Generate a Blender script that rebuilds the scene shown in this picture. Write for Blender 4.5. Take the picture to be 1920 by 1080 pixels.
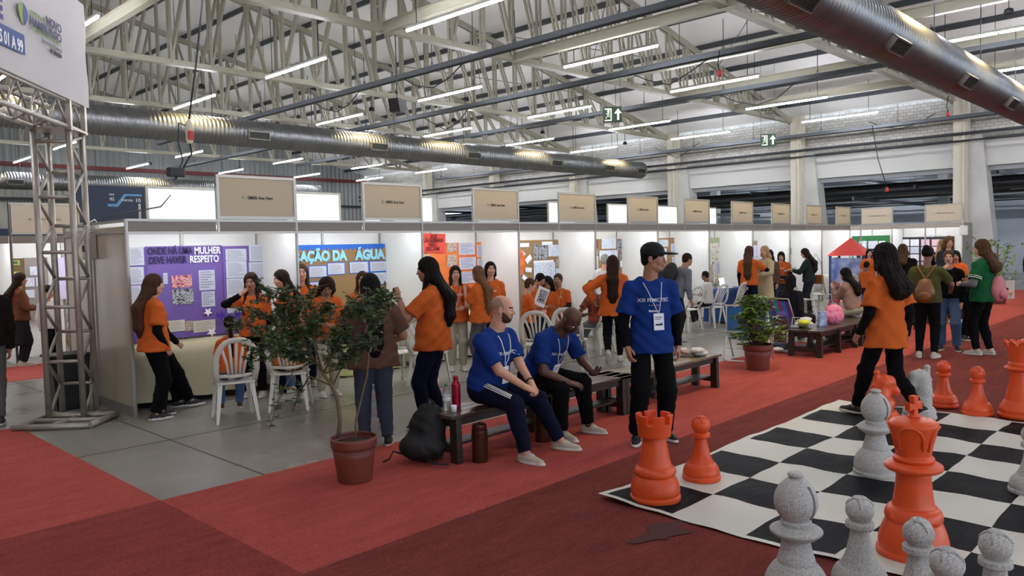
import bpy, math, random
import numpy as np
from mathutils import Vector, Matrix
from mathutils.bvhtree import BVHTree

for o in list(bpy.data.objects): bpy.data.objects.remove(o)
SC = bpy.context.scene
COL = SC.collection
rad = math.radians
ORD = ['first', 'second', 'third', 'fourth', 'fifth', 'sixth', 'seventh', 'eighth', 'ninth', 'tenth', 'eleventh', 'twelfth']

# ------------------------------------------------------------------ camera
FPX = 1455.0; PITCH = rad(3.05); ROLL = rad(-1.4); HEAD = rad(43.95); CAMH = 1.8
_Fh = Vector((math.cos(HEAD), math.sin(HEAD), 0)); _R0 = Vector((math.sin(HEAD), -math.cos(HEAD), 0)); _U = Vector((0, 0, 1))
FW = _Fh*math.cos(PITCH) - _U*math.sin(PITCH); _up = _Fh*math.sin(PITCH) + _U*math.cos(PITCH)
RT = _R0*math.cos(ROLL) + _up*math.sin(ROLL); UP = _up*math.cos(ROLL) - _R0*math.sin(ROLL)
cam = bpy.data.cameras.new('camera'); camo = bpy.data.objects.new('camera', cam); COL.objects.link(camo)
M = Matrix.Identity(4)
for i in range(3):
    M[i][0] = RT[i]; M[i][1] = UP[i]; M[i][2] = -FW[i]
M[2][3] = CAMH
camo.matrix_world = M
cam.sensor_width = 36; cam.lens = FPX/1920*36; cam.clip_end = 300; cam.clip_start = .05
SC.camera = camo

def at(px, py, z=0.0):
    """a spot on the floor (or at height z), read off the photograph once"""
    d = FW*FPX + RT*(px-960) - UP*(py-540)
    t = (z-CAMH)/d.z
    return Vector((d.x*t, d.y*t, z))

# ------------------------------------------------------------------ world, exposure
w = bpy.data.worlds.new('world'); SC.world = w; w.use_nodes = True
bg = w.node_tree.nodes['Background']; bg.inputs[0].default_value = (.75, .85, 1, 1); bg.inputs[1].default_value = 1.0
SC.view_settings.view_transform = 'Standard'; SC.view_settings.look = 'None'; SC.view_settings.gamma = 1
SC.view_settings.exposure = 2.12; SC.view_settings.use_curve_mapping = False
TUBE_E = 30.0; STRIP_E = 9.5; SPOT_W = 80.0; SIGN_E = .16

# ------------------------------------------------------------------ materials
def srgb(c):
    if isinstance(c, str):
        c = [int(c[i:i+2], 16)/255 for i in (0, 2, 4)]
    return tuple(((x/12.92) if x <= .04045 else ((x+.055)/1.055)**2.4) for x in c)
MATS = {}
def mat(name, c, rough=.6, metal=0.0, var=0.0, vs=6.0, bump=0.0, bs=60.0, emit=0.0, coat=0.0, trans=0.0, alpha=1.0, c2=None, stretch=(1, 1, 1), sheen=0.0, spec=.5, sss=0.0):
    if name in MATS: return MATS[name]
    m = bpy.data.materials.new(name); m.use_nodes = True; nt = m.node_tree; b = nt.nodes['Principled BSDF']
    col = srgb(c); b.inputs['Base Color'].default_value = (*col, 1)
    b.inputs['Roughness'].default_value = rough; b.inputs['Metallic'].default_value = metal
    b.inputs['Coat Weight'].default_value = coat; b.inputs['Transmission Weight'].default_value = trans
    b.inputs['Alpha'].default_value = alpha; b.inputs['Sheen Weight'].default_value = sheen
    b.inputs['Specular IOR Level'].default_value = spec
    if sss: b.inputs['Subsurface Weight'].default_value = sss; b.inputs['Subsurface Scale'].default_value = .02
    if emit:
        b.inputs['Emission Color'].default_value = (*col, 1); b.inputs['Emission Strength'].default_value = emit
    if var or bump or c2:
        tc = nt.nodes.new('ShaderNodeTexCoord'); mp = nt.nodes.new('ShaderNodeMapping'); mp.inputs['Scale'].default_value = stretch
        nt.links.new(tc.outputs['Object'], mp.inputs[0])
    if var or c2:
        n = nt.nodes.new('ShaderNodeTexNoise'); n.inputs['Scale'].default_value = vs; n.inputs['Detail'].default_value = 6
        nt.links.new(mp.outputs[0], n.inputs['Vector'])
        r = nt.nodes.new('ShaderNodeValToRGB')
        if c2: ca, cb = col, srgb(c2)
        else:
            ca = tuple(max(0, x*(1-var)) for x in col); cb = tuple(min(1, x*(1+var)) for x in col)
        r.color_ramp.elements[0].position = .3; r.color_ramp.elements[1].position = .7
        r.color_ramp.elements[0].color = (*ca, 1); r.color_ramp.elements[1].color = (*cb, 1)
        nt.links.new(n.outputs[0], r.inputs[0]); nt.links.new(r.outputs[0], b.inputs['Base Color'])
    if bump:
        n2 = nt.nodes.new('ShaderNodeTexNoise'); n2.inputs['Scale'].default_value = bs; n2.inputs['Detail'].default_value = 3
        nt.links.new(mp.outputs[0], n2.inputs['Vector'])
        bp = nt.nodes.new('ShaderNodeBump'); bp.inputs['Strength'].default_value = bump; bp.inputs['Distance'].default_value = .01
        nt.links.new(n2.outputs[0], bp.inputs['Height']); nt.links.new(bp.outputs[0], b.inputs['Normal'])
    MATS[name] = m
    return m

# ------------------------------------------------------------------ objects
def tag(o, label=None, cat=None, group=None, kind=None):
    if label: o['label'] = label
    if cat: o['category'] = cat
    if group: o['group'] = group
    if kind: o['kind'] = kind
    return o
def empty(name, loc=(0, 0, 0), rz=0.0, label=None, cat=None, group=None):
    o = bpy.data.objects.new(name, None); COL.objects.link(o); o.location = loc; o.rotation_euler = (0, 0, rz)
    o.empty_display_size = .1
    return tag(o, label, cat, group)
def link(name, me, parent=None, loc=(0, 0, 0), rot=(0, 0, 0), sc=(1, 1, 1)):
    o = bpy.data.objects.new(name, me); COL.objects.link(o); o.parent = parent
    o.location = loc; o.rotation_euler = rot; o.scale = sc
    return o
def copy_tree(o, loc=None, rz=None, parent=None):
    c = o.copy(); COL.objects.link(c); c.parent = parent
    if loc is not None: c.location = loc
    if rz is not None: c.rotation_euler = (0, 0, rz)
    for ch in list(o.children): copy_tree(ch, None, None, c)
    return c

class MB:
    """collects simple shapes, links them as one mesh"""
    def __init__(s): s.v = []; s.f = []; s.m = []; s.sm = []
    def add(s, vs, fs, mi=0, smooth=False):
        n = len(s.v); s.v += [tuple(v) for v in vs]; s.f += [tuple(i+n for i in f) for f in fs]; s.m += [mi]*len(fs); s.sm += [smooth]*len(fs)
        return s
    def box(s, c, d, mi=0, rz=0.0, R=None, bev=0.0):
        x, y, z = [q/2 for q in d]
        if bev <= 0:
            vs = [(i*x, j*y, k*z) for i in (-1, 1) for j in (-1, 1) for k in (-1, 1)]
            fs = [(0, 1, 3, 2), (4, 6, 7, 5), (0, 4, 5, 1), (2, 3, 7, 6), (0, 2, 6, 4), (1, 5, 7, 3)]
        else:
            b = min(bev, x*.9, y*.9, z*.9); vs = []; idx = {}
            for i in (-1, 1):
                for j in (-1, 1):
                    for k in (-1, 1):
                        idx[(i, j, k)] = len(vs)
                        vs += [(i*x, j*(y-b), k*(z-b)), (i*(x-b), j*y, k*(z-b)), (i*(x-b), j*(y-b), k*z)]
            I = lambda i, j, k, a: idx[(i, j, k)]+a
            fs = []
            for t in (-1, 1):
                fs.append([I(t, -1, -1, 0), I(t, 1, -1, 0), I(t, 1, 1, 0), I(t, -1, 1, 0)][::t])
                fs.append([I(-1, t, -1, 1), I(1, t, -1, 1), I(1, t, 1, 1), I(-1, t, 1, 1)][::-t])
                fs.append([I(-1, -1, t, 2), I(1, -1, t, 2), I(1, 1, t, 2), I(-1, 1, t, 2)][::t])
            for a in (-1, 1):
                for c2 in (-1, 1):
                    fs.append([I(a, c2, -1, 0), I(a, c2, -1, 1), I(a, c2, 1, 1), I(a, c2, 1, 0)][::(-1 if a*c2 > 0 else 1)][::-1])
                    fs.append([I(a, -1, c2, 0), I(a, -1, c2, 2), I(a, 1, c2, 2), I(a, 1, c2, 0)][::(1 if a*c2 > 0 else -1)][::-1])
                    fs.append([I(-1, a, c2, 1), I(-1, a, c2, 2), I(1, a, c2, 2), I(1, a, c2, 1)][::(-1 if a*c2 > 0 else 1)][::-1])
            for (i, j, k) in idx:
                f = [I(i, j, k, 0), I(i, j, k, 1), I(i, j, k, 2)]
                fs.append(f if i*j*k > 0 else f[::-1])
        Rm = R if R is not None else Matrix.Rotation(rz, 3, 'Z')
        c = Vector(c)
        return s.add([Rm @ Vector(v)+c for v in vs], fs, mi)
    def bar(s, p, q, w, h=None, mi=0, up=(0, 0, 1)):
        p = Vector(p); q = Vector(q); d = q-p; L = d.length; y = d/L; u = Vector(up)
        if abs(y.dot(u)) > .98: u = Vector((1, 0, 0))
        x = y.cross(u).normalized(); z = x.cross(y)
        R = Matrix((x, y, z)).transposed()
        return s.box((p+q)/2, (w, L, h or w), mi, R=R)
    def tube(s, pts, r, n=8, mi=0, closed=False, flat=None, up=(0, 0, 1)):
        """round (or flattened) tube along points; r number or list"""
        pts = [Vector(p) for p in pts]; N = len(pts); rs = r if isinstance(r, (list, tuple)) else [r]*N
        base = len(s.v); vs = []; px = None
        for i in range(N):
            if closed: t = pts[(i+1) % N]-pts[i-1]
            else: t = pts[min(i+1, N-1)]-pts[max(i-1, 0)]
            t.normalize()
            if px is None:
                u = Vector(up)
                if abs(t.dot(u)) > .95: u = Vector((1, 0, 0)) if abs(t.x) < .9 else Vector((0, 1, 0))
                px = t.cross(u).normalized()
            else:
                px = (px-t*px.dot(t)).normalized()
            py = t.cross(px)
            for k in range(n):
                a = 2*math.pi*k/n; e = (flat or 1)
                vs.append(pts[i]+px*math.cos(a)*rs[i]+py*math.sin(a)*rs[i]*e)
        fs = []
        for i in range(N if closed else N-1):
            for k in range(n):
                a = i*n+k; b = i*n+(k+1) % n; c2 = ((i+1) % N)*n+(k+1) % n; d = ((i+1) % N)*n+k
                fs.append((a, b, c2, d))
        s.add(vs, fs, mi, True)
        if not closed:
            s.f.append(tuple(base+k for k in range(n))[::-1]); s.f.append(tuple(base+(N-1)*n+k for k in range(n))); s.m += [mi, mi]; s.sm += [False, False]
        return s
    def lathe(s, prof, n=32, mi=0, c=(0, 0, 0), cap=True):
        c = Vector(c); base = len(s.v); vs = []; fs = []
        for r, z in prof:
            for k in range(n):
                a = 2*math.pi*k/n; vs.append(c+Vector((r*math.cos(a), r*math.sin(a), z)))
        for i in range(len(prof)-1):
            for k in range(n):
                fs.append((i*n+k, i*n+(k+1) % n, (i+1)*n+(k+1) % n, (i+1)*n+k))
        s.add(vs, fs, mi, True)
        if cap:
            s.f += [tuple(base+k for k in range(n))[::-1], tuple(base+(len(prof)-1)*n+k for k in range(n))]; s.m += [mi, mi]; s.sm += [False, False]
        return s
    def prism(s, poly, axis, a, b, mi=0):
        """poly of 2-D points extruded along axis ('x','y','z') from a to b"""
        def P(u, v, t): return {'x': (t, u, v), 'y': (u, t, v), 'z': (u, v, t)}[axis]
        n = len(poly); vs = [P(u, v, a) for u, v in poly]+[P(u, v, b) for u, v in poly]
        fs = [tuple(range(n))[::-1], tuple(range(n, 2*n))]+[(i, (i+1) % n, n+(i+1) % n, n+i) for i in range(n)]
        return s.add(vs, fs, mi)
    def mesh(s, name, mats):
        me = bpy.data.meshes.new(name); me.from_pydata(s.v, [], s.f)
        for m in (mats if isinstance(mats, (list, tuple)) else [mats]): me.materials.append(m)
        me.polygons.foreach_set('material_index', s.m); me.polygons.foreach_set('use_smooth', s.sm)
        me.update(); return me
    def build(s, name, mats, parent=None, loc=(0, 0, 0), rot=(0, 0, 0)):
        return link(name, s.mesh(name, mats), parent, loc, rot)

def struct(o): o['kind'] = 'structure'; return o
UNIT = {}
def unit_box(m, smooth=False):
    k = m.name
    if k not in UNIT: UNIT[k] = MB().box((0, 0, 0), (1, 1, 1)).mesh('bar_'+k, m)
    return UNIT[k]
def piece(name, m, c, d, parent=None, rz=0.0, mesh=None):
    return link(name, mesh or unit_box(m), parent, c, (0, 0, rz), d)
def piece_bar(name, m, p, q, w, h=None, parent=None, mesh=None):
    p = Vector(p); q = Vector(q); d = q-p; L = d.length; y = d/L; u = Vector((0, 0, 1))
    if abs(y.z) > .98: u = Vector((1, 0, 0))
    x = y.cross(u).normalized(); z = x.cross(y)
    R = Matrix((x, y, z)).transposed()
    return link(name, mesh or unit_box(m), parent, (p+q)/2, R.to_euler(), (w, L, h or w))

_tc = {}
def text_geo(s, size, extrude=0.0, bold=0.0, align='CENTER'):
    k = (s, size, extrude, bold, align)
    if k in _tc: return _tc[k]
    cu = bpy.data.curves.new('text', 'FONT'); cu.body = s; cu.size = size; cu.extrude = extrude; cu.offset = bold; cu.align_x = align; cu.align_y = 'CENTER'; cu.resolution_u = 3
    o = bpy.data.objects.new('text', cu); COL.objects.link(o)
    dg = bpy.context.evaluated_depsgraph_get()
    me = bpy.data.meshes.new_from_object(o.evaluated_get(dg))
    vs = [tuple(v.co) for v in me.vertices]; fs = [tuple(p.vertices) for p in me.polygons]
    bpy.data.objects.remove(o); bpy.data.curves.remove(cu); bpy.data.meshes.remove(me)
    _tc[k] = (vs, fs); return vs, fs
def text_obj(name, s, size, m, org, ux, uz, parent=None, extrude=0.0, bold=0.0, align='CENTER', width=None):
    """text lying in the plane ux, uz at org"""
    vs, fs = text_geo(s, size, extrude, bold, align)
    if width:
        wd = max(v[0] for v in vs)-min(v[0] for v in vs); k = width/wd
    else: k = 1
    ux = Vector(ux); uz = Vector(uz); n = ux.cross(uz); org = Vector(org)
    mb = MB(); mb.add([org+ux*(v[0]*k)+uz*v[1]+n*v[2] for v in vs], fs)
    return mb.build(name, m, parent)

# ------------------------------------------------------------------ implicit surfaces for bodies, clothes, horse heads
def surfnet(D, org, vox):
    s = D < 0
    c = s[:-1, :-1, :-1].astype(np.int8)
    n = np.zeros_like(c)
    offs = [(i, j, k) for i in (0, 1) for j in (0, 1) for k in (0, 1)]
    X, Y, Z = D.shape
    for i, j, k in offs: n += s[i:X-1+i, j:Y-1+j, k:Z-1+k]
    act = (n > 0) & (n < 8); idx = np.argwhere(act)
    if len(idx) == 0: return np.zeros((0, 3)), np.zeros((0, 4), int)
    acc = np.zeros((len(idx), 3)); cnt = np.zeros(len(idx))
    for a in offs:
        for ax in range(3):
            if a[ax] == 1: continue
            b = list(a); b[ax] = 1
            d0 = D[idx[:, 0]+a[0], idx[:, 1]+a[1], idx[:, 2]+a[2]]; d1 = D[idx[:, 0]+b[0], idx[:, 1]+b[1], idx[:, 2]+b[2]]
            cr = (d0 < 0) != (d1 < 0); den = np.where(cr, d0-d1, 1); t = np.where(cr, d0/den, 0)
            p = np.tile(np.array(a, float), (len(idx), 1)); p[:, ax] += t
            acc[cr] += p[cr]; cnt[cr] += 1
    V = (idx+acc/cnt[:, None])*vox+org
    vid = -np.ones(act.shape, int); vid[act] = np.arange(len(idx))
    F = []
    for ax in range(3):
        o1, o2 = [(1, 2), (2, 0), (0, 1)][ax]
        sl0 = [slice(None)]*3; sl1 = [slice(None)]*3; sl0[ax] = slice(0, -1); sl1[ax] = slice(1, None)
        cr = s[tuple(sl0)] != s[tuple(sl1)]; e = np.argwhere(cr)
        e = e[(e[:, o1] > 0) & (e[:, o2] > 0) & (e[:, o1] < D.shape[o1]-1) & (e[:, o2] < D.shape[o2]-1)]
        if not len(e): continue
        def cell(da, db):
            q = e.copy(); q[:, o1] += da; q[:, o2] += db; return vid[q[:, 0], q[:, 1], q[:, 2]]
        Q = np.stack([cell(-1, -1), cell(0, -1), cell(0, 0), cell(-1, 0)], 1)
        ins = s[e[:, 0], e[:, 1], e[:, 2]]
        Q[~ins] = Q[~ins][:, ::-1]; F.append(Q)
    F = np.concatenate(F); F = F[(F >= 0).all(1)]
    return V, F

class SDF:
    def __init__(s): s.p = []; s.disp = None
    def _a(s, lo, hi, f, k, op): s.p.append((np.array(lo, float), np.array(hi, float), f, k, op)); return s
    def cap(s, a, b, ra, rb=None, k=.02, op='u'):
        a = np.array(a, float); b = np.array(b, float); rb = ra if rb is None else rb; ab = b-a; L = max(ab@ab, 1e-9); r = max(ra, rb)
        def f(P):
            pa = P-a; t = np.clip(pa@ab/L, 0, 1); return np.linalg.norm(pa-t[..., None]*ab, axis=-1)-(ra+(rb-ra)*t)
        return s._a(np.minimum(a, b)-r, np.maximum(a, b)+r, f, k, op)
    def ell(s, c, r, Mx=None, k=.02, op='u'):
        c = np.array(c, float); r = np.array(r, float); R = np.array(Mx, float) if Mx is not None else np.eye(3)  # rows: local axes
        def f(P):
            q = (P-c)@R.T; k0 = np.linalg.norm(q/r, axis=-1); k1 = np.linalg.norm(q/(r*r), axis=-1)+1e-9; return k0*(k0-1)/k1
        m = r.max(); return s._a(c-m, c+m, f, k, op)
    def econe(s, a, b, ra, rb, R=None, k=.012, op='u'):
        """flat-ended elliptical cone a->b; ra, rb = (rx, ry); R rows = x,y axes across"""
        a = np.array(a, float); b = np.array(b, float); ab = b-a; L = np.linalg.norm(ab); z = ab/L
        if R is None:
            x = np.cross(z, [0, 1, 0.]);
            if np.linalg.norm(x) < .1: x = np.cross(z, [1, 0, 0.])
            x /= np.linalg.norm(x)
        else:
            x = np.array(R[0], float); x = x-z*(x@z); x /= np.linalg.norm(x)
        y = np.cross(z, x)
        def f(P):
            q = P-a; t = q@z; u = np.clip(t/L, 0, 1); rx = ra[0]+(rb[0]-ra[0])*u; ry = ra[1]+(rb[1]-ra[1])*u
            qx = q@x; qy = q@y; e = np.sqrt((qx/rx)**2+(qy/ry)**2); m = np.minimum(rx, ry)
            return np.maximum((e-1)*m, np.maximum(-t, t-L))
        m = max(*ra, *rb); return s._a(np.minimum(a, b)-m, np.maximum(a, b)+m, f, k, op)
    def mesh(s, vox, pad=None):
        pr = [p for p in s.p if p[4] == 'u']
        lo = np.min([p[0] for p in pr], 0)-3*vox; hi = np.max([p[1] for p in pr], 0)+3*vox
        n = np.ceil((hi-lo)/vox).astype(int)+1
        ax = [lo[i]+vox*np.arange(n[i]) for i in range(3)]
        D = np.full(tuple(n), 1.0)
        for (a, b, f, k, op) in s.p:
            m = k+2.5*vox
            i0 = np.clip(np.floor((a-m-lo)/vox).astype(int), 0, n); i1 = np.clip(np.ceil((b+m-lo)/vox).astype(int)+1, 0, n)
            if (i1 <= i0).any(): continue
            sl = tuple(slice(i0[q], i1[q]) for q in range(3))
            P = np.stack(np.meshgrid(*[ax[q][sl[q]] for q in range(3)], indexing='ij'), -1)
            d = f(P); E = D[sl]
            if op == 'u':
                h = np.clip(.5+.5*(E-d)/k, 0, 1); D[sl] = E*(1-h)+d*h-k*h*(1-h)
            else:
                d = -d; h = np.clip(.5-.5*(E-d)/k, 0, 1); D[sl] = E*(1-h)+d*h+k*h*(1-h)
        if s.disp is not None:
            P = np.stack(np.meshgrid(*ax, indexing='ij'), -1); D = D+s.disp(P)
        return surfnet(D, lo, vox)

def np_mesh(name, parts, mats, smooth=True):
    """parts: list of (V, F, material index array or int) joined in one mesh"""
    Vs = []; Fs = []; Ms = []; n = 0
    for V, F, mi in parts:
        if len(V) == 0: continue
        Vs.append(V); Fs.append(F+n); n += len(V); Ms.append(np.full(len(F), mi) if np.isscalar(mi) else mi)
    me = bpy.data.meshes.new(name)
    if not Vs: return me
    V = np.concatenate(Vs); F = np.concatenate(Fs); Mi = np.concatenate(Ms).astype(np.int32)
    me.vertices.add(len(V)); me.vertices.foreach_set('co', V.astype(np.float32).ravel())
    me.loops.add(F.size); me.loops.foreach_set('vertex_index', F.astype(np.int32).ravel())
    me.polygons.add(len(F)); me.polygons.foreach_set('loop_start', np.arange(0, F.size, 4, dtype=np.int32))
    me.polygons.foreach_set('material_index', Mi)
    me.polygons.foreach_set('use_smooth', np.ones(len(F), bool))
    for m in mats: me.materials.append(m)
    me.update(calc_edges=True); me.validate(); return me
# ================================================================== SETTING
random.seed(3)
M_white = mat('white_paint', 'c9c9c4', .55, var=.06, vs=2)
M_steel = mat('painted_steel', 'a19c8b', .45, .1, var=.08, vs=3)
M_steel2 = mat('painted_steel_beam', 'a5a18f', .45, .1)
M_dark = mat('dark_steel', '2f3236', .5, .3)
M_tray = mat('galvanised_tray', '4c5054', .45, .5)
M_alu = mat('aluminium', 'a8a39b', .35, .85, var=.08, vs=8)
M_alu2 = mat('stand_profile', 'b0aca4', .4, .7)
M_black = mat('black_plastic', '101012', .5)
M_panel = mat('white_stand_panel', 'e6e4de', .32, var=.03, vs=2)
M_sign = mat('beige_sign_board', 'b8a98f', .55)
M_fascia = mat('fascia_board', '82786f', .5)
M_paper = mat('paper', 'e8e8ea', .7)
M_ink = mat('black_ink', '1a1a1c', .7)
M_conc = mat('white_concrete', 'b9b9b4', .8, var=.1, vs=1.5, bump=.1, bs=8)
M_beige = mat('beige_plaster', 'c3bdab', .7, var=.05, vs=2)
M_grey = mat('grey_beam', '9ea1a2', .6, var=.06, vs=1)

# concrete floor with joints and stains
mf = mat('concrete_floor', '8c877c', .3); nt = mf.node_tree; b = nt.nodes['Principled BSDF']
tc = nt.nodes.new('ShaderNodeTexCoord')
def noise(sc, det=6, vec=None, dist=0.0):
    n = nt.nodes.new('ShaderNodeTexNoise'); n.inputs['Scale'].default_value = sc; n.inputs['Detail'].default_value = det; n.inputs['Distortion'].default_value = dist
    nt.links.new(vec or tc.outputs['Object'], n.inputs['Vector']); return n
def ramp(src, stops):
    r = nt.nodes.new('ShaderNodeValToRGB'); nt.links.new(src, r.inputs[0])
    while len(r.color_ramp.elements) < len(stops): r.color_ramp.elements.new(.5)
    for e, (p, c) in zip(r.color_ramp.elements, stops): e.position = p; e.color = (*srgb(c), 1) if isinstance(c, str) else (c, c, c, 1)
    return r
def mix(a, b_, fac, mode='MIX'):
    m = nt.nodes.new('ShaderNodeMix'); m.data_type = 'RGBA'; m.blend_type = mode
    if isinstance(fac, float): m.inputs[0].default_value = fac
    else: nt.links.new(fac, m.inputs[0])
    nt.links.new(a, m.inputs[6])
    if isinstance(b_, tuple): m.inputs[7].default_value = b_
    else: nt.links.new(b_, m.inputs[7])
    return m.outputs[2]
n1 = noise(.5, 8); n2 = noise(5, 8); n3 = noise(.9, 4)
c1 = ramp(n1.outputs[0], [(.3, '756f62'), (.5, '89847a'), (.7, '9c998f')]); c2 = ramp(n2.outputs[0], [(.3, .85), (.7, 1.0)])
cc = mix(c1.outputs[0], c2.outputs[0], .6, 'MULTIPLY')
nt.links.new(cc, b.inputs['Base Color'])
rr = ramp(n3.outputs[0], [(.35, .24), (.65, .4)]); nt.links.new(rr.outputs[0], b.inputs['Roughness'])
bp = nt.nodes.new('ShaderNodeBump'); bp.inputs['Strength'].default_value = .06; nt.links.new(n2.outputs[0], bp.inputs['Height']); nt.links.new(bp.outputs[0], b.inputs['Normal'])

struct(MB().box((11, 14, -.1), (86, 66, .2)).build('floor', mf))
floor = bpy.data.objects['floor']
M_joint = mat('floor_joint', '4e4a43', .8)
for k, X in enumerate((-2.4, 3.05, 8.5, 13.95, 19.4, 24.85)):
    piece('joint', M_joint, (X, 17, .0012), (.014, 50, .002), floor)
for Y in (-3.6, 2.0, 7.62, 12.9, 18.3, 23.7, 29):
    piece('joint', M_joint, (10, Y, .0012), (64, .014, .002), floor)

# carpets
def carpet_mat(name, ca, cb, ang=0.0):
    m = mat(name, ca, 1.0, spec=.1); nt = m.node_tree; b = nt.nodes['Principled BSDF']
    tc = nt.nodes.new('ShaderNodeTexCoord'); mp = nt.nodes.new('ShaderNodeMapping'); mp.inputs['Scale'].default_value = (1, 4, 1); mp.inputs['Rotation'].default_value = (0, 0, ang)
    nt.links.new(tc.outputs['Object'], mp.inputs[0])
    a = nt.nodes.new('ShaderNodeTexNoise'); a.inputs['Scale'].default_value = 1.6; a.inputs['Detail'].default_value = 9; a.inputs['Roughness'].default_value = .75; nt.links.new(mp.outputs[0], a.inputs['Vector'])
    r = nt.nodes.new('ShaderNodeValToRGB'); r.color_ramp.elements[0].position = .35; r.color_ramp.elements[1].position = .65
    r.color_ramp.elements[0].color = (*srgb(ca), 1); r.color_ramp.elements[1].color = (*srgb(cb), 1)
    nt.links.new(a.outputs[0], r.inputs[0])
    g_ = nt.nodes.new('ShaderNodeTexNoise'); g_.inputs['Scale'].default_value = 90; g_.inputs['Detail'].default_value = 4; nt.links.new(tc.outputs['Object'], g_.inputs['Vector'])
    gr = nt.nodes.new('ShaderNodeMapRange'); gr.inputs[1].default_value = .3; gr.inputs[2].default_value = .7; gr.inputs[3].default_value = .72; gr.inputs[4].default_value = 1.2; nt.links.new(g_.outputs[0], gr.inputs[0])
    vm = nt.nodes.new('ShaderNodeVectorMath'); vm.operation = 'SCALE'; nt.links.new(r.outputs[0], vm.inputs[0]); nt.links.new(gr.outputs[0], vm.inputs['Scale']); nt.links.new(vm.outputs[0], b.inputs['Base Color'])
    f = nt.nodes.new('ShaderNodeTexNoise'); f.inputs['Scale'].default_value = 220; f.inputs['Detail'].default_value = 2; nt.links.new(tc.outputs['Object'], f.inputs['Vector'])
    ad = nt.nodes.new('ShaderNodeMath'); ad.operation = 'ADD'; nt.links.new(f.outputs[0], ad.inputs[0]); nt.links.new(a.outputs[0], ad.inputs[1])
    bp = nt.nodes.new('ShaderNodeBump'); bp.inputs['Strength'].default_value = .35; bp.inputs['Distance'].default_value = .01
    nt.links.new(ad.outputs[0], bp.inputs['Height']); nt.links.new(bp.outputs[0], b.inputs['Normal'])
    return m
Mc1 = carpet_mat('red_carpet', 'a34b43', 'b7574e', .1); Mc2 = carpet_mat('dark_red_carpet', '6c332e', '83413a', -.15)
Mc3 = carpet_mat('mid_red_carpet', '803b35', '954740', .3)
def carpet(x0, x1, y0, y1, m, label, z=.006):
    mb = MB(); nx = max(2, int((x1-x0)*2)); ny = max(2, int((y1-y0)*2)); vs = []; fs = []
    for i in range(nx+1):
        for j in range(ny+1):
            x = x0+(x1-x0)*i/nx; y = y0+(y1-y0)*j/ny
            e = 0 if i in (0, nx) or j in (0, ny) else .0022*(1+math.sin(x*2.3+y*5)*math.sin(y*3.1+1.3*x))
            vs.append((x, y, z+e))
    for i in range(nx):
        for j in range(ny):
            a = i*(ny+1)+j; fs.append((a, a+ny+1, a+ny+2, a+1))
    n = len(vs); mb.add(vs, fs, 0, True)
    mb.box(((x0+x1)/2, (y0+y1)/2, z/2-.0005), (x1-x0, y1-y0, z-.001))
    tag(mb.build('carpet', m), label, 'carpet')
carpet(2.22, 29.5, 3.81, 5.77, Mc1, 'bright red carpet strip running under the benches beside the concrete floor')
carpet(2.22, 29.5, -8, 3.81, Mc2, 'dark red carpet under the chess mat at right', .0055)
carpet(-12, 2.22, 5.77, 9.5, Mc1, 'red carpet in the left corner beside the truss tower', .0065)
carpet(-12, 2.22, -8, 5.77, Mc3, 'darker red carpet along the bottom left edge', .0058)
carpet(-6, 9.0, 13.15, 14.95, Mc1, 'red carpet strip in the far left aisle behind the truss tower', .005)

# far wall (X = 30) with columns, band beam, brickwork
M_brick = mat('painted_brickwork', 'a5a39d', .8); nt = M_brick.node_tree; b = nt.nodes['Principled BSDF']
tc = nt.nodes.new('ShaderNodeTexCoord'); mp = nt.nodes.new('ShaderNodeMapping'); mp.inputs['Rotation'].default_value = (rad(90), 0, rad(90))
nt.links.new(tc.outputs['Object'], mp.inputs[0])
sx = nt.nodes.new('ShaderNodeSeparateXYZ'); cb_ = nt.nodes.new('ShaderNodeCombineXYZ'); nt.links.new(tc.outputs['Object'], sx.inputs[0])
nt.links.new(sx.outputs['Y'], cb_.inputs['X']); nt.links.new(sx.outputs['Z'], cb_.inputs['Y'])
br = nt.nodes.new('ShaderNodeTexBrick'); br.inputs['Scale'].default_value = 2.2; br.inputs['Mortar Size'].default_value = .02
br.inputs['Color1'].default_value = (*srgb('b4b2ac'), 1); br.inputs['Color2'].default_value = (*srgb('9f9c95'), 1); br.inputs['Mortar'].default_value = (*srgb('83807a'), 1)
nt.links.new(cb_.outputs[0], br.inputs['Vector']); nt.links.new(br.outputs['Color'], b.inputs['Base Color'])
bp = nt.nodes.new('ShaderNodeBump'); bp.inputs['Strength'].default_value = .6; bp.inputs['Distance'].default_value = .02; bp.invert = True
nt.links.new(br.outputs['Fac'], bp.inputs['Height']); nt.links.new(bp.outputs[0], b.inputs['Normal'])
Xw = 30.0; YS = [-9.2, -3.6, 2.0, 7.6, 13.3, 18.9, 24.5, 30.1, 35.7, 41.3]
RIDGE_X = 5.0; EAVE = 6.62; SL = .22
def roofz(x): return EAVE+SL*(30-x) if x > RIDGE_X else EAVE+SL*(30-RIDGE_X)-SL*(RIDGE_X-x)
struct(MB().box((30.3, 14, 5.9), (.3, 64, 1.7)).build('wall_far', M_brick))
wf = bpy.data.objects['wall_far']
piece('band_beam', M_conc, (30.25, 14, 4.57), (.5, 64, .86), wf)
piece('ledge', M_dark, (30.02, 14, 5.04), (.14, 64, .09), wf)
piece('soffit_beam', M_grey, (30.35, 14, 4.06), (.3, 64, .16), wf)
for Y in YS[:-1]:
    g = piece('column', M_beige, (29.82, Y-.24, 3.3), (.4, .42, 6.6), wf)
    MB().prism([(Y-.42, 5.15), (Y-.85, 5.15), (Y-1.35, 0), (Y-.42, 0)], 'x', 29.85, 30.5).build('buttress', M_conc, wf)
    MB().tube([(29.58, Y-.36, .1), (29.58, Y-.36, 6.4)], .055, 8).build('downpipe', M_beige, wf)
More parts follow.
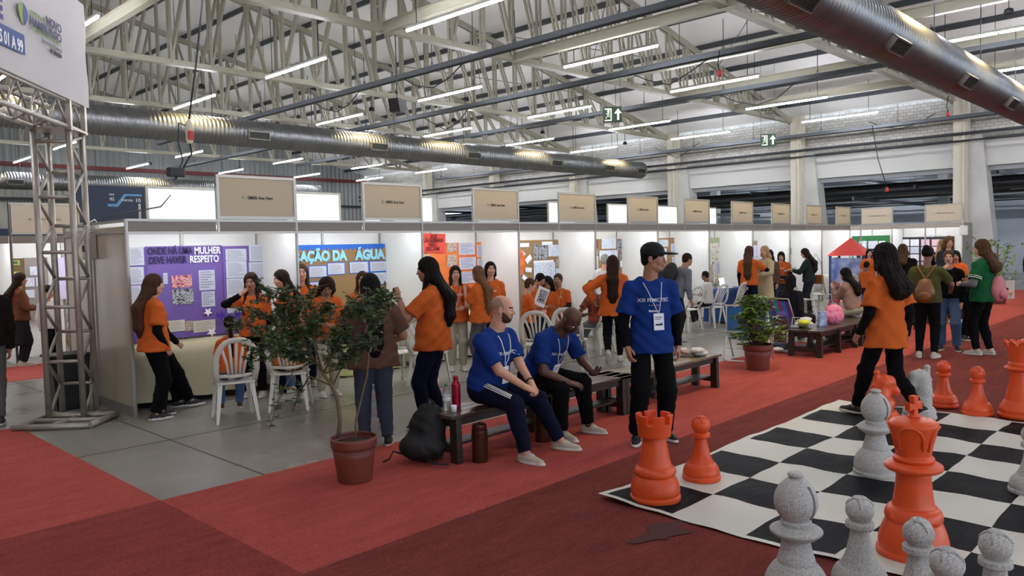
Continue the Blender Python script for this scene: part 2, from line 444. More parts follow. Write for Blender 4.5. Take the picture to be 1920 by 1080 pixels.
# pipes along the wall
for z, r in ((5.22, .05), (4.98, .035)):
    MB().tube([(29.5, -16, z), (29.5, 44, z)], r, 8).build('conduit', M_dark, wf)
# room beyond the columns
struct(MB().box((36.5, 14, 4.75), (12, 64, .2)).build('trim_1', mat('dim_slab', '8a9096', .8)))
struct(MB().box((42.6, 14, 2.3), (.3, 64, 4.8)).build('wall_beyond', mat('pale_blue_wall', 'a9b3ba', .8, var=.05, vs=1)))
wb = bpy.data.objects['wall_beyond']
for i in range(15):
    X = 31.2+i*.75; z = random.uniform(3.35, 4.4)
    MB().tube([(X, -16, z), (X, 44, z)], random.choice((.03, .05, .09)), 8).build('pipe', [M_dark, M_tray, M_black, M_dark][i % 4], wb)
for i in range(26):
    Y = -14+i*2.3+random.uniform(-.4, .4); z = random.uniform(3.2, 4.5)
    MB().bar((30.9, Y, z), (42, Y+random.uniform(-1, 1), z), .08, .14).build('joist', [M_dark, M_tray][i % 2], wb)
for Y in (-3, 4.7, 10.2, 16, 21.5, 27, 33):
    piece('inner_column', M_grey, (38.5, Y, 2.3), (.4, .4, 4.7), wb)
for Y in (-1, 5.2, 11, 17, 23.5, 30):
    struct(piece('trim_2', M_white, (34.2, Y, 3.75), (.25, 3.2, .5)))
# left wall: corrugated sheet with a red rail
def corrugated(name, m, x0, x1, y, z0, z1, pitch=.3, dep=.04):
    mb = MB(); vs = []; fs = []; n = int((x1-x0)/pitch)*4
    for i in range(n+1):
        x = x0+(x1-x0)*i/n; o = dep if i % 4 in (1, 2) else 0
        vs += [(x, y-o, z0), (x, y-o, z1)]
    for i in range(n): fs.append((2*i, 2*i+2, 2*i+3, 2*i+1))
    mb.add(vs, fs); return mb.build(name, m)
struct(corrugated('wall_left', mat('corrugated_sheet', '8d9190', .55, .2), -20, 30, 42, 0, 12.3))
wl = bpy.data.objects['wall_left']
piece('rail', mat('red_rail', '6d2a2a', .5), (5, 41.8, 6.2), (50, .12, .2), wl)
piece('rail', M_dark, (5, 41.8, 4.6), (50, .12, .12), wl)
piece('baseboard', mat('navy_band', '1c2f4c', .6), (5, 41.85, 1.6), (50, .1, 3.2), wl)
struct(MB().box((-20.15, 14, 3.4), (.3, 64, 6.8)).build('wall_back', M_conc))
wn = struct(MB().prism([(-20, 5.2), (30, 5.2), (30, 6.6), (5, 12.1), (-20, 6.6)], 'y', -18.3, -18).build('wall_near', M_conc))
for X in (-19.5, -9.6, .3, 10.2, 20.1, 29.6): piece('pier', M_conc, (X, -18.15, 2.6), (1.0, .3, 5.2), wn)   # unseen wall left open between the piers to let in added fill daylight

# roof: pale insulated sheets between purlins
M_roof = mat('white_roof_lining', 'ecebe8', .5, .0, var=.05, vs=.8, bump=.25, bs=1.2, stretch=(1, .25, 1))
mb = MB(); vs = []; fs = []; nx = 100; ny = 64; random.seed(5)
for i in range(nx+1):
    x = -20+50*i/nx
    for j in range(ny+1):
        y = -18+60*j/ny
        vs.append((x, y, roofz(x)+.02-.05*abs(math.sin(math.pi*(x+20)/1.9))+.012*math.sin(y*3+i)))
for i in range(nx):
    for j in range(ny):
        a = i*(ny+1)+j; fs.append((a, a+1, a+ny+2, a+ny+1))
mb.add(vs, fs, 0, True); struct(mb.build('ceiling', M_roof))
ce = bpy.data.objects['ceiling']
for i in range(27):
    X = -19+1.9*i
    if X > 29.8: break
    piece('purlin', M_tray, (X, 12, roofz(X)-.11), (.07, 60, .16), ce)

# roof trusses: chords, verticals, diagonals (each a pair of angles)
dbl = MB().box((-.3, 0, 0), (.28, 1, 1)).box((.3, 0, 0), (.28, 1, 1))
for t in (-.4, -.1, .2, .45): dbl.box((0, t, 0), (.5, .012, .8))
DBL = dbl.mesh('double_angle', M_steel)
place_word = {2.0: 'beside the ribbed duct at top right', 7.6: 'nearest the ribbed duct, ending on the right column', 13.3: 'second from the ribbed duct, over the concrete aisle',
              18.9: 'just in front of the long silver duct', 24.5: 'first one behind the long silver duct', 30.1: 'second one behind the long silver duct',
              35.7: 'third one behind the long silver duct, above the far duct'}
for Y in YS[2:9]:
    t = empty('roof_truss', (0, Y, 0), 0, 'pale painted steel roof truss '+place_word[Y], 'truss', 'roof trusses across the hall')
    x0 = -19.9
    ch = MB(); ch.box(((x0+29.9)/2, 0, 6.36), (29.9-x0, .2, .035)); ch.box(((x0+29.9)/2, -.06, 6.42), (29.9-x0, .03, .12)); ch.box(((x0+29.9)/2, .06, 6.42), (29.9-x0, .03, .12))
    ch.build('bottom_chord', M_steel2, t)
    for (xa, xb) in ((29.9, RIDGE_X), (RIDGE_X, x0)):
        tc_ = MB()
        for s in (-.07, .07): tc_.bar((xa, s, roofz(xa)-.28), (xb, s, roofz(xb)-.28), .05, .16)
        tc_.build('top_chord', M_steel2, t)
    X = 29.0; k = 0
    while X > -4:
        zt = roofz(X)-.28; zt2 = roofz(X-1)-.28
        wv = .2 if Y < 25 else .15
        piece_bar('vertical', M_steel, (X, 0, 6.42), (X, 0, zt), wv, .05, t, DBL)
        if X > 13: piece_bar('diagonal', M_steel, (X, 0, 6.42), (X-1.0, 0, zt2), wv, .05, t, DBL)
        else: piece_bar('diagonal', M_steel, (X-1.0, 0, 6.42), (X, 0, zt), wv, .05, t, DBL)
        X -= 1.0; k += 1
# tie beams between the bottom chords
nb = 0
for X in (5.78, 10.1, 14.06, 17.7, 21.5, 25.1):
    t = empty('tie_beam', (X, 0, 0), 0, 'long pale steel tie beam linking the roof trusses, %s' % ['crossing above the banner corner', 'crossing at top left of centre', 'crossing at top centre', 'through the middle of the roof', 'fourth back over the aisle', 'farthest one near the end wall'][nb], 'beam', 'tie beams between trusses')
    y1 = 18.9 if X < 6 else 13.3; yc = (y1+2)/2; yl = y1-2; m_ = MB(); m_.box((0, yc, 6.42), (.04, yl, .2)); m_.box((0, yc, 6.53), (.14, yl, .02)); m_.box((0, yc, 6.32), (.14, yl, .02)); m_.build('web_plate', M_steel2, t); nb += 1
# thin sway rods in the roof
for k, (xa, ya, xb, yb) in enumerate([(8, 7.6, 14, 13.3), (14, 7.6, 8, 13.3), (18, 7.6, 24, 13.3), (24, 7.6, 18, 13.3), (8, 13.3, 14, 18.9), (14, 13.3, 8, 18.9), (18, 13.3, 24, 18.9), (24, 13.3, 18, 18.9), (8, 18.9, 14, 24.5), (14, 18.9, 8, 24.5), (18, 18.9, 24, 24.5), (24, 18.9, 18, 24.5)]):
    MB().tube([(xa, ya, roofz(xa)-.3), (xb, yb, roofz(xb)-.3)], .012, 5).build('sway_rod', M_tray, ce)

# cable trays hung along Y
for k, (X, y0, y1, z, lab) in enumerate([(12.1, 5, 30, 6.02, 'dark grey cable tray with pipe running across the roof, left one'), (16.0, 5, 38, 6.0, 'dark grey cable tray running across the middle of the roof'), (29.2, -8, 34, 5.75, 'dark grey cable tray hung in front of the end wall'), (20.4, 2, 34, 6.05, 'slim cable tray beyond the green exit sign')]):
    t = empty('cable_tray', (X, 0, z), 0, lab, 'cable tray', 'cable trays under the roof'); L = y1-y0; yc = (y0+y1)/2
    wd = .05 if k == 3 else .075
    MB().box((0, yc, -.05), (.16, L, .012)).box((-.08, yc, 0), (.012, L, .11)).box((.08, yc, 0), (.012, L, .11)).build('channel', M_tray, t)
    MB().tube([(.03, y0, 0), (.03, y1, 0)], wd, 8).build('cable', M_dark, t)
    hg = MB(); y = y0+1
    while y < y1: hg.bar((0, y, .05), (0, y, .75), .012); hg.tube([(0, y-.06, .05), (0, y, .18), (0, y+.06, .05)], .008, 5); y += 2.7
    hg.build('hanger', M_dark, t)

# ribbed spiral ducts
M_duct = mat('galvanised_duct', '828384', .38, .85, var=.1, vs=2)
M_vent = mat('vent_grille', '5e5d58', .5, .6)
M_spot = mat('lamp_glass_warm', 'ffe1a0', .4, emit=8)
def duct(Y, z, r, x0, x1, vents, label, spots, seg=48, ribs=.11, ang=12):
    t = empty('air_duct', (0, Y, z), 0, label, 'duct', 'spiral air ducts')
    mb = MB(); prof = []; x = x0
    while x < x1:
        prof += [(r, x), (r, x+ribs*.72), (r*1.045, x+ribs*.8), (r*1.045, x+ribs*.92)]; x += ribs
    prof = [(.02, x0)]+prof+[(r, x1), (.02, x1)]
    vs = []; fs = []
    for (rr_, xx) in prof:
        for k in range(seg):
            a = 2*math.pi*k/seg; vs.append((xx, rr_*math.cos(a), rr_*math.sin(a)))
    for i in range(len(prof)-1):
        for k in range(seg):
            fs.append((i*seg+k, (i+1)*seg+k, (i+1)*seg+(k+1) % seg, i*seg+(k+1) % seg))
    mb.add(vs, fs, 0, True); mb.build('duct_shell', M_duct, t)
    for vx in vents:
        v = MB(); R = Matrix.Rotation(rad(ang), 3, 'X')
        for dz, dd in ((.1, .02), (-.1, .02)): v.box(R @ Vector((0, -r-.02, dz))+Vector((vx, 0, 0)), (.62, .16, dd), R=R)
        for dx in (-.3, .3): v.box(R @ Vector((dx, -r-.02, 0))+Vector((vx, 0, 0)), (.02, .16, .2), R=R)
        vo = v.build('vent', M_alu, t)
        g2 = MB(); g2.box(R @ Vector((0, -r-.04, 0))+Vector((vx, 0, 0)), (.58, .02, .18), R=R)
        for q in range(7): g2.box(R @ Vector((0, -r-.085, -.075+.025*q))+Vector((vx, 0, 0)), (.58, .02, .006), R=R)
        g2.build('grille', M_vent, vo)
    hg = MB(); x = x0+1.5
    while x < x1: hg.bar((x, 0, r), (x, 0, r+1.2), .015); x += 3
    hg.build('hanger', M_dark, t)
    for sxp in spots:
        sp = empty('spot_lamp', (sxp, Y-.75, z+r+.55), 0, 'black spot lamp warming the top of the %s, %s from the left' % ({20.0: 'long silver duct', 4.0: 'ribbed duct at right', 38.0: 'far duct'}[Y], ORD[sorted(spots).index(sxp)]), 'lamp', 'spot lamps above the ducts')
        MB().lathe([(.03, .12), (.07, .1), (.09, 0), (.075, 0)], 12).build('lamp_shade', M_black, sp)
        MB().lathe([(.07, .012), (.07, .004)], 12).build('bulb', M_spot, sp)
        MB().bar((0, 0, .1), (0, 0, .8), .015).build('hanger', M_black, sp)
        l = bpy.data.lights.new('spot', 'SPOT'); l.energy = SPOT_W; l.color = (1, .78, .36); l.spot_size = rad(110); l.spot_blend = .7; l.shadow_soft_size = .05
        lo = link('spot_light', None or l, sp, (0, -.06, -.04)); lo.rotation_euler = (rad(38), 0, 0)
duct(20.0, 5.06, .35, -4, 29.2, [10.6, 14.6, 18.6, 23, 26.4, 28.7], 'long silver spiral air duct above the booth row', [8.9, 14.1, 17.4, 21.8, 27.0, 4.5])
duct(4.0, 4.745, .35, -8, 28.5, [8.6, 11.75, 15.4, 18.7, 23], 'large ribbed spiral air duct at top right', [9.0, 12.6, 16.1, 19.5, 24], ang=42)
duct(38.0, 5.1, .36, -4, 24, [9.2, 15.4], 'far silver spiral duct in front of the corrugated wall', [7.8, 14.6, 19])

# fluorescent fittings
M_tube = mat('fluorescent_tube', 'f4f6ff', .4, emit=TUBE_E)
M_fit = mat('lamp_fitting', 'c8c8c0', .4, .1)
fit = empty('tube_light', (9.6, 10.6, 6.0), 0, 'twin fluorescent tube light hung from the roof', 'lamp', 'fluorescent tube lights')
MB().box((0, 0, .04), (.05, 2.62, .05)).build('housing', M_fit, fit)
for s in (-1, 1): MB().tube([(0, s*.02, -.012), (0, s*1.29, -.012)], .022, 8).build('tube', M_tube, fit)
hg_ = MB().bar((0, -1, 0), (0, -1, 1), .012).bar((0, 1, 0), (0, 1, 1), .012).build('hanger', M_dark, fit); hg_.location.z = .06
def hang(f, top):
    for ch in f.children:
        if ch.name.startswith('hanger'): ch.scale = (1, 1, top-f.location.z-.06)
hang(fit, roofz(9.6)-.05)
tx = [.4, 5.0, 9.6, 14.3, 18.9, 23.3, 27.5]; ty = [4.0, 10.6, 16.0, 21.3, 26.9, 32.4, 38.0]
rown = {-1.4: 'over the chess mat', 4.0: 'beyond the ribbed duct', 10.6: 'over the booth fronts', 16.0: 'in front of the long duct', 21.3: 'just behind the long duct', 26.9: 'in the bay behind the long duct', 32.4: 'two bays behind the long duct', 38.0: 'above the far duct'}
for X in tx:
    for Y in ty:
        if (X, Y) == (9.6, 10.6): f2 = fit
        elif (X, Y) in ((.4, 26.9), (.4, 38.0), (.4, 32.4)): continue
        else: f2 = copy_tree(fit, (X, Y, 6.0))
        f2['label'] = 'twin fluorescent tube light %s, %s counted from the left' % (rown[Y], ORD[tx.index(X)]); hang(f2, roofz(X)-.05)
OUTS = [(.4, -1.4), (9.6, -1.4), (18.9, -1.4), (-6, 4), (-6, 16), (5, -8), (23.3, -1.4), (14.3, -8)]
for X, Y in ((.4, -1.4), (9.6, -1.4), (18.9, -1.4), (-6, 4), (-6, 16), (5, -8), (23.3, -1.4), (14.3, -8)):
    f2 = copy_tree(fit, (X, Y, 6.0)); hang(f2, roofz(X)-.05); f2['label'] = 'twin fluorescent tube light outside the picture, %s one beyond the frame' % ORD[OUTS.index((X, Y))]

for X, Y in ((35.5, 3), (35.5, 9.5), (35.5, 16), (35.5, 23), (39.8, 6), (39.8, 13), (39.8, 20)):  # extra lamps added only to brighten the room beyond the columns
    f2 = copy_tree(fit, (X, Y, 4.1)); hang(f2, 4.66); f2['label'] = 'added tube light to brighten the low room beyond the columns, %s one' % ORD[[(35.5, 3), (35.5, 9.5), (35.5, 16), (35.5, 23), (39.8, 6), (39.8, 13), (39.8, 20)].index((X, Y))]
# ================================================================== EXHIBITION STANDS
def ray(px, py): return FW*FPX + RT*(px-960) - UP*(py-540)
def onY(px, py, Y): d = ray(px, py); return Vector((d.x*Y/d.y, Y, CAMH+d.z*Y/d.y))
def onX(px, py, X): d = ray(px, py); return Vector((X, d.y*X/d.x, CAMH+d.z*X/d.x))

def lined(name, base, ink, rows=14.0, amount=.55, vert=False):
    """paper with printed lines, procedural"""
    m = mat(name, base, .75); nt = m.node_tree; b = nt.nodes['Principled BSDF']
    tc = nt.nodes.new('ShaderNodeTexCoord'); s = nt.nodes.new('ShaderNodeSeparateXYZ'); nt.links.new(tc.outputs['Generated'], s.inputs[0])
    def mth(op, a, v=None):
        q = nt.nodes.new('ShaderNodeMath'); q.operation = op
        for i, x in enumerate((a, v)):
            if x is None: continue
            if isinstance(x, (int, float)): q.inputs[i].default_value = x
            else: nt.links.new(x, q.inputs[i])
        return q.outputs[0]
    fr = mth('FRACT', mth('MULTIPLY', s.outputs['Z'], rows)); row = mth('FLOOR', mth('MULTIPLY', s.outputs['Z'], rows))
    inrow = mth('LESS_THAN', fr, .42)
    n = nt.nodes.new('ShaderNodeTexWhiteNoise'); n.noise_dimensions = '1D'; nt.links.new(row, n.inputs['W'])
    end = mth('LESS_THAN', s.outputs['X'], mth('ADD', mth('MULTIPLY', n.outputs[0], .35), .58)); st = mth('GREATER_THAN', s.outputs['X'], .08)
    tp = mth('LESS_THAN', s.outputs['Z'], .92); bt = mth('GREATER_THAN', s.outputs['Z'], .08)
    f = mth('MULTIPLY', mth('MULTIPLY', mth('MULTIPLY', inrow, end), mth('MULTIPLY', st, tp)), mth('MULTIPLY', bt, amount))
    mx = nt.nodes.new('ShaderNodeMix'); mx.data_type = 'RGBA'; nt.links.new(f, mx.inputs[0]); mx.inputs[6].default_value = (*srgb(base), 1); mx.inputs[7].default_value = (*srgb(ink), 1)
    nt.links.new(mx.outputs[2], b.inputs['Base Color']); return m
def photo_mat(name, cols, sc=5.0):
    m = mat(name, cols[0], .5); nt = m.node_tree; b = nt.nodes['Principled BSDF']
    tc = nt.nodes.new('ShaderNodeTexCoord'); n = nt.nodes.new('ShaderNodeTexNoise'); n.inputs['Scale'].default_value = sc; n.inputs['Detail'].default_value = 4
    nt.links.new(tc.outputs['Generated'], n.inputs['Vector'])
    r = nt.nodes.new('ShaderNodeValToRGB'); nt.links.new(n.outputs[0], r.inputs[0])
    while len(r.color_ramp.elements) < len(cols): r.color_ramp.elements.new(.5)
    for i, c in enumerate(cols): r.color_ramp.elements[i].position = .36+.28*i/(len(cols)-1); r.color_ramp.elements[i].color = (*srgb(c), 1)
    nt.links.new(r.outputs[0], b.inputs['Base Color']); return m
M_txt = lined('printed_page', 'c9cbd6', '4a4a58'); M_txt2 = lined('printed_page_large', 'bfc0cf', '333344', 8)
M_txt3 = lined('beige_page', 'c9c3b4', '55504a', 10)
M_ph1 = photo_mat('pink_photo', ['7a2440', 'c2607c', 'e8b9a8', '3a1a24']); M_ph2 = photo_mat('grey_photo', ['1c1c20', '6f6f74', 'b9b9bd', '2c2c30'])
M_ph3 = photo_mat('colour_photo', ['4a3527', '9c7f66', 'd8cdbd', '3c4a5a'], 9); M_ph4 = photo_mat('collage_print', ['3a2a20', 'c8b9a2', 'e9e5dc', '7a4c3a'], 14)
M_ph5 = photo_mat('diagram_print', ['dfe3ea', 'a9b2c8', 'eceef2', '8a90a6'], 7)
M_purple = mat('purple_board', '6e559c', .6, var=.08, vs=3); M_purple2 = mat('deep_purple_board', '5e4694', .6)
M_kraft = mat('brown_board', '927148', .75, var=.06, vs=4); M_blue_b = mat('blue_board', '1c66c4', .6, var=.1, vs=9)
M_orange_b = mat('orange_board', 'e0702a', .6, var=.08, vs=8); M_red_b = mat('red_paper', 'd9402c', .6)
M_navy_t = mat('navy_letters', '180f4a', .6); M_white_t = mat('white_letters', 'f2f0ee', .6); M_cyan_t = mat('light_blue_letters', '8fd3e8', .6)
M_green_b = mat('green_board', '1e6a34', .6); M_blackb = mat('black_board', '17181a', .6)
M_led = mat('led_strip', 'eef6ff', .4, emit=STRIP_E)
M_panel_glow = mat('glow_panel', 'e6f3f2', .5, emit=SIGN_E)  # emission stands in for lamp light coming through from behind
M_base = mat('grey_skirting', '6f7072', .5, .3)

P0 = 3.24; BW = 2.1; YF = 9.01; YB = 10.06; HB = 2.21
POST = MB(); POST.box((0, 0, .5), (.9, .45, 1)).box((0, 0, .5), (.45, .9, 1)); POST = POST.mesh('octagonal_post', M_alu2)
def post(x, y, h, parent, z=0.0, d=.04): return link('post', POST, parent, (x, y, z), (0, 0, 0), (d, d, h))
def panel(c, d, parent, m=None): return piece('wall_panel', m or M_panel, c, d, parent)
signs = ['1 - EMEB Ana Neri', '2 - EMEB Ana Neri', '3 - EMEB Ana Neri', '4 - EMEB Ana Neri', '5 - EMEB Ana Neri', '6 - EMEB Ana Neri', '7 - EMEB Ana Neri', '8 - EMEB Ana Neri', '9 - EMEB Ana Neri', '10 - EMEB Ana Neri']
btxt = ['with purple poster board, first stand at the corner', 'with the blue edged water poster', 'with orange poster boards and red lettered paper', 'with brown board and orange paper virus', 'behind the walking woman in orange, brown board at left',
        'behind the man in black cap', 'with photo collage board and blue tablecloth', 'behind the hugging women', 'with brown and green board', 'with the red roofed toy house, last of the row']
for i in range(10):
    x0 = P0+BW*i; x1 = x0+BW; n = 2
    t = empty('exhibition_booth', (x0, YF, 0), 0, 'white panelled exhibition booth '+btxt[i], 'booth', 'row of white exhibition booths')
    D = YB-YF
    post(0, 0, 2.74 if i else HB, t); post(BW/2, 0, .55, t, HB-.17)
    if i == 9: post(BW, 0, 2.76, t)
    post(0, D, HB, t); post(BW/2, D, HB, t)
    for k in range(2):
        panel((BW*(k+.5)/2, D, 1.13), (BW/2-.05, .012, 2.1), t)
        piece('fascia_panel', M_fascia, (BW*(k+.5)/2, 0, HB-.085), (BW/2-.045, .012, .115), t)
    for z, h in ((HB-.012, .028), (HB-.158, .024)):
        piece('rail', M_alu2, (BW/2, 0, z), (BW-.02, .034, h), t)
    piece('rail', M_alu2, (BW/2, D, HB-.02), (BW-.02, .03, .04), t); piece('baseboard', M_base, (BW/2, D-.012, .05), (BW-.03, .02, .1), t)
    if i: panel((0, D/2, 1.11), (.012, D-.05, 2.08), t); piece('rail', M_alu2, (0, D/2, HB-.02), (.034, D-.04, .04), t); piece('rail', M_alu2, (0, D/2, .05), (.034, D-.04, .04), t)
    if i == 9: panel((BW, D/2, 1.11), (.012, D-.05, 2.08), t)
    sg = empty('header_sign', (BW*.75, 0, HB), 0); sg.parent = t
    piece('sign_board', M_sign, (0, .0, .27), (BW/2-.05, .012, .48), sg)
    for z in (.025, .525): piece('sign_rail', M_alu2, (0, 0, z), (BW/2-.03, .034, .035), sg)
    for s in (-1, 1): piece('sign_rail', M_alu2, (s*(BW/4-.01), 0, .27), (.034, .034, .54), sg)
    text_obj('lettering', signs[i], .055, M_ink, (0, -.009, .27), (1, 0, 0), (0, 0, 1), sg, bold=.001, width=.4)
    ls = MB().box((BW/2, .07, HB-.06), (1.85, .06, .03)).build('light_housing', M_panel, t)
    MB().box((BW/2, .075, HB-.09), (1.8, .045, .02)).build('led_strip', M_led, t)
# end wall of the stand block (two modules deep) and the electric box
t = empty('stand_side_wall', (P0, YF, 0), 0, 'glossy beige side wall of the corner stand, two panels wide', 'wall panel')
M_side = mat('glossy_side_panel', 'b5a993', .2, var=.04, vs=3)
for k in range(2):
    panel((0, .525+1.05*k, 1.12), (.014, 1.0, 2.02), t, M_side)
for y in (1.05, 2.1): post(0, y, HB, t)
for z in (.06, HB-.02, HB-.14): piece('rail', M_alu2, (0, 1.05, z), (.034, 2.06, .03 if z > .1 else .12), t)
M_box = mat('electric_box_plastic', 'b8ae9a', .45)
t = empty('electric_box', (P0-.06, 10.03, 1.92), 0, 'beige electric box with socket hung on the stand side wall', 'electric box')
MB().box((0, 0, 0), (.1, .22, .3), bev=.012).build('housing', M_box, t); MB().box((-.06, 0, -.02), (.03, .07, .08), bev=.01).build('socket', M_black, t)
MB().tube([(0, .02, .15), (0, .1, .26), (.1, .05, .3), (.3, .0, .38), (.9, .1, .5), (1.5, 1.2, .75)], .009, 6).build('cable', M_dark, t)
MB().tube([(0, .02, .15), (-.03, .0, .27), (.05, -.08, .32), (.12, -.02, .24), (0, 0, .16)], .009, 6).build('cable', M_panel, t)
# stands of the opposite side, seen over the top
for i, (x0, w_) in enumerate(((4.29, .95), (6.42, 1.0), (8.52, .93), (10.62, .93), (12.72, .93), (14.85, .93), (16.95, .93), (19.0, .93))):
    t = empty('header_panel', (x0, 11.12, HB), 0, 'bright white header panel with added glow standing behind the booths, %s from the left' % ORD[i], 'sign', 'header panels with added glow behind the booths')
    if i in (0,): w_ = 1.0
    MB().box((w_/2, 0, .27), (w_-.03, .012, .5)).build('panel', M_panel_glow, t)
    MB().box((0, 0, .27), (.035, .035, .56)).box((w_, 0, .27), (.035, .035, .56)).box((w_/2, 0, .54), (w_, .03, .03)).box((w_/2, 0, .01), (w_, .03, .03)).build('frame', M_alu2, t)
t = empty('back_partition', (P0, 11.12, 0), 0, 'white partition wall behind the booth row', 'partition')
for k in range(20): piece('wall_panel', M_panel, (1.05*(k+.5), 0, 1.1), (1.02, .012, 2.15), t)
piece('rail', M_alu2, (10.5, 0, HB-.02), (21, .03, .04), t)

# ---- boards on the back walls
def paper(parent, px0, py0, px1, py1, m=M_txt, Y=9.915, rot=0.0, th=.003, name='paper', pl='Y'):
    f = onY if pl == 'Y' else onX
    pm = (py0+py1)/2; a = f(px0, pm, Y); b = f(px1, pm, Y); a.z = f(px0, py0, Y).z; b.z = f(px1, py1, Y).z; c = (a+b)/2
    if pl == 'Y': d = (abs(b.x-a.x), th, abs(a.z-b.z)); r = (0, rot, 0)
    else: d = (th, abs(b.y-a.y), abs(a.z-b.z)); r = (rot, 0, 0)
    o = link(name, unit_box(m), parent, c, r, d); return o
def poster(label, px0, py0, px1, py1, m, Y=9.94, zb=.74, pl='Y', cat='poster board'):
    f = onY if pl == 'Y' else onX
    t = empty('poster_board', (0, 0, 0), 0, label, cat)
    a = f(px0, py0, Y); b = f(px1, py1, Y); z0 = max(b.z, zb) if zb else b.z; bb_ = f(px1, py0, Y); b.x, b.y = bb_.x, bb_.y; z1 = (a.z+f(px1, py0, Y).z)/2
    if pl == 'Y': link('board', unit_box(m), t, ((a.x+b.x)/2, Y, (z0+z1)/2), (0, 0, 0), (abs(b.x-a.x), .03, z1-z0))
    else: link('board', unit_box(m), t, (Y, (a.y+b.y)/2, (z0+z1)/2), (0, 0, 0), (.03, abs(b.y-a.y), z1-z0))
    return t
def wtext(parent, s, px0, px1, py, m, Y=9.905, size=None, bold=.004, ext=.002, pl='Y', ph=None):
    f = onY if pl == 'Y' else onX
    a = f(px0, py, Y); b = f(px1, py, Y); c = (a+b)/2; L = (b-a).length
    sz = ph or L/max(3, len(s))*1.4
    ux = (1, 0, 0) if pl == 'Y' else (0, -1, 0)
    return text_obj('lettering', s, sz, m, c, ux, (0, 0, 1), parent, ext, bold, width=L)
b1 = poster('purple poster board with dark and white cut-out letters', 272, 461, 415, 641, M_purple)
for q in ((238, 274, 'l'), (415, 512, 'r')):
    a = onY(q[0], 460, 9.92); c = onY(q[1], 460, 9.94); link('side_board', unit_box(M_purple2 if q[2] == 'l' else M_purple), b1, ((a.x+c.x)/2, 9.925, 1.32), (0, 0, 0), (abs(c.x-a.x)-.01, .03, 1.16))
wtext(b1, 'ONDE HÁ UMA', 277, 361, 471, M_navy_t, ph=.125, bold=.003); wtext(b1, 'MULHER', 364, 413, 470, M_white_t, ph=.125, bold=.003)
wtext(b1, 'DEVE HAVER', 279, 350, 488, M_navy_t, ph=.125, bold=.003); wtext(b1, 'RESPEITO', 356, 410, 486, M_white_t, ph=.125, bold=.003)
paper(b1, 322, 517, 360, 538, M_ph1, 9.92); paper(b1, 323, 543, 363, 569, M_ph2, 9.92); paper(b1, 373, 507, 403, 543, M_txt2, 9.92); paper(b1, 378, 547, 403, 574, M_txt2, 9.92)
for x0_, x1_, m_ in ((312, 347, M_txt3), (348, 362, M_ph3), (363, 404, M_txt3)): paper(b1, x0_, 602, x1_, 620, m_, 9.92)
paper(b1, 306, 512, 314, 532, M_txt, 9.92)
for j, (y0, y1) in enumerate(((467, 488), (490, 520), (523, 552), (554, 584))): paper(b1, 423+j, y0, 462+j*.6, y1, M_txt, 9.905)
for j, (y0, y1) in enumerate(((459, 489), (492, 522), (525, 555))): paper(b1, 467, y0, 508+j*1.2, y1, M_txt, 9.905)
for y0, y1 in ((464, 497), (501, 533), (536, 568), (571, 604)): paper(b1, 243, y0, 270, y1, M_txt, 9.905)
M_star = mat('white_paper_star', 'f2eef0', .7)
for (px, py, r) in ((390, 585, .06), (397, 623, .07)):
    c = onY(px, py, 9.9); po = [(c.x+(r if k % 2 else r*.45)*math.cos(k*math.pi/5+.3), c.z+(r if k % 2 else r*.45)*math.sin(k*math.pi/5+.3)) for k in range(10)]
    MB().prism(po, 'y', 9.897, 9.905).build('star', M_star, b1)
M_crepe = mat('purple_crepe_flower', '4a2ca0', .8)
for k, (px, py) in enumerate(((412, 592), (446, 590))):
    c = onY(px, py, 9.86); v = MB(); random.seed(k)
    for a in range(14):
        an = a*2.4; r = random.uniform(.03, .06); d = Vector((math.cos(an), -.3, math.sin(an)))*r
        v.add([c, c+d+Vector((0, 0, .02)), c+d*1.3, c+d-Vector((0, 0, .02))], [(0, 1, 2, 3)])
    v.build('crepe_flower', M_crepe, b1)
b2 = poster('blue edged brown poster board about water with light blue letters', 553, 458, 741, 601, M_blue_b)
a = onY(530, 470, 9.94)
z1 = onY(640, 470, 9.92).z
link('brown_panel', unit_box(M_kraft), b2, ((a.x+onY(730, 470, 9.92).x)/2, 9.922, (z1+.78)/2), (0, 0, 0), (onY(730, 470, 9.92).x-a.x, .01, z1-.78))
random.seed(2); zz = MB(); xa = onY(530, 470, 9.92).x; xb = onY(731, 470, 9.92).x
for k in range(24):
    x = xa+(xb-xa)*k/24; zz.prism([(x, z1-.01), (x+(xb-xa)/24, z1-.01), (x+(xb-xa)/48, z1+.035)], 'y', 9.914, 9.926)
zz.build('zigzag_edge', mat('ochre_strip', 'b5763a', .7), b2)
wtext(b2, 'RAÇÃO DA', 550, 650, 481, M_cyan_t, ph=.2, bold=.012, Y=9.9); wtext(b2, 'ÁGUA', 665, 722, 478, M_cyan_t, ph=.2, bold=.012, Y=9.9)
for q in ((580, 500, 612, 518), (615, 494, 646, 513), (656, 492, 690, 510), (694, 491, 728, 507), (692, 512, 726, 531), (582, 530, 600, 545), (704, 557, 733, 575)):
    p_ = paper(b2, q[0]-1.5, q[1]-1.5, q[2]+1.5, q[3]+1.5, M_blue_b, 9.912, name='backing'); paper(b2, *q, M_txt, 9.906)
b3 = poster('orange poster board with printed sheets and a red lettered sheet', 787, 455, 928, 610, M_orange_b)
paper(b3, 790, 438, 835, 473, M_red_b, 9.9, rot=.03)
for s_, y_, xa_, xb_ in (('AS', 444, 806, 820), ('LÁGRIMAS', 451, 793, 831), ('NÃO', 459, 804, 819), ('SECAM', 467, 799, 824)): wtext(b3, s_, xa_, xb_, y_, mat('dark_red_letters', '7a1410', .7), Y=9.893, ph=.09, bold=.004)
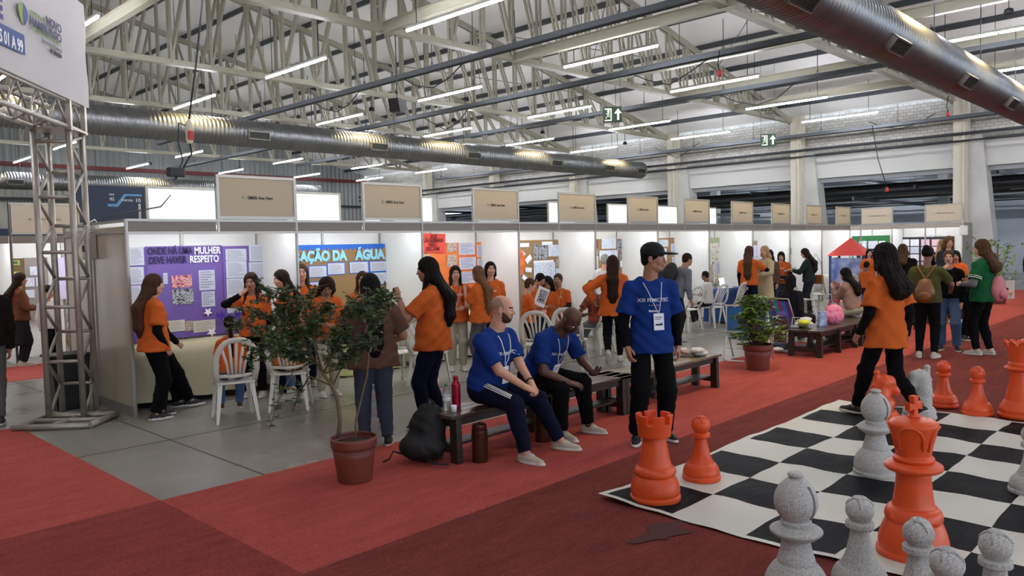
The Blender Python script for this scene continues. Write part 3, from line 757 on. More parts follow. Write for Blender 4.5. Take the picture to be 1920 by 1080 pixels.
for q in ((860, 455, 890, 477), (894, 459, 926, 481), (861, 483, 892, 504), (895, 485, 926, 507), (862, 510, 890, 530)): paper(b3, *q, M_txt2, 9.915)
for q in ((838, 456, 856, 472), (838, 478, 856, 500), (792, 477, 806, 500)): paper(b3, *q, M_ph3, 9.915)
b4 = poster('brown poster board with orange paper virus shape and diagrams', 967, 450, 1060, 600, M_kraft)
c = onY(975, 492, 9.9); v = MB(); v.lathe([(.02, -.03), (.1, -.03), (.1, .03), (.02, .03)], 12)
po = [(c.x-.02+.13*math.cos(k*.35)*(1+.12*(k % 2)), c.z+.24*math.sin(k*.35)*(1+.12*(k % 2))) for k in range(18)]
MB().prism(po, 'y', 9.88, 9.9).build('paper_virus', mat('orange_mottled_paper', 'f07a18', .6, c2='c8380c', vs=9), b4)
for q in ((968, 456, 992, 463, 0), (977, 472, 984, 480, .6), (985, 481, 997, 491, -.6), (985, 502, 997, 510, .1), (979, 518, 990, 526, .6)): paper(b4, *q[:4], M_paper, 9.905, rot=q[4])
for q, m_ in (((1000, 458, 1009, 486), M_ph2), ((1010, 460, 1026, 486), M_ph2), ((1028, 459, 1057, 480), M_ph5), ((1016, 453, 1036, 459), M_paper), ((1001, 493, 1041, 523), M_ph5), ((1042, 485, 1056, 500), M_ph3), ((1042, 503, 1058, 518), M_ph5), ((1000, 489, 1038, 493), M_paper)): paper(b4, *q, m_, 9.915)
b5 = poster('brown poster board with diagram sheets behind the walking woman', 1110, 448, 1178, 600, M_kraft)
for q, m_ in (((1110, 450, 1121, 466), mat('maroon_card', '7a2a26', .6)), ((1128, 448, 1155, 466), M_ph5), ((1157, 449, 1172, 470), M_ph2), ((1110, 468, 1121, 478), M_ph2), ((1110, 480, 1122, 540), M_txt), ((1124, 470, 1158, 486), M_ph5), ((1162, 474, 1176, 487), M_ph2), ((1163, 489, 1175, 500), M_paper)): paper(b5, *q, m_, 9.915)
b6 = poster('brown poster board with white sheets beside the black cap', 1228, 446, 1281, 600, M_kraft)
for q in ((1230, 450, 1253, 462), (1258, 457, 1274, 478), (1260, 482, 1275, 500), (1232, 466, 1250, 490)): paper(b6, *q, M_txt, 9.915)
b7 = poster('tall collage poster board of old photographs above the blue table', 1323, 445, 1367, 560, M_ph4)
for q, m_ in (((1325, 446, 1365, 455), mat('olive_strip', '9aa07a', .7)), ((1326, 460, 1345, 485), M_ph4), ((1342, 492, 1366, 512), M_txt2), ((1326, 496, 1338, 530), M_ph3), ((1352, 516, 1366, 540), M_ph3)): paper(b7, *q, m_, 9.915)
b8 = poster('small poster board with lilac sheet behind the hugging women', 1408, 451, 1445, 560, mat('tan_board', '9a8a78', .6))
for q, m_ in (((1425, 452, 1437, 457), M_paper), ((1410, 460, 1443, 480), mat('lilac_sheet', 'cfc4e2', .6)), ((1429, 464, 1441, 478), M_ph5), ((1410, 483, 1443, 510), M_txt)): paper(b8, *q, m_, 9.915)
b9 = poster('brown and green poster board behind the woman with brown bag', 1480, 449, 1507, 570, M_kraft)
for q, m_ in (((1482, 465, 1493, 477), M_green_b), ((1484, 467, 1492, 475), M_ph2), ((1484, 480, 1504, 492), M_ph5), ((1480, 495, 1500, 520), M_green_b), ((1484, 497, 1492, 503), M_txt)): paper(b9, *q, m_, 9.912)
b10 = poster('narrow reddish poster board beside the red roofed toy house', 1541, 448, 1557, 540, mat('grey_pink_board', '9c6a62', .6))
for y0 in (450, 460, 475, 492): paper(b10, 1542, y0, 1555, y0+9, M_ph5, 9.915)

# ---- tables with cloths
def cloth_table(label, x0, x1, y0, y1, m, h=.72, drop=.7, skirt=True):
    t = empty('covered_table', ((x0+x1)/2, (y0+y1)/2, 0), 0, label, 'table')
    a, b = (x1-x0)/2, (y1-y0)/2
    MB().box((0, 0, h-.03), (2*a-.03, 2*b-.03, .03)).build('tabletop', M_panel, t)
    for i in (-1, 1):
        for j in (-1, 1): MB().tube([(i*(a-.08), j*(b-.06), 0), (i*(a-.08), j*(b-.06), h-.04)], .014, 8).build('leg', M_alu2, t)
    mb = MB(); per = []; N = 18; random.seed(int(x0*10))
    def side(p, q, n):
        for k in range(n): f = k/n; per.append((p[0]+(q[0]-p[0])*f, p[1]+(q[1]-p[1])*f))
    side((-a, -b), (a, -b), 26); side((a, -b), (a, b), 8); side((a, b), (-a, b), 26); side((-a, b), (-a, -b), 8)
    n = len(per); vs = [(x, y, h+.004) for x, y in per]; rows = 5
    for r in range(1, rows+1):
        f = r/rows
        for k, (x, y) in enumerate(per):
            wv = .022*f*math.sin(k*1.35+x0*3)+.01*f*math.sin(k*.61)
            d = Vector((x, y)).normalized() if 0 else Vector((x/a if abs(x) >= a-1e-6 else 0, y/b if abs(y) >= b-1e-6 else 0))
            vs.append((x+d.x*(.01+wv+.03*f), y+d.y*(.01+wv+.03*f), h-drop*f+.01*math.sin(k*.9)*f))
    fs = [tuple(range(n))]
    for r in range(rows):
        for k in range(n): fs.append((r*n+k, (r+1)*n+k, (r+1)*n+(k+1) % n, r*n+(k+1) % n))
    mb.add(vs, fs, 0, True); o = mb.build('cloth', m, t); return t
Mcl1 = mat('beige_cloth', 'b3aa8b', .85, var=.05, vs=3, bump=.15, bs=25); Mcl2 = mat('pale_cloth', 'cfc8b8', .85); Mcl3 = mat('yellow_green_cloth', 'cfd08a', .85); Mcl4 = mat('blue_cloth', '1c3f7c', .8)
cloth_table('table under a beige-green cloth below the purple poster', 3.32, 5.2, 9.36, 9.86, Mcl1, .72, .64)
cloth_table('table under a yellow-green cloth in the water poster booth', 5.5, 7.25, 9.38, 9.86, Mcl3)
cloth_table('table under a pale cloth in the orange poster booth', 7.6, 9.3, 9.38, 9.86, Mcl2)
cloth_table('table under a beige cloth in the booth with orange virus', 9.7, 11.4, 9.38, 9.86, Mcl1)
cloth_table('table under a pale cloth behind the walking woman', 11.85, 13.5, 9.38, 9.86, Mcl2)
cloth_table('table under a royal blue cloth holding a laptop', 15.4, 16.75, 8.35, 8.85, Mcl4, .74, .7)
cloth_table('table under a pale cloth in the last booth of the row', 22.3, 24.1, 9.5, 9.88, Mcl2)
t = empty('laptop', (15.9, 8.6, .75), .2, 'small open laptop on the blue covered table', 'laptop')
MB().box((0, 0, .008), (.33, .23, .016), bev=.004).build('keyboard', M_alu2, t); MB().box((0, .12, .12), (.33, .012, .22), R=Matrix.Rotation(rad(-12), 3, 'X')).build('screen', mat('lit_screen', 'bcd6dc', .3, emit=.6), t)

# ---- booths at the right end, facing left, and the sign stands
t = empty('exhibition_booth', (25.1, 6.16, 0), 0, 'beige signed corner stand with black and green boards at the right end', 'booth')
XE = 25.1
ys = [onX(px, 420, XE).y for px in (1805, 1735, 1673, 1614, 1597)]
ys = [ys[0], ys[1], ys[2], ys[3], ys[3]+1.2]
for y in ys: post(0, y-6.16, 2.72 if y < 8.9 else HB, t); post(1.0, y-6.16, HB, t)
for a, b in zip(ys[:-1], ys[1:]):
    panel((1.0, (a+b)/2-6.16, 1.1), (.012, b-a-.04, 2.15), t); piece('fascia_panel', mat('pale_fascia', 'b5aa9c', .5), (0, (a+b)/2-6.16, 2.12), (.012, b-a-.04, .14), t)
    MB().box((.09, (a+b)/2-6.16, 2.09), (.05, b-a-.1, .02)).build('led_strip', M_led, t)
panel((.5, 0, 1.1), (.96, .012, 2.15), t, M_alu2); panel((.5, ys[2]-6.16, 1.1), (.96, .012, 2.15), t)
for k, (a, b, s_) in enumerate(((ys[0], ys[1], '12 - EMEB Machado de Assis'), (ys[2], ys[3], '11 - EMEB Machado de Assis'))):
    sg = empty('header_sign', (0, (a+b)/2-6.16, HB)); sg.parent = t
    piece('sign_board', mat('cream_sign', 'd2c4ab', .5), (0, 0, .26), (.012, b-a-.05, .46), sg)
    for z in (.02, .51): piece('sign_rail', M_alu2, (0, 0, z), (.034, b-a, .03), sg)
    text_obj('lettering', s_, .05, M_ink, (-.009, 0, .26), (0, -1, 0), (0, 0, 1), sg, width=.55)
bb = poster('black poster board with white and pink sheets in the right end stand', 1690, 444, 1789, 540, M_blackb, XE+.95, .72, 'X')
wtext(bb, 'VIDAS QUE SE CRUZAM', 1734, 1776, 440+1, M_white_t, Y=XE+.92, pl='X', ph=.12); 
random.seed(8)
for j in range(5):
    for x0_ in (1689, 1707, 1727, 1747, 1764): paper(bb, x0_, 449+j*14, x0_+16, 461+j*14, (M_paper, M_txt)[j % 2] if x0_ < 1720 else mat('pink_sheet', 'd9b4c0', .6), XE+.93, pl='X')
bg_ = poster('green and black poster board with round pictures in the right end stand', 1598, 442, 1668, 540, M_green_b, XE+.95, .72, 'X')
link('dark_panel', unit_box(M_blackb), bg_, onX(1632, 490, XE+.935), (0, 0, 0), (.01, .85, .9))
for q, m_ in (((1611, 452, 1625, 468), M_ph5), ((1628, 452, 1646, 466), M_txt), ((1648, 452, 1660, 464), M_paper), ((1613, 476, 1622, 490), M_paper), ((1620, 470, 1640, 482), M_txt), ((1600, 452, 1606, 470), M_ph5), ((1600, 474, 1606, 490), M_ph5)): paper(bg_, *q, m_, XE+.925, pl='X')
t = empty('electric_box', (25.0, 6.1, 1.95), 0, 'white electric box at the top corner of the right end stand', 'electric box')
MB().box((0, 0, 0), (.1, .2, .28), bev=.01).build('housing', M_panel, t); MB().tube([(0, 0, .14), (0, .05, .3), (.1, .1, .35), (.1, .05, .2)], .01, 6).build('cable', M_panel, t)

# ---- left aisle stands
for i in range(3):
    x0 = 5.65-2.1*(i+1); t = empty('exhibition_booth', (x0, 15, 0), 0, 'beige signed booth across the far left aisle, %s' % ['behind the truss tower', 'at the left edge of the picture', 'just beyond the left edge'][i], 'booth', 'booths in the far left aisle')
    for x in (0, 1.05, 2.1): post(x, 0, 2.76, t); post(x, 1.0, HB, t)
    for k in range(2):
        panel((1.05*(k+.5), 1.0, 1.1), (1.0, .012, 2.15), t); piece('fascia_panel', M_fascia, (1.05*(k+.5), 0, 2.12), (1.0, .012, .13), t)
    panel((0, .5, 1.1), (.012, .96, 2.15), t)
    MB().box((1.05, .08, 2.1), (1.9, .05, .02)).build('led_strip', M_led, t)
    sg = empty('header_sign', (.53, 0, HB)); sg.parent = t
    piece('sign_board', mat('cream_sign', 'd2c4ab', .5), (0, 0, .26), (1.0, .012, .46), sg); piece('sign_rail', M_alu2, (0, 0, .51), (1.05, .034, .03), sg); piece('sign_rail', M_alu2, (0, 0, .015), (1.05, .034, .03), sg)
    text_obj('lettering', '%d - EMEB Castro Alves' % (61+i), .05, M_ink, (0, -.009, .25), (1, 0, 0), (0, 0, 1), sg, width=.5)
lb = poster('brown poster board with green title strip in the far left aisle', -20, 485, 43, 600, mat('ochre_brown_board', '6d552c', .7), 15.9, .7)
paper(lb, -10, 489, 37, 497, mat('pale_green_strip', 'aab472', .7), 15.87); wtext(lb, 'MULHERES NA CIÊNCIA', -8, 34, 493, M_green_b, Y=15.86, ph=.06)
paper(lb, 16, 510, 39, 540, mat('yellow_sheet', 'c9b25c', .7), 15.87)
lb = poster('grey board with white sheets behind the truss tower, far left aisle', 44, 483, 88, 600, mat('grey_board', '8f8580', .7), 15.9, .7)
for q in ((56, 500, 73, 516), (47, 521, 65, 537), (67, 520, 80, 536), (48, 544, 65, 558)): paper(lb, *q, M_ph5, 15.87)
lb = poster('white lilac board seen through the truss tower', 108, 483, 125, 560, mat('lilac_sheet', 'cfc4e2', .6), 15.9, .7)
# navy wall banner, left end
t = empty('navy_banner', (9.18, 30, 3.05), 0, 'large navy blue banner panel with hall numbers, behind the stands at left', 'banner')
MB().box((1.3, 0, .62), (2.7, .1, 1.3)).build('panel', mat('navy_panel', '10233f', .5), t)
MB().box((-.02, -.06, -.9), (.1, .1, 4.3)).box((2.6, -.06, -.9), (.1, .1, 4.3)).build('frame', M_dark, t)
M_lb = mat('light_blue_print', '4f87b4', .5)
MB().prism([(1.0, .55), (1.35, .55), (1.65, .95), (2.2, .95), (2.2, 1.02), (1.58, 1.02), (1.3, .65), (1.0, .65)], 'y', -.056, -.05).build('blue_line', M_lb, t)
text_obj('lettering', 'PAV', .1, M_white_t, (1.15, -.06, .98), (1, 0, 0), (0, 0, 1), t); text_obj('lettering', '02', .16, M_white_t, (1.15, -.06, .82), (1, 0, 0), (0, 0, 1), t)
text_obj('lettering', 'PORTÃO', .1, M_white_t, (1.68, -.06, .78), (1, 0, 0), (0, 0, 1), t); text_obj('lettering', '10', .2, M_white_t, (2.05, -.06, .79), (1, 0, 0), (0, 0, 1), t)

# ---- exit signs, loudspeaker, hanging cables
def exit_sign(X, px, py, label):
    c = onX(px, py, X); t = empty('exit_sign', c, 0, label, 'exit sign')
    d = Vector((-c.x, -c.y, 0)).normalized(); t.rotation_euler = (0, 0, math.atan2(d.y, d.x)+math.pi/2)
    MB().box((0, 0, 0), (.5, .03, .42)).build('panel', mat('exit_green', '14301c', .5), t)
    Mx = mat('exit_glow', 'c9f0b8', .5, emit=1.2)
    MB().prism([(.13, -.14), (.13, .03), (.06, .03), (.155, .15), (.25-.01, .03), (.18, .03), (.18, -.14)], 'y', -.02, -.016).build('arrow', Mx, t)
    v = MB(); v.prism([(-.2, -.16), (-.02, -.16), (-.02, .16), (-.2, .16), (-.2, .14), (-.04, .14), (-.04, -.14), (-.2, -.14)], 'y', -.02, -.016)
    v.lathe([(.0, .0)], 3) if 0 else None
    v.box((-.1, -.018, .09), (.05, .004, .05)).bar((-.1, -.018, .06), (-.12, -.018, -.02), .045, .004).bar((-.12, -.018, -.02), (-.06, -.018, -.06), .03, .004).bar((-.12, -.018, -.02), (-.17, -.018, -.1), .03, .004).bar((-.1, -.018, .04), (-.06, -.018, .0), .02, .004).bar((-.1, -.018, .04), (-.16, -.018, .02), .02, .004)
    v.build('running_figure', Mx, t)
    zt_ = roofz(X)-c.z-.05; MB().bar((-.22, 0, .2), (-.22, 0, zt_), .01).bar((.22, 0, .2), (.22, 0, zt_), .01).build('hanger', M_dark, t)
exit_sign(17.0, 1148, 215, 'green exit sign hanging under the roof, nearer one at centre right')
exit_sign(25.0, 1440, 263, 'green exit sign hanging in front of the brick wall')
c = onY(745, 198, 12.6); t = empty('loudspeaker', c, rad(200), 'black wedge loudspeaker hanging below a truss', 'loudspeaker')
MB().prism([(-.17, .12), (.17, .12), (.09, -.14), (-.09, -.14)], 'y', -.12, .12).build('cabinet', M_black, t); MB().box((0, -.125, 0), (.2, .01, .2)).build('grille', M_dark, t); MB().bar((0, 0, .12), (0, 0, 1.4), .015).build('hanger', M_dark, t)
# hanging socket with cables near the top left
a = Vector((4.75, 10.5, 6.3)); M_sock = mat('red_socket', 'b8302a', .5)
c = onY(355, 250, 9.9); t = empty('hanging_socket', c, 0, 'red and cream hanging power socket with black cables at upper left', 'socket')
MB().lathe([(.03, -.13), (.045, -.1), (.045, 0), (.05, .02), (.05, .08), (.03, .14), (.015, .18)], 12).build('housing', mat('cream_plastic', 'c8bfa8', .5), t)
MB().box((0, -.03, -.03), (.07, .06, .12), bev=.01).build('red_plug', M_sock, t)
tp = onY(380, 0, 9.9)-c; en = onY(330, 335, 9.9)-c
MB().tube([(0, 0, .15), tuple(tp*.5+Vector((0, 0, .02))), tuple(tp)], .012, 6).build('cable', M_dark, t)
MB().tube([(0, 0, -.12), (.02, 0, -.25), (-.1, 0, -.45), tuple(en*.85), tuple(en)], .014, 6).build('cable', M_black, t)
MB().tube([(.0, 0, .08), (-.13, 0, .12), (-.15, 0, -.1), (-.1, 0, -.35), (-.2, .05, -.6), (-.3, .1, -.5)], .01, 6).build('cable', M_dark, t)
MB().box(en+Vector((.0, 0, .08)), (.2, .1, .12), bev=.01).build('junction_box', M_black, t)
for (px, py, X, pxe, pye, lab) in ((1635, 235, 24, 1663, 355, 'red plug hanging on a long black cable before the brick wall'), (1778, 180, 24, 1778, 213, 'small red plug hanging on a short cable by the right column'), (1349, 95, 14, 1349, 137, 'red plug hanging from the tray at top right of centre')):
    p0 = onX(px, py, X); p1 = onX(pxe, pye, X); t = empty('hanging_plug', p1, 0, lab, 'socket')
    MB().tube([tuple(p0-p1), tuple((p0-p1)*.5+Vector((0, .04, -.05))), (0, 0, .05)], .012, 6).build('cable', M_black, t); MB().lathe([(.02, -.08), (.045, -.06), (.045, .03), (.02, .06)], 10).build('plug', M_sock, t)
# slack cables under the trays
random.seed(4)
for k, (X, y0) in enumerate(((12.1, 13), (12.1, 17), (16, 9), (16, 17), (16, 22), (20.4, 9), (29.2, 8), (29.2, 17))):
    t = MB().tube([(X, y0, 5.97), (X-.02, y0+.5, 5.75-random.random()*.2), (X, y0+1.1, 5.6-random.random()*.2), (X, y0+1.7, 5.72), (X, y0+2.2, 5.97)], .014, 6).build('slack_cable', M_black)
    tag(t, 'black cable looping below a roof cable tray, %s one from the left' % ORD[k], 'cable', 'slack cables under the trays')

# ================================================================== TRUSS TOWER AND BANNER
M_tr = mat('worn_aluminium_tube', 'aaa195', .38, .5, var=.12, vs=9)
t = empty('truss_tower', (2.53, 9.56, 0), 0, 'square aluminium truss tower on a tubular floor frame at left', 'truss tower')
e1 = Vector((.79, -.61, 0))*.36; e2 = Vector((.61, .79, 0))*.36
cs = [Vector((0, 0, 0)), e1, e1+e2, e2]
TH = 3.2
for i, c in enumerate(cs): MB().tube([c+Vector((0, 0, .04)), c+Vector((0, 0, TH))], .033, 10).build('upright', M_tr, t)
for i in range(4):
    p = cs[i]; q = cs[(i+1) % 4]; z = .06 if i != 2 else .36
    if i in (1, 3):
        if i == 3: p, q = q, p
        k = 0
        while z < TH-.1:
            z2 = min(z+.3, TH-.05); A_, B_ = (p, q) if k % 2 == 0 else (q, p)
            MB().tube([A_+Vector((0, 0, z)), B_+Vector((0, 0, z2))], .018, 8).build('brace', M_tr, t); z = z2; k += 1
        MB().tube([p+Vector((0, 0, .05)), q+Vector((0, 0, .05))], .015, 8).build('crossbar', M_tr, t)
    else:
        while z < TH: MB().tube([p+Vector((0, 0, z)), q+Vector((0, 0, z))], .02, 8).build('crossbar', M_tr, t); z += .6
def gl(px, py): v = at(px, py, .035)-Vector((2.53, 9.56, 0)); v.z = .035; return v
fr = [gl(24, 803), gl(168, 797), gl(218, 776), gl(97, 779)]
for i in range(4): MB().tube([fr[i], fr[(i+1) % 4]], .034, 10).build('base_tube', M_tr, t)
MB().tube([(fr[0]+fr[3])/2, (fr[1]+fr[2])/2], .03, 10).build('base_tube', M_tr, t); MB().tube([(fr[0]+fr[1])/2, (fr[2]+fr[3])/2], .03, 10).build('base_tube', M_tr, t)
dB = Vector((.61, .79, 0)); nB = Vector((.79, -.61, 0))
org = Vector((2.53, 9.56, 0))+(e1+e2)/2
def boxtruss(name, label, z0, z1, L, back=.25):
    t = empty(name, org, 0, label, 'truss')
    w = .17; P = lambda s, o, z: dB*s+nB*o+Vector((0, 0, z))
    for o in (-w, w):
        for z in (z0, z1): MB().tube([P(back, o, z), P(-L, o, z)], .026, 10).build('chord', M_tr, t)
    n = int(L/.42)
    for k in range(n):
        s0 = back-(L+back)*k/n; s1 = back-(L+back)*(k+1)/n; sm = (s0+s1)/2
        for o in (-w, w):
            MB().tube([P(s0, o, z0), P(sm, o, z1)], .013, 6).build('brace', M_tr, t); MB().tube([P(sm, o, z1), P(s1, o, z0)], .013, 6).build('brace', M_tr, t)
        for z in (z0, z1): MB().tube([P(s0, -w, z), P(s1, w, z)], .013, 6).build('brace', M_tr, t)
    return t
t = boxtruss('beam_truss', 'aluminium box truss beam running toward the viewer under the banner', 3.22, 3.5, 8.2)
v = MB()
for s in (.2, -.2):
    for o in (-.2, .2): v.box(dB*s+nB*o+Vector((0, 0, 3.36)), (.05, .05, .36), rz=math.atan2(dB.y, dB.x))
v.box(Vector((0, 0, 3.2)), (.46, .46, .02), rz=math.atan2(dB.y, dB.x)); v.build('corner_block', M_tr, t)
boxtruss('upper_beam_truss', 'aluminium box truss beam along the top edge of the banner', 4.62, 4.9, 8.2)
# banner
t = empty('banner', org, 0, 'grey-white city fair banner stretched between truss beams at upper left', 'banner')
M_ban = mat('banner_fabric', 'bcb6b4', .6, var=.03, vs=2)
vs = []; fs = []; NX, NZ = 50, 10; o = .23
for i in range(NX+1):
    for j in range(NZ+1):
        s = .3-8.4*i/NX; z = 3.5+1.16*j/NZ; of = o+.012*math.sin(i*1.1+j)*math.sin(j*math.pi/NZ)
        vs.append(dB*s+nB*of+Vector((0, 0, z)))
for i in range(NX):
    for j in range(NZ):
        a = i*(NZ+1)+j; fs.append((a, a+NZ+1, a+NZ+2, a+1))
mb = MB(); mb.add(vs, fs, 0, True); n0 = len(vs)
mb.add([v-nB*.006 for v in vs], [f[::-1] for f in fs], 0, True); mb.build('fabric', M_ban, t)
def bpt(px, py):
    d = ray(px, py); q = org+nB*(.25); tt = (q.xy.dot(nB.xy))/(d.xy.dot(nB.xy)); p = d*tt; p.z += CAMH; return p-org
def btext(s, px0, px1, py0, py1, size, m, bold=0.0, width=True):
    a = bpt(px0, py0); b = bpt(px1, py1); c = (a+b)/2; L = (b-a).xy.length
    return text_obj('lettering', s, size, m, c, dB, (0, 0, 1), t, .001, bold, width=L if width else None)
M_bnavy = mat('banner_navy', '2c2a58', .6); M_bblue = mat('banner_blue', '243f86', .6); M_bg = mat('banner_grey_text', '6d6a66', .6); M_bgreen = mat('banner_green', '7c9a3c', .6); M_bpur = mat('banner_purple', '3f2a78', .6)
btext('NOVO', 87, 115, 41, 54, .12, M_bnavy, .004); btext('HAMBURGO', 56, 115, 41, 72, .12, M_bnavy, .004)
btext('PREFEITURA DE', 57, 84, 25, 37, .06, M_bgreen); btext('CIDADE DE TODOS NÓS', 58, 114, 53, 82, .05, M_bgreen)
btext('Secretaria Municipal', 79, 116, 76, 95, .065, M_bg); btext('de Educação', 94, 116, 94, 105, .065, M_ink, .002)
# blue strip
a = bpt(-60, 33); b_ = bpt(47, 85); h = Vector((0, 0, .095))
MB().add([a-h-nB*.002, b_-h-nB*.002, b_+h-nB*.002, a+h-nB*.002], [(0, 1, 2, 3)]).build('blue_strip', M_bblue, t)
btext('ESTANDES 01 A 99', -56, 43, 39, 87, .16, M_white_t, .004)
btext('MOSTRA E', -80, 5, 3-38, 3+18, .26, M_bpur, .012)
for k in range(4):
    c = bpt(46.5-k*1.3, 24); 
for side_, m_, sg_ in ((-1, M_bgreen, 1), (1, M_bblue, -1)):
    c = bpt(43.5, 22); pts = []
    for k in range(13):
        a_ = math.pi*k/12; pts.append((side_*(.005+.09*math.sin(a_)**.7), .09-.22*(k/12)+.02*math.sin(a_)))
    pts += [(side_*.004, -.12), (side_*.004, .07)]
    if side_ < 0: pts = pts[::-1]
    vv = [c+dB*x+Vector((0, 0, z))-nB*.001 for x, z in pts]
    MB().add(vv, [tuple(range(len(vv)))[::-1]]).build('heart_logo', m_, t)
# ================================================================== CHESS
SQ = .532; MX, MY = 4.30, 3.27
M_vw = mat('white_vinyl', 'cfccbf', .5, var=.04, vs=2, bump=.1, bs=5); M_vb = mat('black_vinyl', '131416', .52, bump=.45, bs=7, c2='222326', vs=3, stretch=(1, 3, 1), spec=.03)
vs = []; fs = []; ms = []; R_ = 6; N = 8*R_
brd = .045
def coords():
    c = [-brd]+[SQ*i/R_ for i in range(N+1)]+[8*SQ+brd]; return c
cx = coords(); K = len(cx)
def mz(u, v):
    z = .012+.006*math.sin(u*5+v*3)*math.sin(v*7)+.005*math.sin(u*13+1)*math.sin(v*4+u*2)+.004*math.sin(v*17+u*5)
    if u < .3 and v < .3: z += .03*(1-u/.3)*(1-v/.3)
    return max(.016, z+.01)
for i, u in enumerate(cx):
    for j, v in enumerate(cx):
        wx = .018*math.sin(v*4.1+u)*(1 if i in (0, K-1) else .6); wy = .016*math.sin(u*3.7+v*1.3)*(1 if j in (0, K-1) else .6)
        vs.append((MX+u+wx, MY-v+wy, mz(u, v)))
for i in range(K-1):
    for j in range(K-1):
        a = i*K+j; fs.append((a, a+1, a+K+1, a+K))
        if 0 < i < K-2 and 0 < j < K-2: ms.append(1 if (((i-1)//R_)+((j-1)//R_)) % 2 == 0 else 0)
        else: ms.append(0)
mb = MB(); mb.v = vs; mb.f = fs; mb.m = ms; mb.sm = [True]*len(fs)
tag(mb.build('chess_mat', [M_vw, M_vb]), 'giant black and white vinyl chess mat spread on the dark red carpet', 'chess mat')

M_or = mat('orange_plastic', 'e2521f', .38, bump=.03, bs=90); M_gr = mat('grey_speckled_plastic', 'cdcbc4', .65, c2='969490', vs=110, bump=.05, bs=150)
ftex = M_gr.node_tree.nodes
def spl(prof, n=4):
    """Catmull-Rom through (r,z) control points; a None splits the curve (sharp ring)"""
    out = []; seg = []
    def flush():
        if len(seg) < 3: out.extend(seg); return
        P = [seg[0]]+seg+[seg[-1]]
        for i in range(1, len(P)-2):
            for k in range(n):
                t = k/n; a, b, c, d = P[i-1], P[i], P[i+1], P[i+2]
                out.append(tuple(max(.001, .5*((2*b[q])+(-a[q]+c[q])*t+(2*a[q]-5*b[q]+4*c[q]-d[q])*t*t+(-a[q]+3*b[q]-3*c[q]+d[q])*t**3)) for q in (0, 1)))
        out.append(seg[-1])
    for p in prof:
        if p is None: flush(); seg = [seg[-1]] if seg else []
        else: seg.append(p)
    flush(); return out
def piece_root(kind, col, xy, rz, label):
    z = .018
    return empty(kind, (xy[0], xy[1], z), rz, label, 'chess piece', 'giant orange chess pieces' if col is M_or else 'giant grey chess pieces')
def base_prof(r, h):
    return [(r*.97, 0), (r, .02*1), (r*1.0, .035), None, (r*.95, .045), (r*.93, .06), (r*.97, .075), None]
def pawn(xy, col, label, rz=0.0):
    t = piece_root('chess_pawn', col, xy, rz, label)
    MB().lathe(spl([(.138, 0), (.142, .012), (.142, .03), None, (.134, .037), (.136, .06), (.122, .1), (.1, .125), None, (.094, .13), (.07, .18), (.053, .25), (.044, .315), None, (.044, .315), (.066, .32), (.068, .335), (.066, .35), (.045, .355), None, (.048, .358), (.064, .385), (.068, .41), (.06, .44), (.035, .462), (.02, .466)]), 40).build('body', col, t)
    v = MB()
    for k in range(4):
        a = k*math.pi/2+.4; pts = []
        for q in range(7):
            e = rad(88-q*11); pts.append((.071*math.cos(e)*math.cos(a), .071*math.cos(e)*math.sin(a), .408+.064*math.sin(e)))
        v.tube(pts, [.018, .015, .012, .011, .01, .009, .004], 6, flat=.6)
    v.lathe([(.03, .462), (.032, .474), (.022, .478)], 16); v.build('head_ribs', col, t); return t
def rook(xy, col, label, rz=0.0):
    t = piece_root('chess_rook', col, xy, rz, label)
    MB().lathe(spl([(.168, 0), (.174, .012), (.174, .035), None, (.164, .042), (.17, .075), (.16, .13), (.142, .165), (.134, .175), None, (.136, .18), (.146, .195), (.142, .22), (.125, .24), None, (.116, .245), (.1, .31), (.086, .39), (.08, .44), None, (.104, .445), (.112, .455), (.116, .5), (.122, .54), None, (.098, .54), (.095, .5), (.02, .5)]), 48).build('body', col, t)
    mb = MB(); n = 6
    for k in range(n):
        a0 = 2*math.pi*k/n; a1 = a0+2*math.pi/n*.66; m = 5
        vs = []
        for q in range(m+1):
            a = a0+(a1-a0)*q/m
            for r, z in ((.096, .535), (.122, .535), (.129, .6), (.101, .6)): vs.append((r*math.cos(a), r*math.sin(a), z))
        fs = [(0, 1, 2, 3), tuple(m*4+i for i in (3, 2, 1, 0))]
        for q in range(m):
            for i in range(4): fs.append((q*4+i, (q+1)*4+i, (q+1)*4+(i+1) % 4, q*4+(i+1) % 4))
        mb.add(vs, fs)
    mb.build('battlement', col, t); return t
def bishop(xy, col, label, rz=0.0):
    t = piece_root('chess_bishop', col, xy, rz, label)
    MB().lathe(spl([(.152, 0), (.158, .012), (.158, .03), None, (.15, .036), (.153, .07), (.145, .12), (.12, .165), (.098, .19), None, (.09, .195), (.09, .21), (.076, .26), (.066, .31), None, (.09, .318), (.122, .345), (.123, .36), (.1, .372), (.068, .38), None, (.07, .385), (.074, .4), (.066, .41), None, (.07, .415), (.096, .455), (.104, .495), (.097, .54), (.07, .585), (.04, .612), (.026, .618), None, (.024, .62), (.037, .626), (.038, .636), (.028, .644), (.012, .646)]), 48).build('body', col, t)
    v = MB(); pts = [(.006+.1045*math.cos(e)*1.0, .02, .498+.118*math.sin(e)) for e in [rad(-30+10*k) for k in range(10)]]
    pts = []
    for k in range(12):
        z = .43+.155*k/11; r = .5*0+float(np.interp(z, [.415, .455, .495, .54, .585, .612], [.07, .096, .104, .097, .07, .04]))+.001
        a = 4.25; pts.append((r*math.cos(a), r*math.sin(a), z))
    v.tube(pts, .007, 6); v.build('mitre_groove', mat('groove_shadow_grey', '7b7975', .7) if col is M_gr else col, t); return t
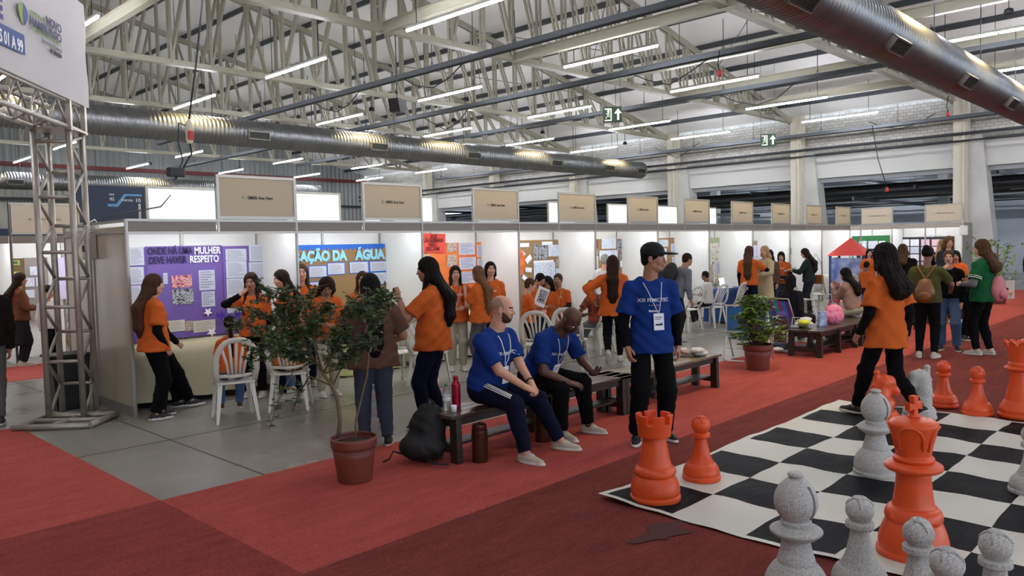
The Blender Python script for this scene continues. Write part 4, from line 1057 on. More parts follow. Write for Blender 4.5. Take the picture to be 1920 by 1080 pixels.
def king(xy, col, label, rz=0.0, queen=False):
    t = piece_root('chess_queen' if queen else 'chess_king', col, xy, rz, label)
    if queen:
        MB().lathe(spl([(.178, 0), (.184, .012), (.184, .035), None, (.172, .042), (.172, .08), (.15, .13), (.128, .17), None, (.128, .175), (.112, .24), (.094, .32), (.086, .4), (.082, .45), None, (.1, .455), (.13, .47), (.134, .485), (.115, .5), None, (.1, .505), (.104, .52), (.094, .54), None, (.09, .545), (.096, .6), (.108, .66), (.118, .7), None, (.09, .7), (.03, .735), (.02, .75), (.005, .755)]), 48).build('body', col, t)
        mb = MB()
        for k in range(9):
            a = k*2*math.pi/9; mb.add([((r_)*math.cos(a+d_), (r_)*math.sin(a+d_), z_) for r_, d_, z_ in ((.112, -.3, .68), (.112, .3, .68), (.138, .24, .73), (.145, 0, .755), (.138, -.24, .73), (.09, -.3, .69), (.09, .3, .69), (.112, .2, .73), (.118, 0, .748), (.112, -.2, .73))], [(0, 1, 2, 3, 4), (5, 9, 8, 7, 6), (1, 6, 7, 2), (2, 7, 8, 3), (3, 8, 9, 4), (4, 9, 5, 0)])
        mb.build('crown', col, t); return t
    MB().lathe(spl([(.186, 0), (.192, .012), (.192, .035), None, (.18, .042), (.182, .08), (.168, .14), (.148, .19), (.143, .2), None, (.146, .205), (.15, .225), (.14, .26), (.118, .28), None, (.11, .285), (.1, .34), (.092, .42), (.09, .47), None, (.1, .475), (.138, .485), (.15, .5), (.147, .515), (.12, .53), (.1, .535), None, (.105, .54), (.106, .555), (.094, .565), None, (.09, .57), (.1, .63), (.118, .7), (.127, .735), (.122, .752), (.1, .768), (.05, .778), (.03, .78), None, (.034, .785), (.02, .8), (.005, .802)]), 48).build('body', col, t)
    v = MB()
    for k in range(4):
        a = k*math.pi/2+.5; pts = []
        for q in range(9):
            th = math.pi*q/8; da = .55*math.cos(th); z = .6+.0*q
            zz = .61+.13*abs(math.sin(th))**.6 if 0 < q < 8 else .61
            rr = float(np.interp(zz, [.57, .63, .7, .74], [.092, .101, .119, .129]))
            pts.append(((rr)*math.cos(a+da*1.1), (rr)*math.sin(a+da*1.1), zz))
        pts += [pts[0]]
        v.tube(pts, .0075, 6)
    v.build('crown_relief', col, t)
    c = MB(); c.prism([(-.018, .79), (.018, .79), (.014, .83), (.05, .82), (.055, .865), (.014, .855), (.022, .9), (-.022, .9), (-.014, .855), (-.055, .865), (-.05, .82), (-.014, .83)], 'y', -.016, .016)
    c.build('cross', col, t)
    return t
def knight(xy, col, label, rz=0.0):
    t = piece_root('chess_knight', col, xy, rz, label)
    MB().lathe(spl([(.15, 0), (.156, .012), (.156, .03), None, (.146, .036), (.15, .06), (.138, .1), (.11, .13), (.105, .14), None, (.1, .145), (.03, .15)]), 40).build('base', col, t)
    s = SDF()   # head looks toward +x
    s.cap((-.02, 0, .13), (-.035, 0, .27), .09, .078, .03).cap((-.035, 0, .27), (-.01, 0, .4), .078, .07, .03).cap((-.005, 0, .415), (.05, 0, .415), .068, .056, .03)
    s.cap((.04, 0, .40), (.12, 0, .31), .052, .038, .03).cap((.115, 0, .31), (.12, 0, .285), .032, .028, .02).cap((.0, 0, .33), (.06, 0, .33), .05, .04, .03).cap((.05, 0, .2), (-.02, 0, .15), .055, .08, .04)
    for q in (-1, 1):
        s.cap((.0, q*.026, .43), (-.012, q*.03, .475), .022, .011, .014); s.cap((.05, q*.045, .405), (.075, q*.038, .39), .012, .008, .012)
        s.ell((.128, q*.028, .3), (.01, .008, .01), k=.006, op='s')
    s.ell((.135, 0, .277), (.035, .05, .006), k=.006, op='s')
    for k in range(7): a = .2+k*.045; s.cap((-.105+.012*(k > 4)*k*.4, 0, a), (-.075, 0, a+.03), .02, .03, .015)
    V, F = s.mesh(.0085); o = link('horse_head', np_mesh('horse_head', [(V, F, 0)], [col]), t); return t
def bp(px, py, z=0.012): v = at(px, py, z); return (v.x, v.y)
rook((4.50, 3.0), M_or, 'large orange chess rook on the near corner square of the mat', .5)
pawn((5.12, 3.0), M_or, 'orange chess pawn standing beside the orange rook', .3)
king((4.62, 1.37), M_or, 'big orange chess king with cross among the grey pieces', -.35)
knight((7.72, 2.55), M_or, 'orange chess knight behind the walking girl', rad(-40))
pawn((8.93, 2.36), M_or, 'orange chess pawn next to the grey knight', 1.0)
pawn((8.72, 2.0), M_or, 'orange chess pawn next to the orange queen', .1)
king((8.83, 1.66), M_or, 'tall orange chess queen with toothed crown at the right edge', 0, True)
bishop((6.05, 2.06), M_gr, 'grey chess bishop in the middle of the mat', .1)
knight((8.2, 2.38), M_gr, 'grey speckled chess knight on the far side of the mat', rad(134))
v = at(1492, 893, .64); bishop((v.x, v.y), M_gr, 'large grey chess bishop in the foreground, left of the pawns', .25)
v = at(1612, 940, .47); pawn((v.x, v.y), M_gr, 'grey chess pawn right of the foreground bishop', .0)
v = at(1722, 982, .47); pawn((v.x, v.y), M_gr, 'grey chess pawn directly in front of the orange king', .5)
v = at(1776, 1038, .47); pawn((v.x, v.y), M_gr, 'lowest grey chess pawn at the bottom edge, only its head showing', 1.1)
v = at(1867, 1005, .47); pawn((v.x, v.y), M_gr, 'grey chess pawn near the bottom right corner', 1.2)
v = at(1936, 803, .47); pawn((v.x, v.y), M_gr, 'pale grey chess pawn cut by the right edge of the picture', .2)

# ================================================================== BENCHES AND CHAIRS
M_wood = mat('dark_stained_wood', '33281f', .45, c2='1c1511', vs=7, bump=.2, bs=30, stretch=(.3, 2, 2)); M_woodt = mat('worn_bench_top', '4a3c30', .3, c2='2b221b', vs=6, bump=.15, bs=20, stretch=(.4, 3, 1))
def bench(x0, x1, y0, y1, label, h=.42, rz=0.0, modules=2, top=None):
    L = x1-x0; D = y1-y0
    t = empty('wooden_bench', ((x0+x1)/2, (y0+y1)/2, 0), rz, label, 'bench', 'dark wooden benches')
    npl = 3
    for k in range(npl):
        MB().box((0, -D/2+D*(k+.5)/npl, h-.015), (L, D/npl-.006, .03), bev=.004).build('plank', top or M_woodt, t)
    for k in range(modules+1):
        x = -L/2+.09+(L-.18)*k/modules
        for s in (-1, 1): MB().prism([(s*(D/2-.02), h-.03), (s*(D/2-.1), h-.03), (s*(D/2-.1), 0), (s*(D/2-.01), 0)][::s], 'x', x-.03, x+.03).build('leg', M_wood, t)
        MB().box((x, 0, h-.07), (.036, D-.1, .08)).box((x, 0, .12), (.036, D-.1, .07)).build('cross_rail', M_wood, t)
    for s in (-1, 1): MB().box((0, s*(D/2-.06), h-.065), (L-.2, .02, .07)).build('apron', M_wood, t)
    MB().box((0, 0, .15), (L-.2, D-.18, .02)).build('shelf', M_wood, t)
    return t
M_green = mat('green_mat_top', '2f4a34', .3)
bench(4.17, 6.75, 4.74, 5.1, 'dark wooden bench with two seated men in blue on it')
bench(6.5, 8.62, 4.74, 5.12, 'dark wooden bench with pale planks behind the man in cap', top=mat('pale_worn_plank', '8d8269', .5, c2='4a4034', vs=9, stretch=(.4, 4, 1)))
bench(11.5, 13.1, 4.7, 5.25, 'dark wooden bench with bags lying on it, near the potted shrub')
bench(13.15, 14.6, 4.7, 5.25, 'dark wooden bench under the woman in pink jacket')
bench(14.65, 16.3, 4.7, 5.2, 'dark wooden bench behind the walking girl')
bench(17.2, 18.9, 4.75, 5.2, 'dark wooden bench behind the woman with jeans, far row'); bench(18.95, 20.6, 4.75, 5.2, 'farthest dark wooden bench beside the woman in green')

M_pl = mat('white_plastic', 'd6d0c2', .35, sss=0.0)
def make_chair():
    t = empty('plastic_chair', (0, 0, 0), 0)
    mb = MB(); n = 7; vs = []; fs = []
    for i in range(n+1):
        for j in range(n+1):
            u = -1+2*i/n; v = -1+2*j/n; x = .215*u*(1-.06*(v < 0)*abs(v)); y = .205*v; x *= (1-.08*abs(v)**3); y *= (1-.06*abs(u)**3)
            vs.append((x, y, .43-.018*(1-u*u)*(1-v*v)-.014*max(0, v)**4))
    nt_ = len(vs)
    for p in list(vs): vs.append((p[0], p[1], p[2]-.02))
    for i in range(n):
        for j in range(n):
            a = i*(n+1)+j; fs.append((a, a+n+1, a+n+2, a+1)); fs.append((nt_+a, nt_+a+1, nt_+a+n+2, nt_+a+n+1))
    for i in range(n):
        for e in ((i*(n+1), (i+1)*(n+1)), ((i+1)*(n+1)+n, i*(n+1)+n), (i+1, i), (n*(n+1)+i, n*(n+1)+i+1)):
            fs.append((e[0], e[1], nt_+e[1], nt_+e[0])[::-1])
    mb.add(vs, fs, 0, True); mb.build('seat', M_pl, t)
    for (sx_, sy_) in ((-1, -1), (1, -1), (1, 1), (-1, 1)):
        l = MB(); xt, yt = sx_*.185, sy_*.17; xb, yb = sx_*.225, sy_*.235 if sy_ < 0 else .215
        for (a, b, c, d) in (((.05 if 1 else 0), .012, 0, 0),):
            l.prism([(0, 0), (1, 0), (1, 1), (0, 1)], 'z', 0, 1) if 0 else None
        top = [(xt-sx_*.05, yt), (xt, yt), (xt, yt-sy_*.05)]; bot = [(xb-sx_*.028, yb), (xb, yb), (xb, yb-sy_*.028)]
        tv = [(x, y, .425) for x, y in top]+[(xt-sx_*.012, yt-sy_*.05, .425), (xt-sx_*.012, yt-sy_*.012, .425), (xt-sx_*.05, yt-sy_*.012, .425)]
        bv = [(x, y, 0) for x, y in bot]+[(xb-sx_*.009, yb-sy_*.028, 0), (xb-sx_*.009, yb-sy_*.009, 0), (xb-sx_*.028, yb-sy_*.009, 0)]
        f_ = [tuple(range(6)), tuple(range(11, 5, -1))]+[(i, (i+1) % 6, 6+(i+1) % 6, 6+i) for i in range(6)]
        l.add(tv+bv, f_); l.build('leg', M_pl, t)
    pts = []
    for k in range(17):
        a = math.pi*k/16; cc_ = math.cos(a); s = max(0, math.sin(a)); x = -.225*math.copysign(abs(cc_)**.75, cc_); z = .42+.47*s**.7; x *= .86+.14*min(1, (z-.42)/.3); y = -.19-.12*(z-.42)/.47
        if k in (0, 16): y = -.13
        pts.append((x*(1.0 if s > .3 else 1.0), y, z))
    MB().tube(pts, .032, 8, flat=.4, up=(0, 1, 0)).build('back_frame', M_pl, t)
    for k in range(5):
        x = (k-2)*.048; zt = .42+.47*(1-min(1, abs(x*1.5)/.225)**2.2)**.4-.015
        MB().tube([(x*.75, -.185, .5), (x*1.0, -.215, .64), (x*1.5, -.19-.12*(zt-.42)/.47, zt)], .015, 6, flat=.45, up=(0, 1, 0)).build('slat', M_pl, t)
    MB().tube([(-.17, -.17, .5), (0, -.195, .492), (.17, -.17, .5)], .018, 6, flat=.5, up=(0, 1, 0)).build('back_rail', M_pl, t)
    return t
chair0 = make_chair(); used = [False]
def face(x, y, phi):
    """heading (rotation z for a thing whose front is +y) seen from the viewer: 0 away, 90 right, 180 toward, 270 left"""
    return math.atan2(y, x)-rad(phi)-math.pi/2
def chair(x, y, phi, label):
    o = chair0 if not used[0] else copy_tree(chair0); used[0] = True
    o.location = (x, y, 0); o.rotation_euler = (0, 0, face(x, y, phi)); tag(o, label, 'chair', 'white plastic chairs')
chair(3.92, 8.02, -8, 'white slatted plastic chair under the child with black ponytail')
chair(4.62, 8.05, 8, 'white slatted plastic chair half hidden by the leafy small tree')
chair(6.38, 8.35, -30, 'white plastic chair just left of the teacher, farther one')
chair(6.62, 7.95, 25, 'white plastic chair touching the teacher in orange')
chair(8.1, 7.3, 10, 'white plastic chair behind the bearded seated man')
chair(8.75, 7.25, 14, 'white plastic chair behind the seated man looking down')
chair(10.25, 7.95, -55, 'white plastic chair under the boy with patterned backpack')
chair(10.95, 8.35, -40, 'white plastic chair half hidden behind the walking woman')
chair(14.0, 8.5, -50, 'white plastic chair just right of the man in cap'); chair(14.75, 8.35, -55, 'white plastic chair under the child in white shirt'); chair(15.55, 8.3, -60, 'white plastic chair beside the blue covered table')
chair(17.6, 7.6, 60, 'white plastic chair with a dark folder resting over it'); chair(19.4, 7.9, 30, 'white plastic chair before the woman with brown bag'); chair(20.2, 7.6, -20, 'white plastic chair right of the brown bag'); chair(21.0, 6.9, 0, 'white plastic chair in front of the red roofed toy house')
chair(21.0, 5.7, -60, 'white plastic chair beyond the walking girl')

# folding beach chair with striped fabric
t = empty('beach_chair', (12.95, 5.85, 0), face(12.95, 5.85, 35), 'folding beach chair with blue and purple striped fabric beside the bench', 'folding chair')
stripes = [mat('stripe_blue', '2b78b8', .7), mat('stripe_purple', '7a2f86', .7), mat('stripe_teal', '1f9aa8', .7), mat('stripe_magenta', 'a63a7a', .7)]
for k in range(6):
    x = -.25+.1*k; MB().add([(x-.05, .28, .36), (x+.05, .28, .36), (x+.05, -.12, .3), (x-.05, -.12, .3), (x+.05, -.38, .85), (x-.05, -.38, .85)], [(0, 1, 2, 3), (3, 2, 4, 5)]).build('fabric_stripe', stripes[k % 4], t)
for s in (-1, 1): MB().tube([(s*.31, .3, .36), (s*.31, -.12, .29), (s*.31, -.4, .9)], .013, 8).tube([(s*.31, .3, .02), (s*.33, .2, .5), (s*.33, -.3, .55), (s*.31, -.35, .02)], .013, 8).build('side_frame', M_alu2, t)
MB().tube([(-.31, -.4, .9), (.31, -.4, .9)], .013, 8).tube([(-.31, .3, .02), (.31, .3, .02)], .013, 8).tube([(-.31, -.35, .02), (.31, -.35, .02)], .013, 8).build('frame_bar', M_alu2, t)
t.scale = (.8, .9, .9)
# white tubular folding chair behind the potted shrub
t = empty('folding_chair', (10.85, 5.5, 0), face(10.85, 5.5, 10), 'white tubular folding chair with blue seat hidden behind the potted shrub', 'folding chair')
for s in (-1, 1): MB().tube([(s*.3, -.25, .38), (s*.33, -.27, .05), (s*.28, -.27, .02), (s*.05, -.27, .02)], .013, 8).tube([(s*.3, .25, .02), (s*.3, -.2, .5), (s*.29, -.3, .85)], .013, 8).build('side_frame', M_pl, t)
MB().tube([(-.29, -.3, .85), (.29, -.3, .85)], .013, 8).build('frame_bar', M_pl, t); MB().box((0, 0, .36), (.56, .5, .02)).box((0, -.28, .65), (.56, .02, .35)).build('seat', mat('blue_canvas', '2d6aa8', .8), t)

# ================================================================== SMALL THINGS
def lathe_thing(name, loc, label, cat, parts, group=None):
    t = empty(name, loc, 0, label, cat, group)
    for nm, prof, m in parts: MB().lathe(prof, 24).build(nm, m, t)
    return t
M_glass = mat('clear_plastic', 'dfe8e6', .08, trans=.85); M_redm = mat('red_metal', 'a3122c', .3, .4); M_cap = mat('green_cap', '3c8a5a', .4)
bt = .42
v = at(838, 770, bt); lathe_thing('water_bottle', (v.x, v.y, bt), 'clear plastic water bottle with green cap on the bench end', 'bottle', [('body', spl([(.03, 0), (.034, .01), (.034, .08), (.031, .09), (.034, .1), (.034, .15), (.028, .185), (.014, .205), (.013, .215)]), M_glass), ('label', [(.0345, .085), (.0345, .14)], M_paper), ('cap', [(.015, .213), (.016, .235), (.004, .236)], M_cap)])
v = at(856, 764, bt); lathe_thing('flask', (v.x, v.y, bt), 'red metal drinking flask standing on the bench end', 'bottle', [('body', spl([(.036, 0), (.038, .008), (.038, .19), (.034, .21), (.022, .235), (.02, .245)]), M_redm), ('cap', spl([(.021, .243), (.022, .27), (.014, .278), (.003, .28)]), M_redm)])
v = at(851, 772, bt); lathe_thing('paper_cup', (v.x, v.y, bt), 'small white cup between the bottle and the bench edge', 'cup', [('body', [(.022, 0), (.026, .055), (.024, .055), (.021, .01), (.002, .01)], M_paper)])
M_brn = mat('brown_metal', '4a2a1b', .3, .5)
for (x, y, lab) in ((4.42, 4.68, 'large brown steel thermos standing on the carpet in front of the bench'), (5.25, 4.72, 'second brown steel thermos behind the legs of the bearded man')):
    lathe_thing('thermos', (x, y, .006), lab, 'thermos', [('body', spl([(.064, 0), (.067, .01), (.067, .25), (.064, .262), (.05, .27)]), M_brn), ('lid', spl([(.058, .265), (.06, .28), (.06, .31), (.05, .32), (.003, .322)]), M_brn), ('spout', [(.012, .32), (.012, .335), (.003, .336)], M_black)])
# black backpack slumped by the bench end
def soft_bag(name, loc, rz, label, cat, build, mats):
    t = empty(name, loc, rz, label, cat); build(t); return t
def sdf_part(name, s, vox, m, parent): V, F = s.mesh(vox); return link(name, np_mesh(name, [(V, F, 0)], [m]), parent)
M_bp = mat('black_nylon', '0a0a0b', .7, bump=.25, bs=40)
def bpk(t):
    s = SDF(); s.ell((0, 0, .12), (.2, .15, .13), k=.05).ell((.03, .02, .27), (.16, .12, .17), k=.05).ell((.05, .03, .38), (.1, .09, .1), k=.05)
    s.disp = lambda P: .006*np.sin(P[..., 0]*40+P[..., 2]*25)*np.sin(P[..., 1]*35+P[..., 2]*30); sdf_part('bag_body', s, .014, M_bp, t)
    s = SDF(); s.ell((-.08, -.1, .14), (.12, .07, .1), k=.03); sdf_part('front_pocket', s, .014, M_bp, t)
    MB().tube([(-.13, -.05, .05), (-.25, -.08, .1), (-.28, -.1, .04), (-.33, -.12, .02)], .014, 6, flat=.5).build('strap', M_bp, t); MB().tube([(.02, -.12, .05), (.1, -.2, .02), (.22, -.22, .015)], .014, 6, flat=.5).build('strap', M_bp, t)
    MB().tube([(.02, .03, .46), (.05, .0, .52), (.1, .03, .47)], .01, 6).build('handle', M_bp, t)
v = at(810, 872); soft_bag('backpack', (v.x+.02, v.y+.12, .02), rad(-46), 'black backpack slumped on the carpet against the bench end', 'backpack', bpk, None)
def pinkb(t):
    M_pk = mat('pink_pattern_fabric', 'd8447a', .6, c2='e9a0bb', vs=22)
    s = SDF(); s.ell((0, 0, .12), (.17, .12, .13), k=.03).ell((0, 0, .22), (.14, .1, .1), k=.04); sdf_part('bag_body', s, .016, M_pk, t)
    MB().tube([(-.08, 0, .3), (-.05, 0, .38), (.05, 0, .38), (.08, 0, .3)], .014, 8).build('handle', mat('dark_pink', 'a8265a', .6), t)
v = at(1563, 607, .42); soft_bag('pink_bag', (v.x, v.y, .42), -.7, 'pink patterned child bag standing on the bench', 'bag', pinkb, None)
v = at(1541, 612, .42); t = empty('carton', (v.x, v.y, .42), -.6, 'small blue and white carton on the bench beside the pink bag', 'carton'); MB().box((0, 0, .12), (.13, .07, .24), bev=.005).build('body', mat('blue_white_print', 'b9c4dc', .5, c2='5566a8', vs=14), t)
def clothes(t, cols, r=.16, n=5, seed=1):
    random.seed(seed)
    for k in range(n):
        s = SDF(); s.ell((random.uniform(-r, r), random.uniform(-.1, .1), .03+.02*k), (random.uniform(.08, .14), .09, .035), k=.03); s.ell((random.uniform(-r, r), random.uniform(-.1, .1), .03+.02*k), (.07, .07, .03), k=.03)
        s.disp = lambda P: .005*np.sin(P[..., 0]*60)*np.sin(P[..., 1]*50); sdf_part('fold', s, .016, cols[k % len(cols)], t)
v = at(1505, 614, .42); t = empty('clothes_heap', (v.x, v.y, .41), 0, 'heap of grey jackets with yellow scarf on the bench', 'clothes'); clothes(t, [mat('grey_cloth', '8f9198', .9), mat('yellow_cloth', 'cdd02e', .9), mat('white_cloth', 'c9c7c4', .9)], .17, 6, 2)
v = at(1293, 668, .42); t = empty('clothes_heap', (v.x, v.y, .41), 0, 'crumpled pinkish cloth lying on the bench behind the man in cap', 'clothes'); clothes(t, [mat('pinkish_cloth', 'b59a8e', .9), MATS['white_cloth']], .1, 4, 5)
v = at(1468, 660); t = empty('clothes_heap', (v.x, v.y, .0), 0, 'white and navy bag of clothes lying on the floor by the bench', 'clothes'); clothes(t, [MATS['white_cloth'], mat('navy_cloth', '2a2a4a', .9)], .2, 6, 9)
v = at(1487, 655); t = empty('coat', (v.x, v.y+.2, 0), 0, 'dark maroon coat hanging over the bench corner', 'coat')
s = SDF(); s.ell((0, 0, .4), (.1, .12, .16), k=.04).ell((0, .02, .2), (.09, .1, .18), k=.04); s.disp = lambda P: .008*np.sin(P[..., 1]*50+P[..., 2]*8); sdf_part('coat_body', s, .016, mat('maroon_cloth', '4a2230', .9), t)
s = SDF(); s.ell((-.02, -.02, .55), (.1, .08, .07), k=.04); sdf_part('hood', s, .016, mat('purple_cloth', '5a3a86', .9), t)
# black bin behind the truss tower
t = empty('waste_bin', (2.93, 10.25, 0), 0, 'black rectangular bin standing behind the truss tower', 'bin')
MB().prism([(-.17, 0), (.17, 0), (.21, .62), (-.21, .62)], 'y', -.17, .17).build('body', M_black, t); MB().box((0, 0, .64), (.46, .4, .04), bev=.01).build('lid', M_black, t)
# toy house with red roof
t = empty('toy_house', (22.55, 8.35, 0), .1, 'toy house tower with red pyramid roof and blue print in the last booth', 'toy house')
M_rr = mat('red_roof_card', 'd5342c', .5); M_pr = mat('blue_white_toy_print', 'b4bcd8', .6, c2='4a62a8', vs=5)
MB().add([(-.52, -.52, 1.32), (.52, -.52, 1.32), (.52, .52, 1.32), (-.52, .52, 1.32), (0, 0, 1.82)], [(0, 1, 4), (1, 2, 4), (2, 3, 4), (3, 0, 4), (3, 2, 1, 0)]).build('roof', M_rr, t)
for a in (-1, 1):
    for b in (-1, 1): MB().box((a*.44, b*.44, .66), (.06, .06, 1.32)).build('post', mat('blue_card', '31406e', .6), t)
MB().prism([(-.42, 0), (.42, 0), (.42, 1.25), (.2, 1.25), (.2, .6), (-.05, .6), (-.05, 1.25), (-.42, 1.25)], 'y', -.44, -.41).build('front_card', M_pr, t); MB().box((-.44, 0, .63), (.03, .85, 1.25)).build('side_card', M_pr, t); MB().box((0, .44, .63), (.85, .03, 1.25)).build('back_card', M_pr, t)
t = empty('red_box', (22.2, 8.4, 0), .2, 'red box standing on the floor left of the toy house', 'box'); MB().box((0, 0, .28), (.35, .3, .56), bev=.01).build('body', M_rr, t)
v = at(1893, 560); t = empty('white_bag', (v.x, v.y, 0), 0, 'white carrier bag standing on the carpet behind the pink backpack', 'bag'); MB().prism([(-.18, 0), (.18, 0), (.2, .5), (-.2, .5)], 'y', -.08, .08).build('body', MATS['white_cloth'], t); MB().tube([(-.08, 0, .5), (-.05, 0, .6), (.05, 0, .6), (.08, 0, .5)], .01, 6).build('handle', MATS['white_cloth'], t)
# litter and stains
v = at(1245, 1000); mb = MB(); po = [(v.x+.33*math.cos(a)*(.7+.3*math.sin(3*a)), v.y+.14*math.sin(a)*(.8+.3*math.sin(5*a+1))) for a in [2*math.pi*k/28 for k in range(28)]]
MB().add([(x, y, .0115) for x, y in po], [tuple(range(28))]).build('wet_stain', mat('damp_carpet', '4a2220', .85), bpy.data.objects['carpet.001'])

# ================================================================== POTTED PLANTS
M_pot = mat('brown_plastic_pot', '6e3328', .5, var=.08, vs=6); M_soil = mat('soil', '33251b', .95, bump=.5, bs=40); M_bark = mat('grey_bark', '6a5a42', .85, bump=.4, bs=50); M_leafd = mat('dark_green_leaf', '34482a', .4, c2='55683c', vs=5); M_leafl = mat('bright_green_leaf', '57762c', .35, c2='86a04a', vs=4)
def pot(loc, r, h, label, cat):
    t = empty('potted_plant', loc, 0, label, cat)
    MB().lathe(spl([(r*.72, 0), (r*.74, .01), (r*.93, h*.8), None, (r*.99, h*.8), (r*1.0, h), None, (r*.94, h), (r*.9, h*.86), (.01, h*.86)], 3), 36).build('pot', M_pot, t)
    MB().lathe([(r*.9, h*.87), (r*.4, h*.9), (.01, h*.9)], 20).build('soil', M_soil, t); return t
def leaf(mb, p, d, L, W, n):
    d = d.normalized(); s = d.cross(n);
    if s.length < .01: s = d.cross(Vector((0, 1, .1)))
    s.normalize(); u = s.cross(d)
    mb.add([p, p+d*L*.35+s*W*.5+u*L*.05, p+d*L*.75+s*W*.33+u*L*.03, p+d*L-u*L*.08, p+d*L*.75-s*W*.33+u*L*.03, p+d*L*.35-s*W*.5+u*L*.05], [(0, 1, 2, 3), (0, 3, 4, 5)], 0)
def rv(): return Vector((random.gauss(0, 1), random.gauss(0, 1), random.gauss(0, 1)))
rt = Vector((RT.x, RT.y, 0)).normalized(); fwd = Vector((FW.x, FW.y, 0)).normalized()
random.seed(11)
base = Vector((3.43, 5.06, .006))
t = pot(base, .18, .345, 'thin leafy tree in a brown plastic pot on the red carpet', 'potted plant')
def W(u, z, d=0.0): return rt*u+fwd*d+Vector((0, 0, z))
br = MB(); lf = MB(); K_ = 1/237.0
def pp(px, py, d=0.0): return W((px-664)*K_, (912-py)*K_, d)
MB().tube([pp(636, 832), pp(640, 800), pp(637, 760), pp(628, 735), pp(612, 712), pp(600, 690)], [.019, .017, .015, .014, .012, .01], 8).build('trunk', M_bark, t)
MB().tube([pp(667, 833), pp(668, 800, .03), pp(690, 720, .05), pp(700, 640, .05)], [.009, .008, .007, .004], 6).build('trunk', M_bark, t)
ends = [((600, 690), [(560, 650), (520, 610), (470, 590)]), ((600, 690), [(570, 640), (540, 590), (515, 545)]), ((612, 712), [(590, 650), (575, 600), (580, 560)]), ((612, 712), [(640, 660), (660, 620), (665, 580)]), ((600, 690), [(550, 670), (500, 640), (455, 612)]),
        ((628, 735), [(650, 690), (690, 640), (730, 590)]), ((628, 735), [(580, 720), (560, 745), (530, 790)]), ((600, 690), [(565, 700), (545, 740), (527, 800)]), ((612, 712), [(600, 640), (620, 600), (640, 585)]), ((600, 690), [(550, 640), (530, 640), (500, 680)]),
        ((690, 640), [(700, 610), (715, 570), (722, 585)]), ((690, 640), [(700, 600), (705, 600), (690, 580)]), ((600, 690), [(580, 680), (560, 660), (540, 655)]), ((628, 735), [(620, 690), (640, 650), (650, 640)]), ((600, 690), [(560, 620), (560, 580), (545, 560)]), ((612, 712), [(650, 700), (680, 670), (710, 655)])]
for bi, (s0, ps) in enumerate(ends):
    dd = random.uniform(-.35, .35); pts = [pp(*s0)]+[pp(x, y, dd*(k+1)/3) for k, (x, y) in enumerate(ps)]
    br.tube(pts, [.008, .006, .004, .002], 5)
    droop = bi in (6, 7)
    for k in range(56 if not droop else 14):
        f = (.25 if not droop else .5)+(.75 if not droop else .5)*random.random(); f *= 3; i = min(2, int(f)); q = pts[i].lerp(pts[i+1], f-i)
        tw = rv().normalized()*random.uniform(.03, .17 if not droop else .07); tw.z = tw.z*.6+.02; q2 = q+tw; br.tube([q, (q+q2)/2+Vector((0, 0, .01)), q2], .0018, 3)
        for m in range(8 if not droop else 5):
            f2 = random.random(); p = q.lerp(q2, f2); leaf(lf, p, (rv()+tw.normalized()*1.2)*Vector((1, 1, .45)), random.uniform(.03, .055), random.uniform(.018, .028), Vector((0, 0, 1))+rv()*.4)
br.build('branches', M_bark, t)
o = lf.build('foliage', M_leafd, t); o['kind'] = 'stuff'
# shrub
b2_ = Vector((10.08, 5.0, .006)); t = pot(b2_, .2, .36, 'bushy green shrub in a brown plastic pot at the carpet edge', 'potted plant')
br = MB(); lf = MB(); random.seed(21)
for k in range(60):
    a = random.random()*6.28; u = random.random(); R__ = .4*(.35+.65*random.random()); z = .45+.62*u; R__ *= (1.15-.75*u) if u > .3 else 1.0
    tip = Vector((math.cos(a)*R__, math.sin(a)*R__, z)); st = Vector((math.cos(a)*.03, math.sin(a)*.03, .3)); md = (st+tip)/2+Vector((0, 0, .08))
    br.tube([st, md, tip], [.007, .005, .003], 5)
    for c_ in range(3):
        q = tip if c_ == 0 else md.lerp(tip, random.uniform(.3, 1))+rv()*.03
        for m in range(8):
            an = m*.785+a; d = Vector((math.cos(an), math.sin(an), random.uniform(-.35, .25))); leaf(lf, q, d, random.uniform(.08, .12), .04, Vector((0, 0, 1)))
br.build('branches', M_bark, t); o = lf.build('foliage', M_leafl, t); o['kind'] = 'stuff'
# plants beyond at far right
t = pot(Vector((23.3, 4.9, 0)), .25, .4, 'tall green plant far back behind the woman in green', 'potted plant'); lf = MB()
for k in range(120):
    p = Vector((random.gauss(0, .3), random.gauss(0, .3), random.uniform(.6, 1.7))); leaf(lf, p, rv(), .2, .06, Vector((0, 0, 1)))
lf.build('foliage', M_leafl, t)['kind'] = 'stuff'; MB().tube([(0, 0, .3), (0, 0, 1.5)], .02, 6).build('trunk', M_bark, t)
# ================================================================== PEOPLE
def skinm(n, c): return mat('skin_'+n, c, .5, sss=.0, var=.05, vs=20)
SK = {'light': skinm('light', 'c9957a'), 'tan': skinm('tan', 'a8765a'), 'brown': skinm('brown', '7a4e38'), 'dark': skinm('dark', '5a3a2b')}
LIP = {k: mat('lips_'+k, c, .45) for k, c in (('light', 'a5594f'), ('tan', '8a4a40'), ('brown', '623430'), ('dark', '4a2a26'))}
def hairm(n, c): return mat('hair_'+n, c, .6, var=.4, vs=9, bump=.6, bs=30, spec=.1, stretch=(6, 6, .5))
HR = {'black': hairm('black', '17120f'), 'dark': hairm('dark', '2b1d15'), 'brown': hairm('brown', '4a3222'), 'lightbrown': hairm('lightbrown', '6b4c33'), 'blonde': hairm('blonde', 'a3845a'), 'grey': hairm('grey', 'a9a49b'), 'stubble': hairm('stubble', '4a3226')}
def cloth(n, c, r=.85, **k): return mat('cloth_'+n, c, .95, bump=.12, bs=14, spec=.12, **k)
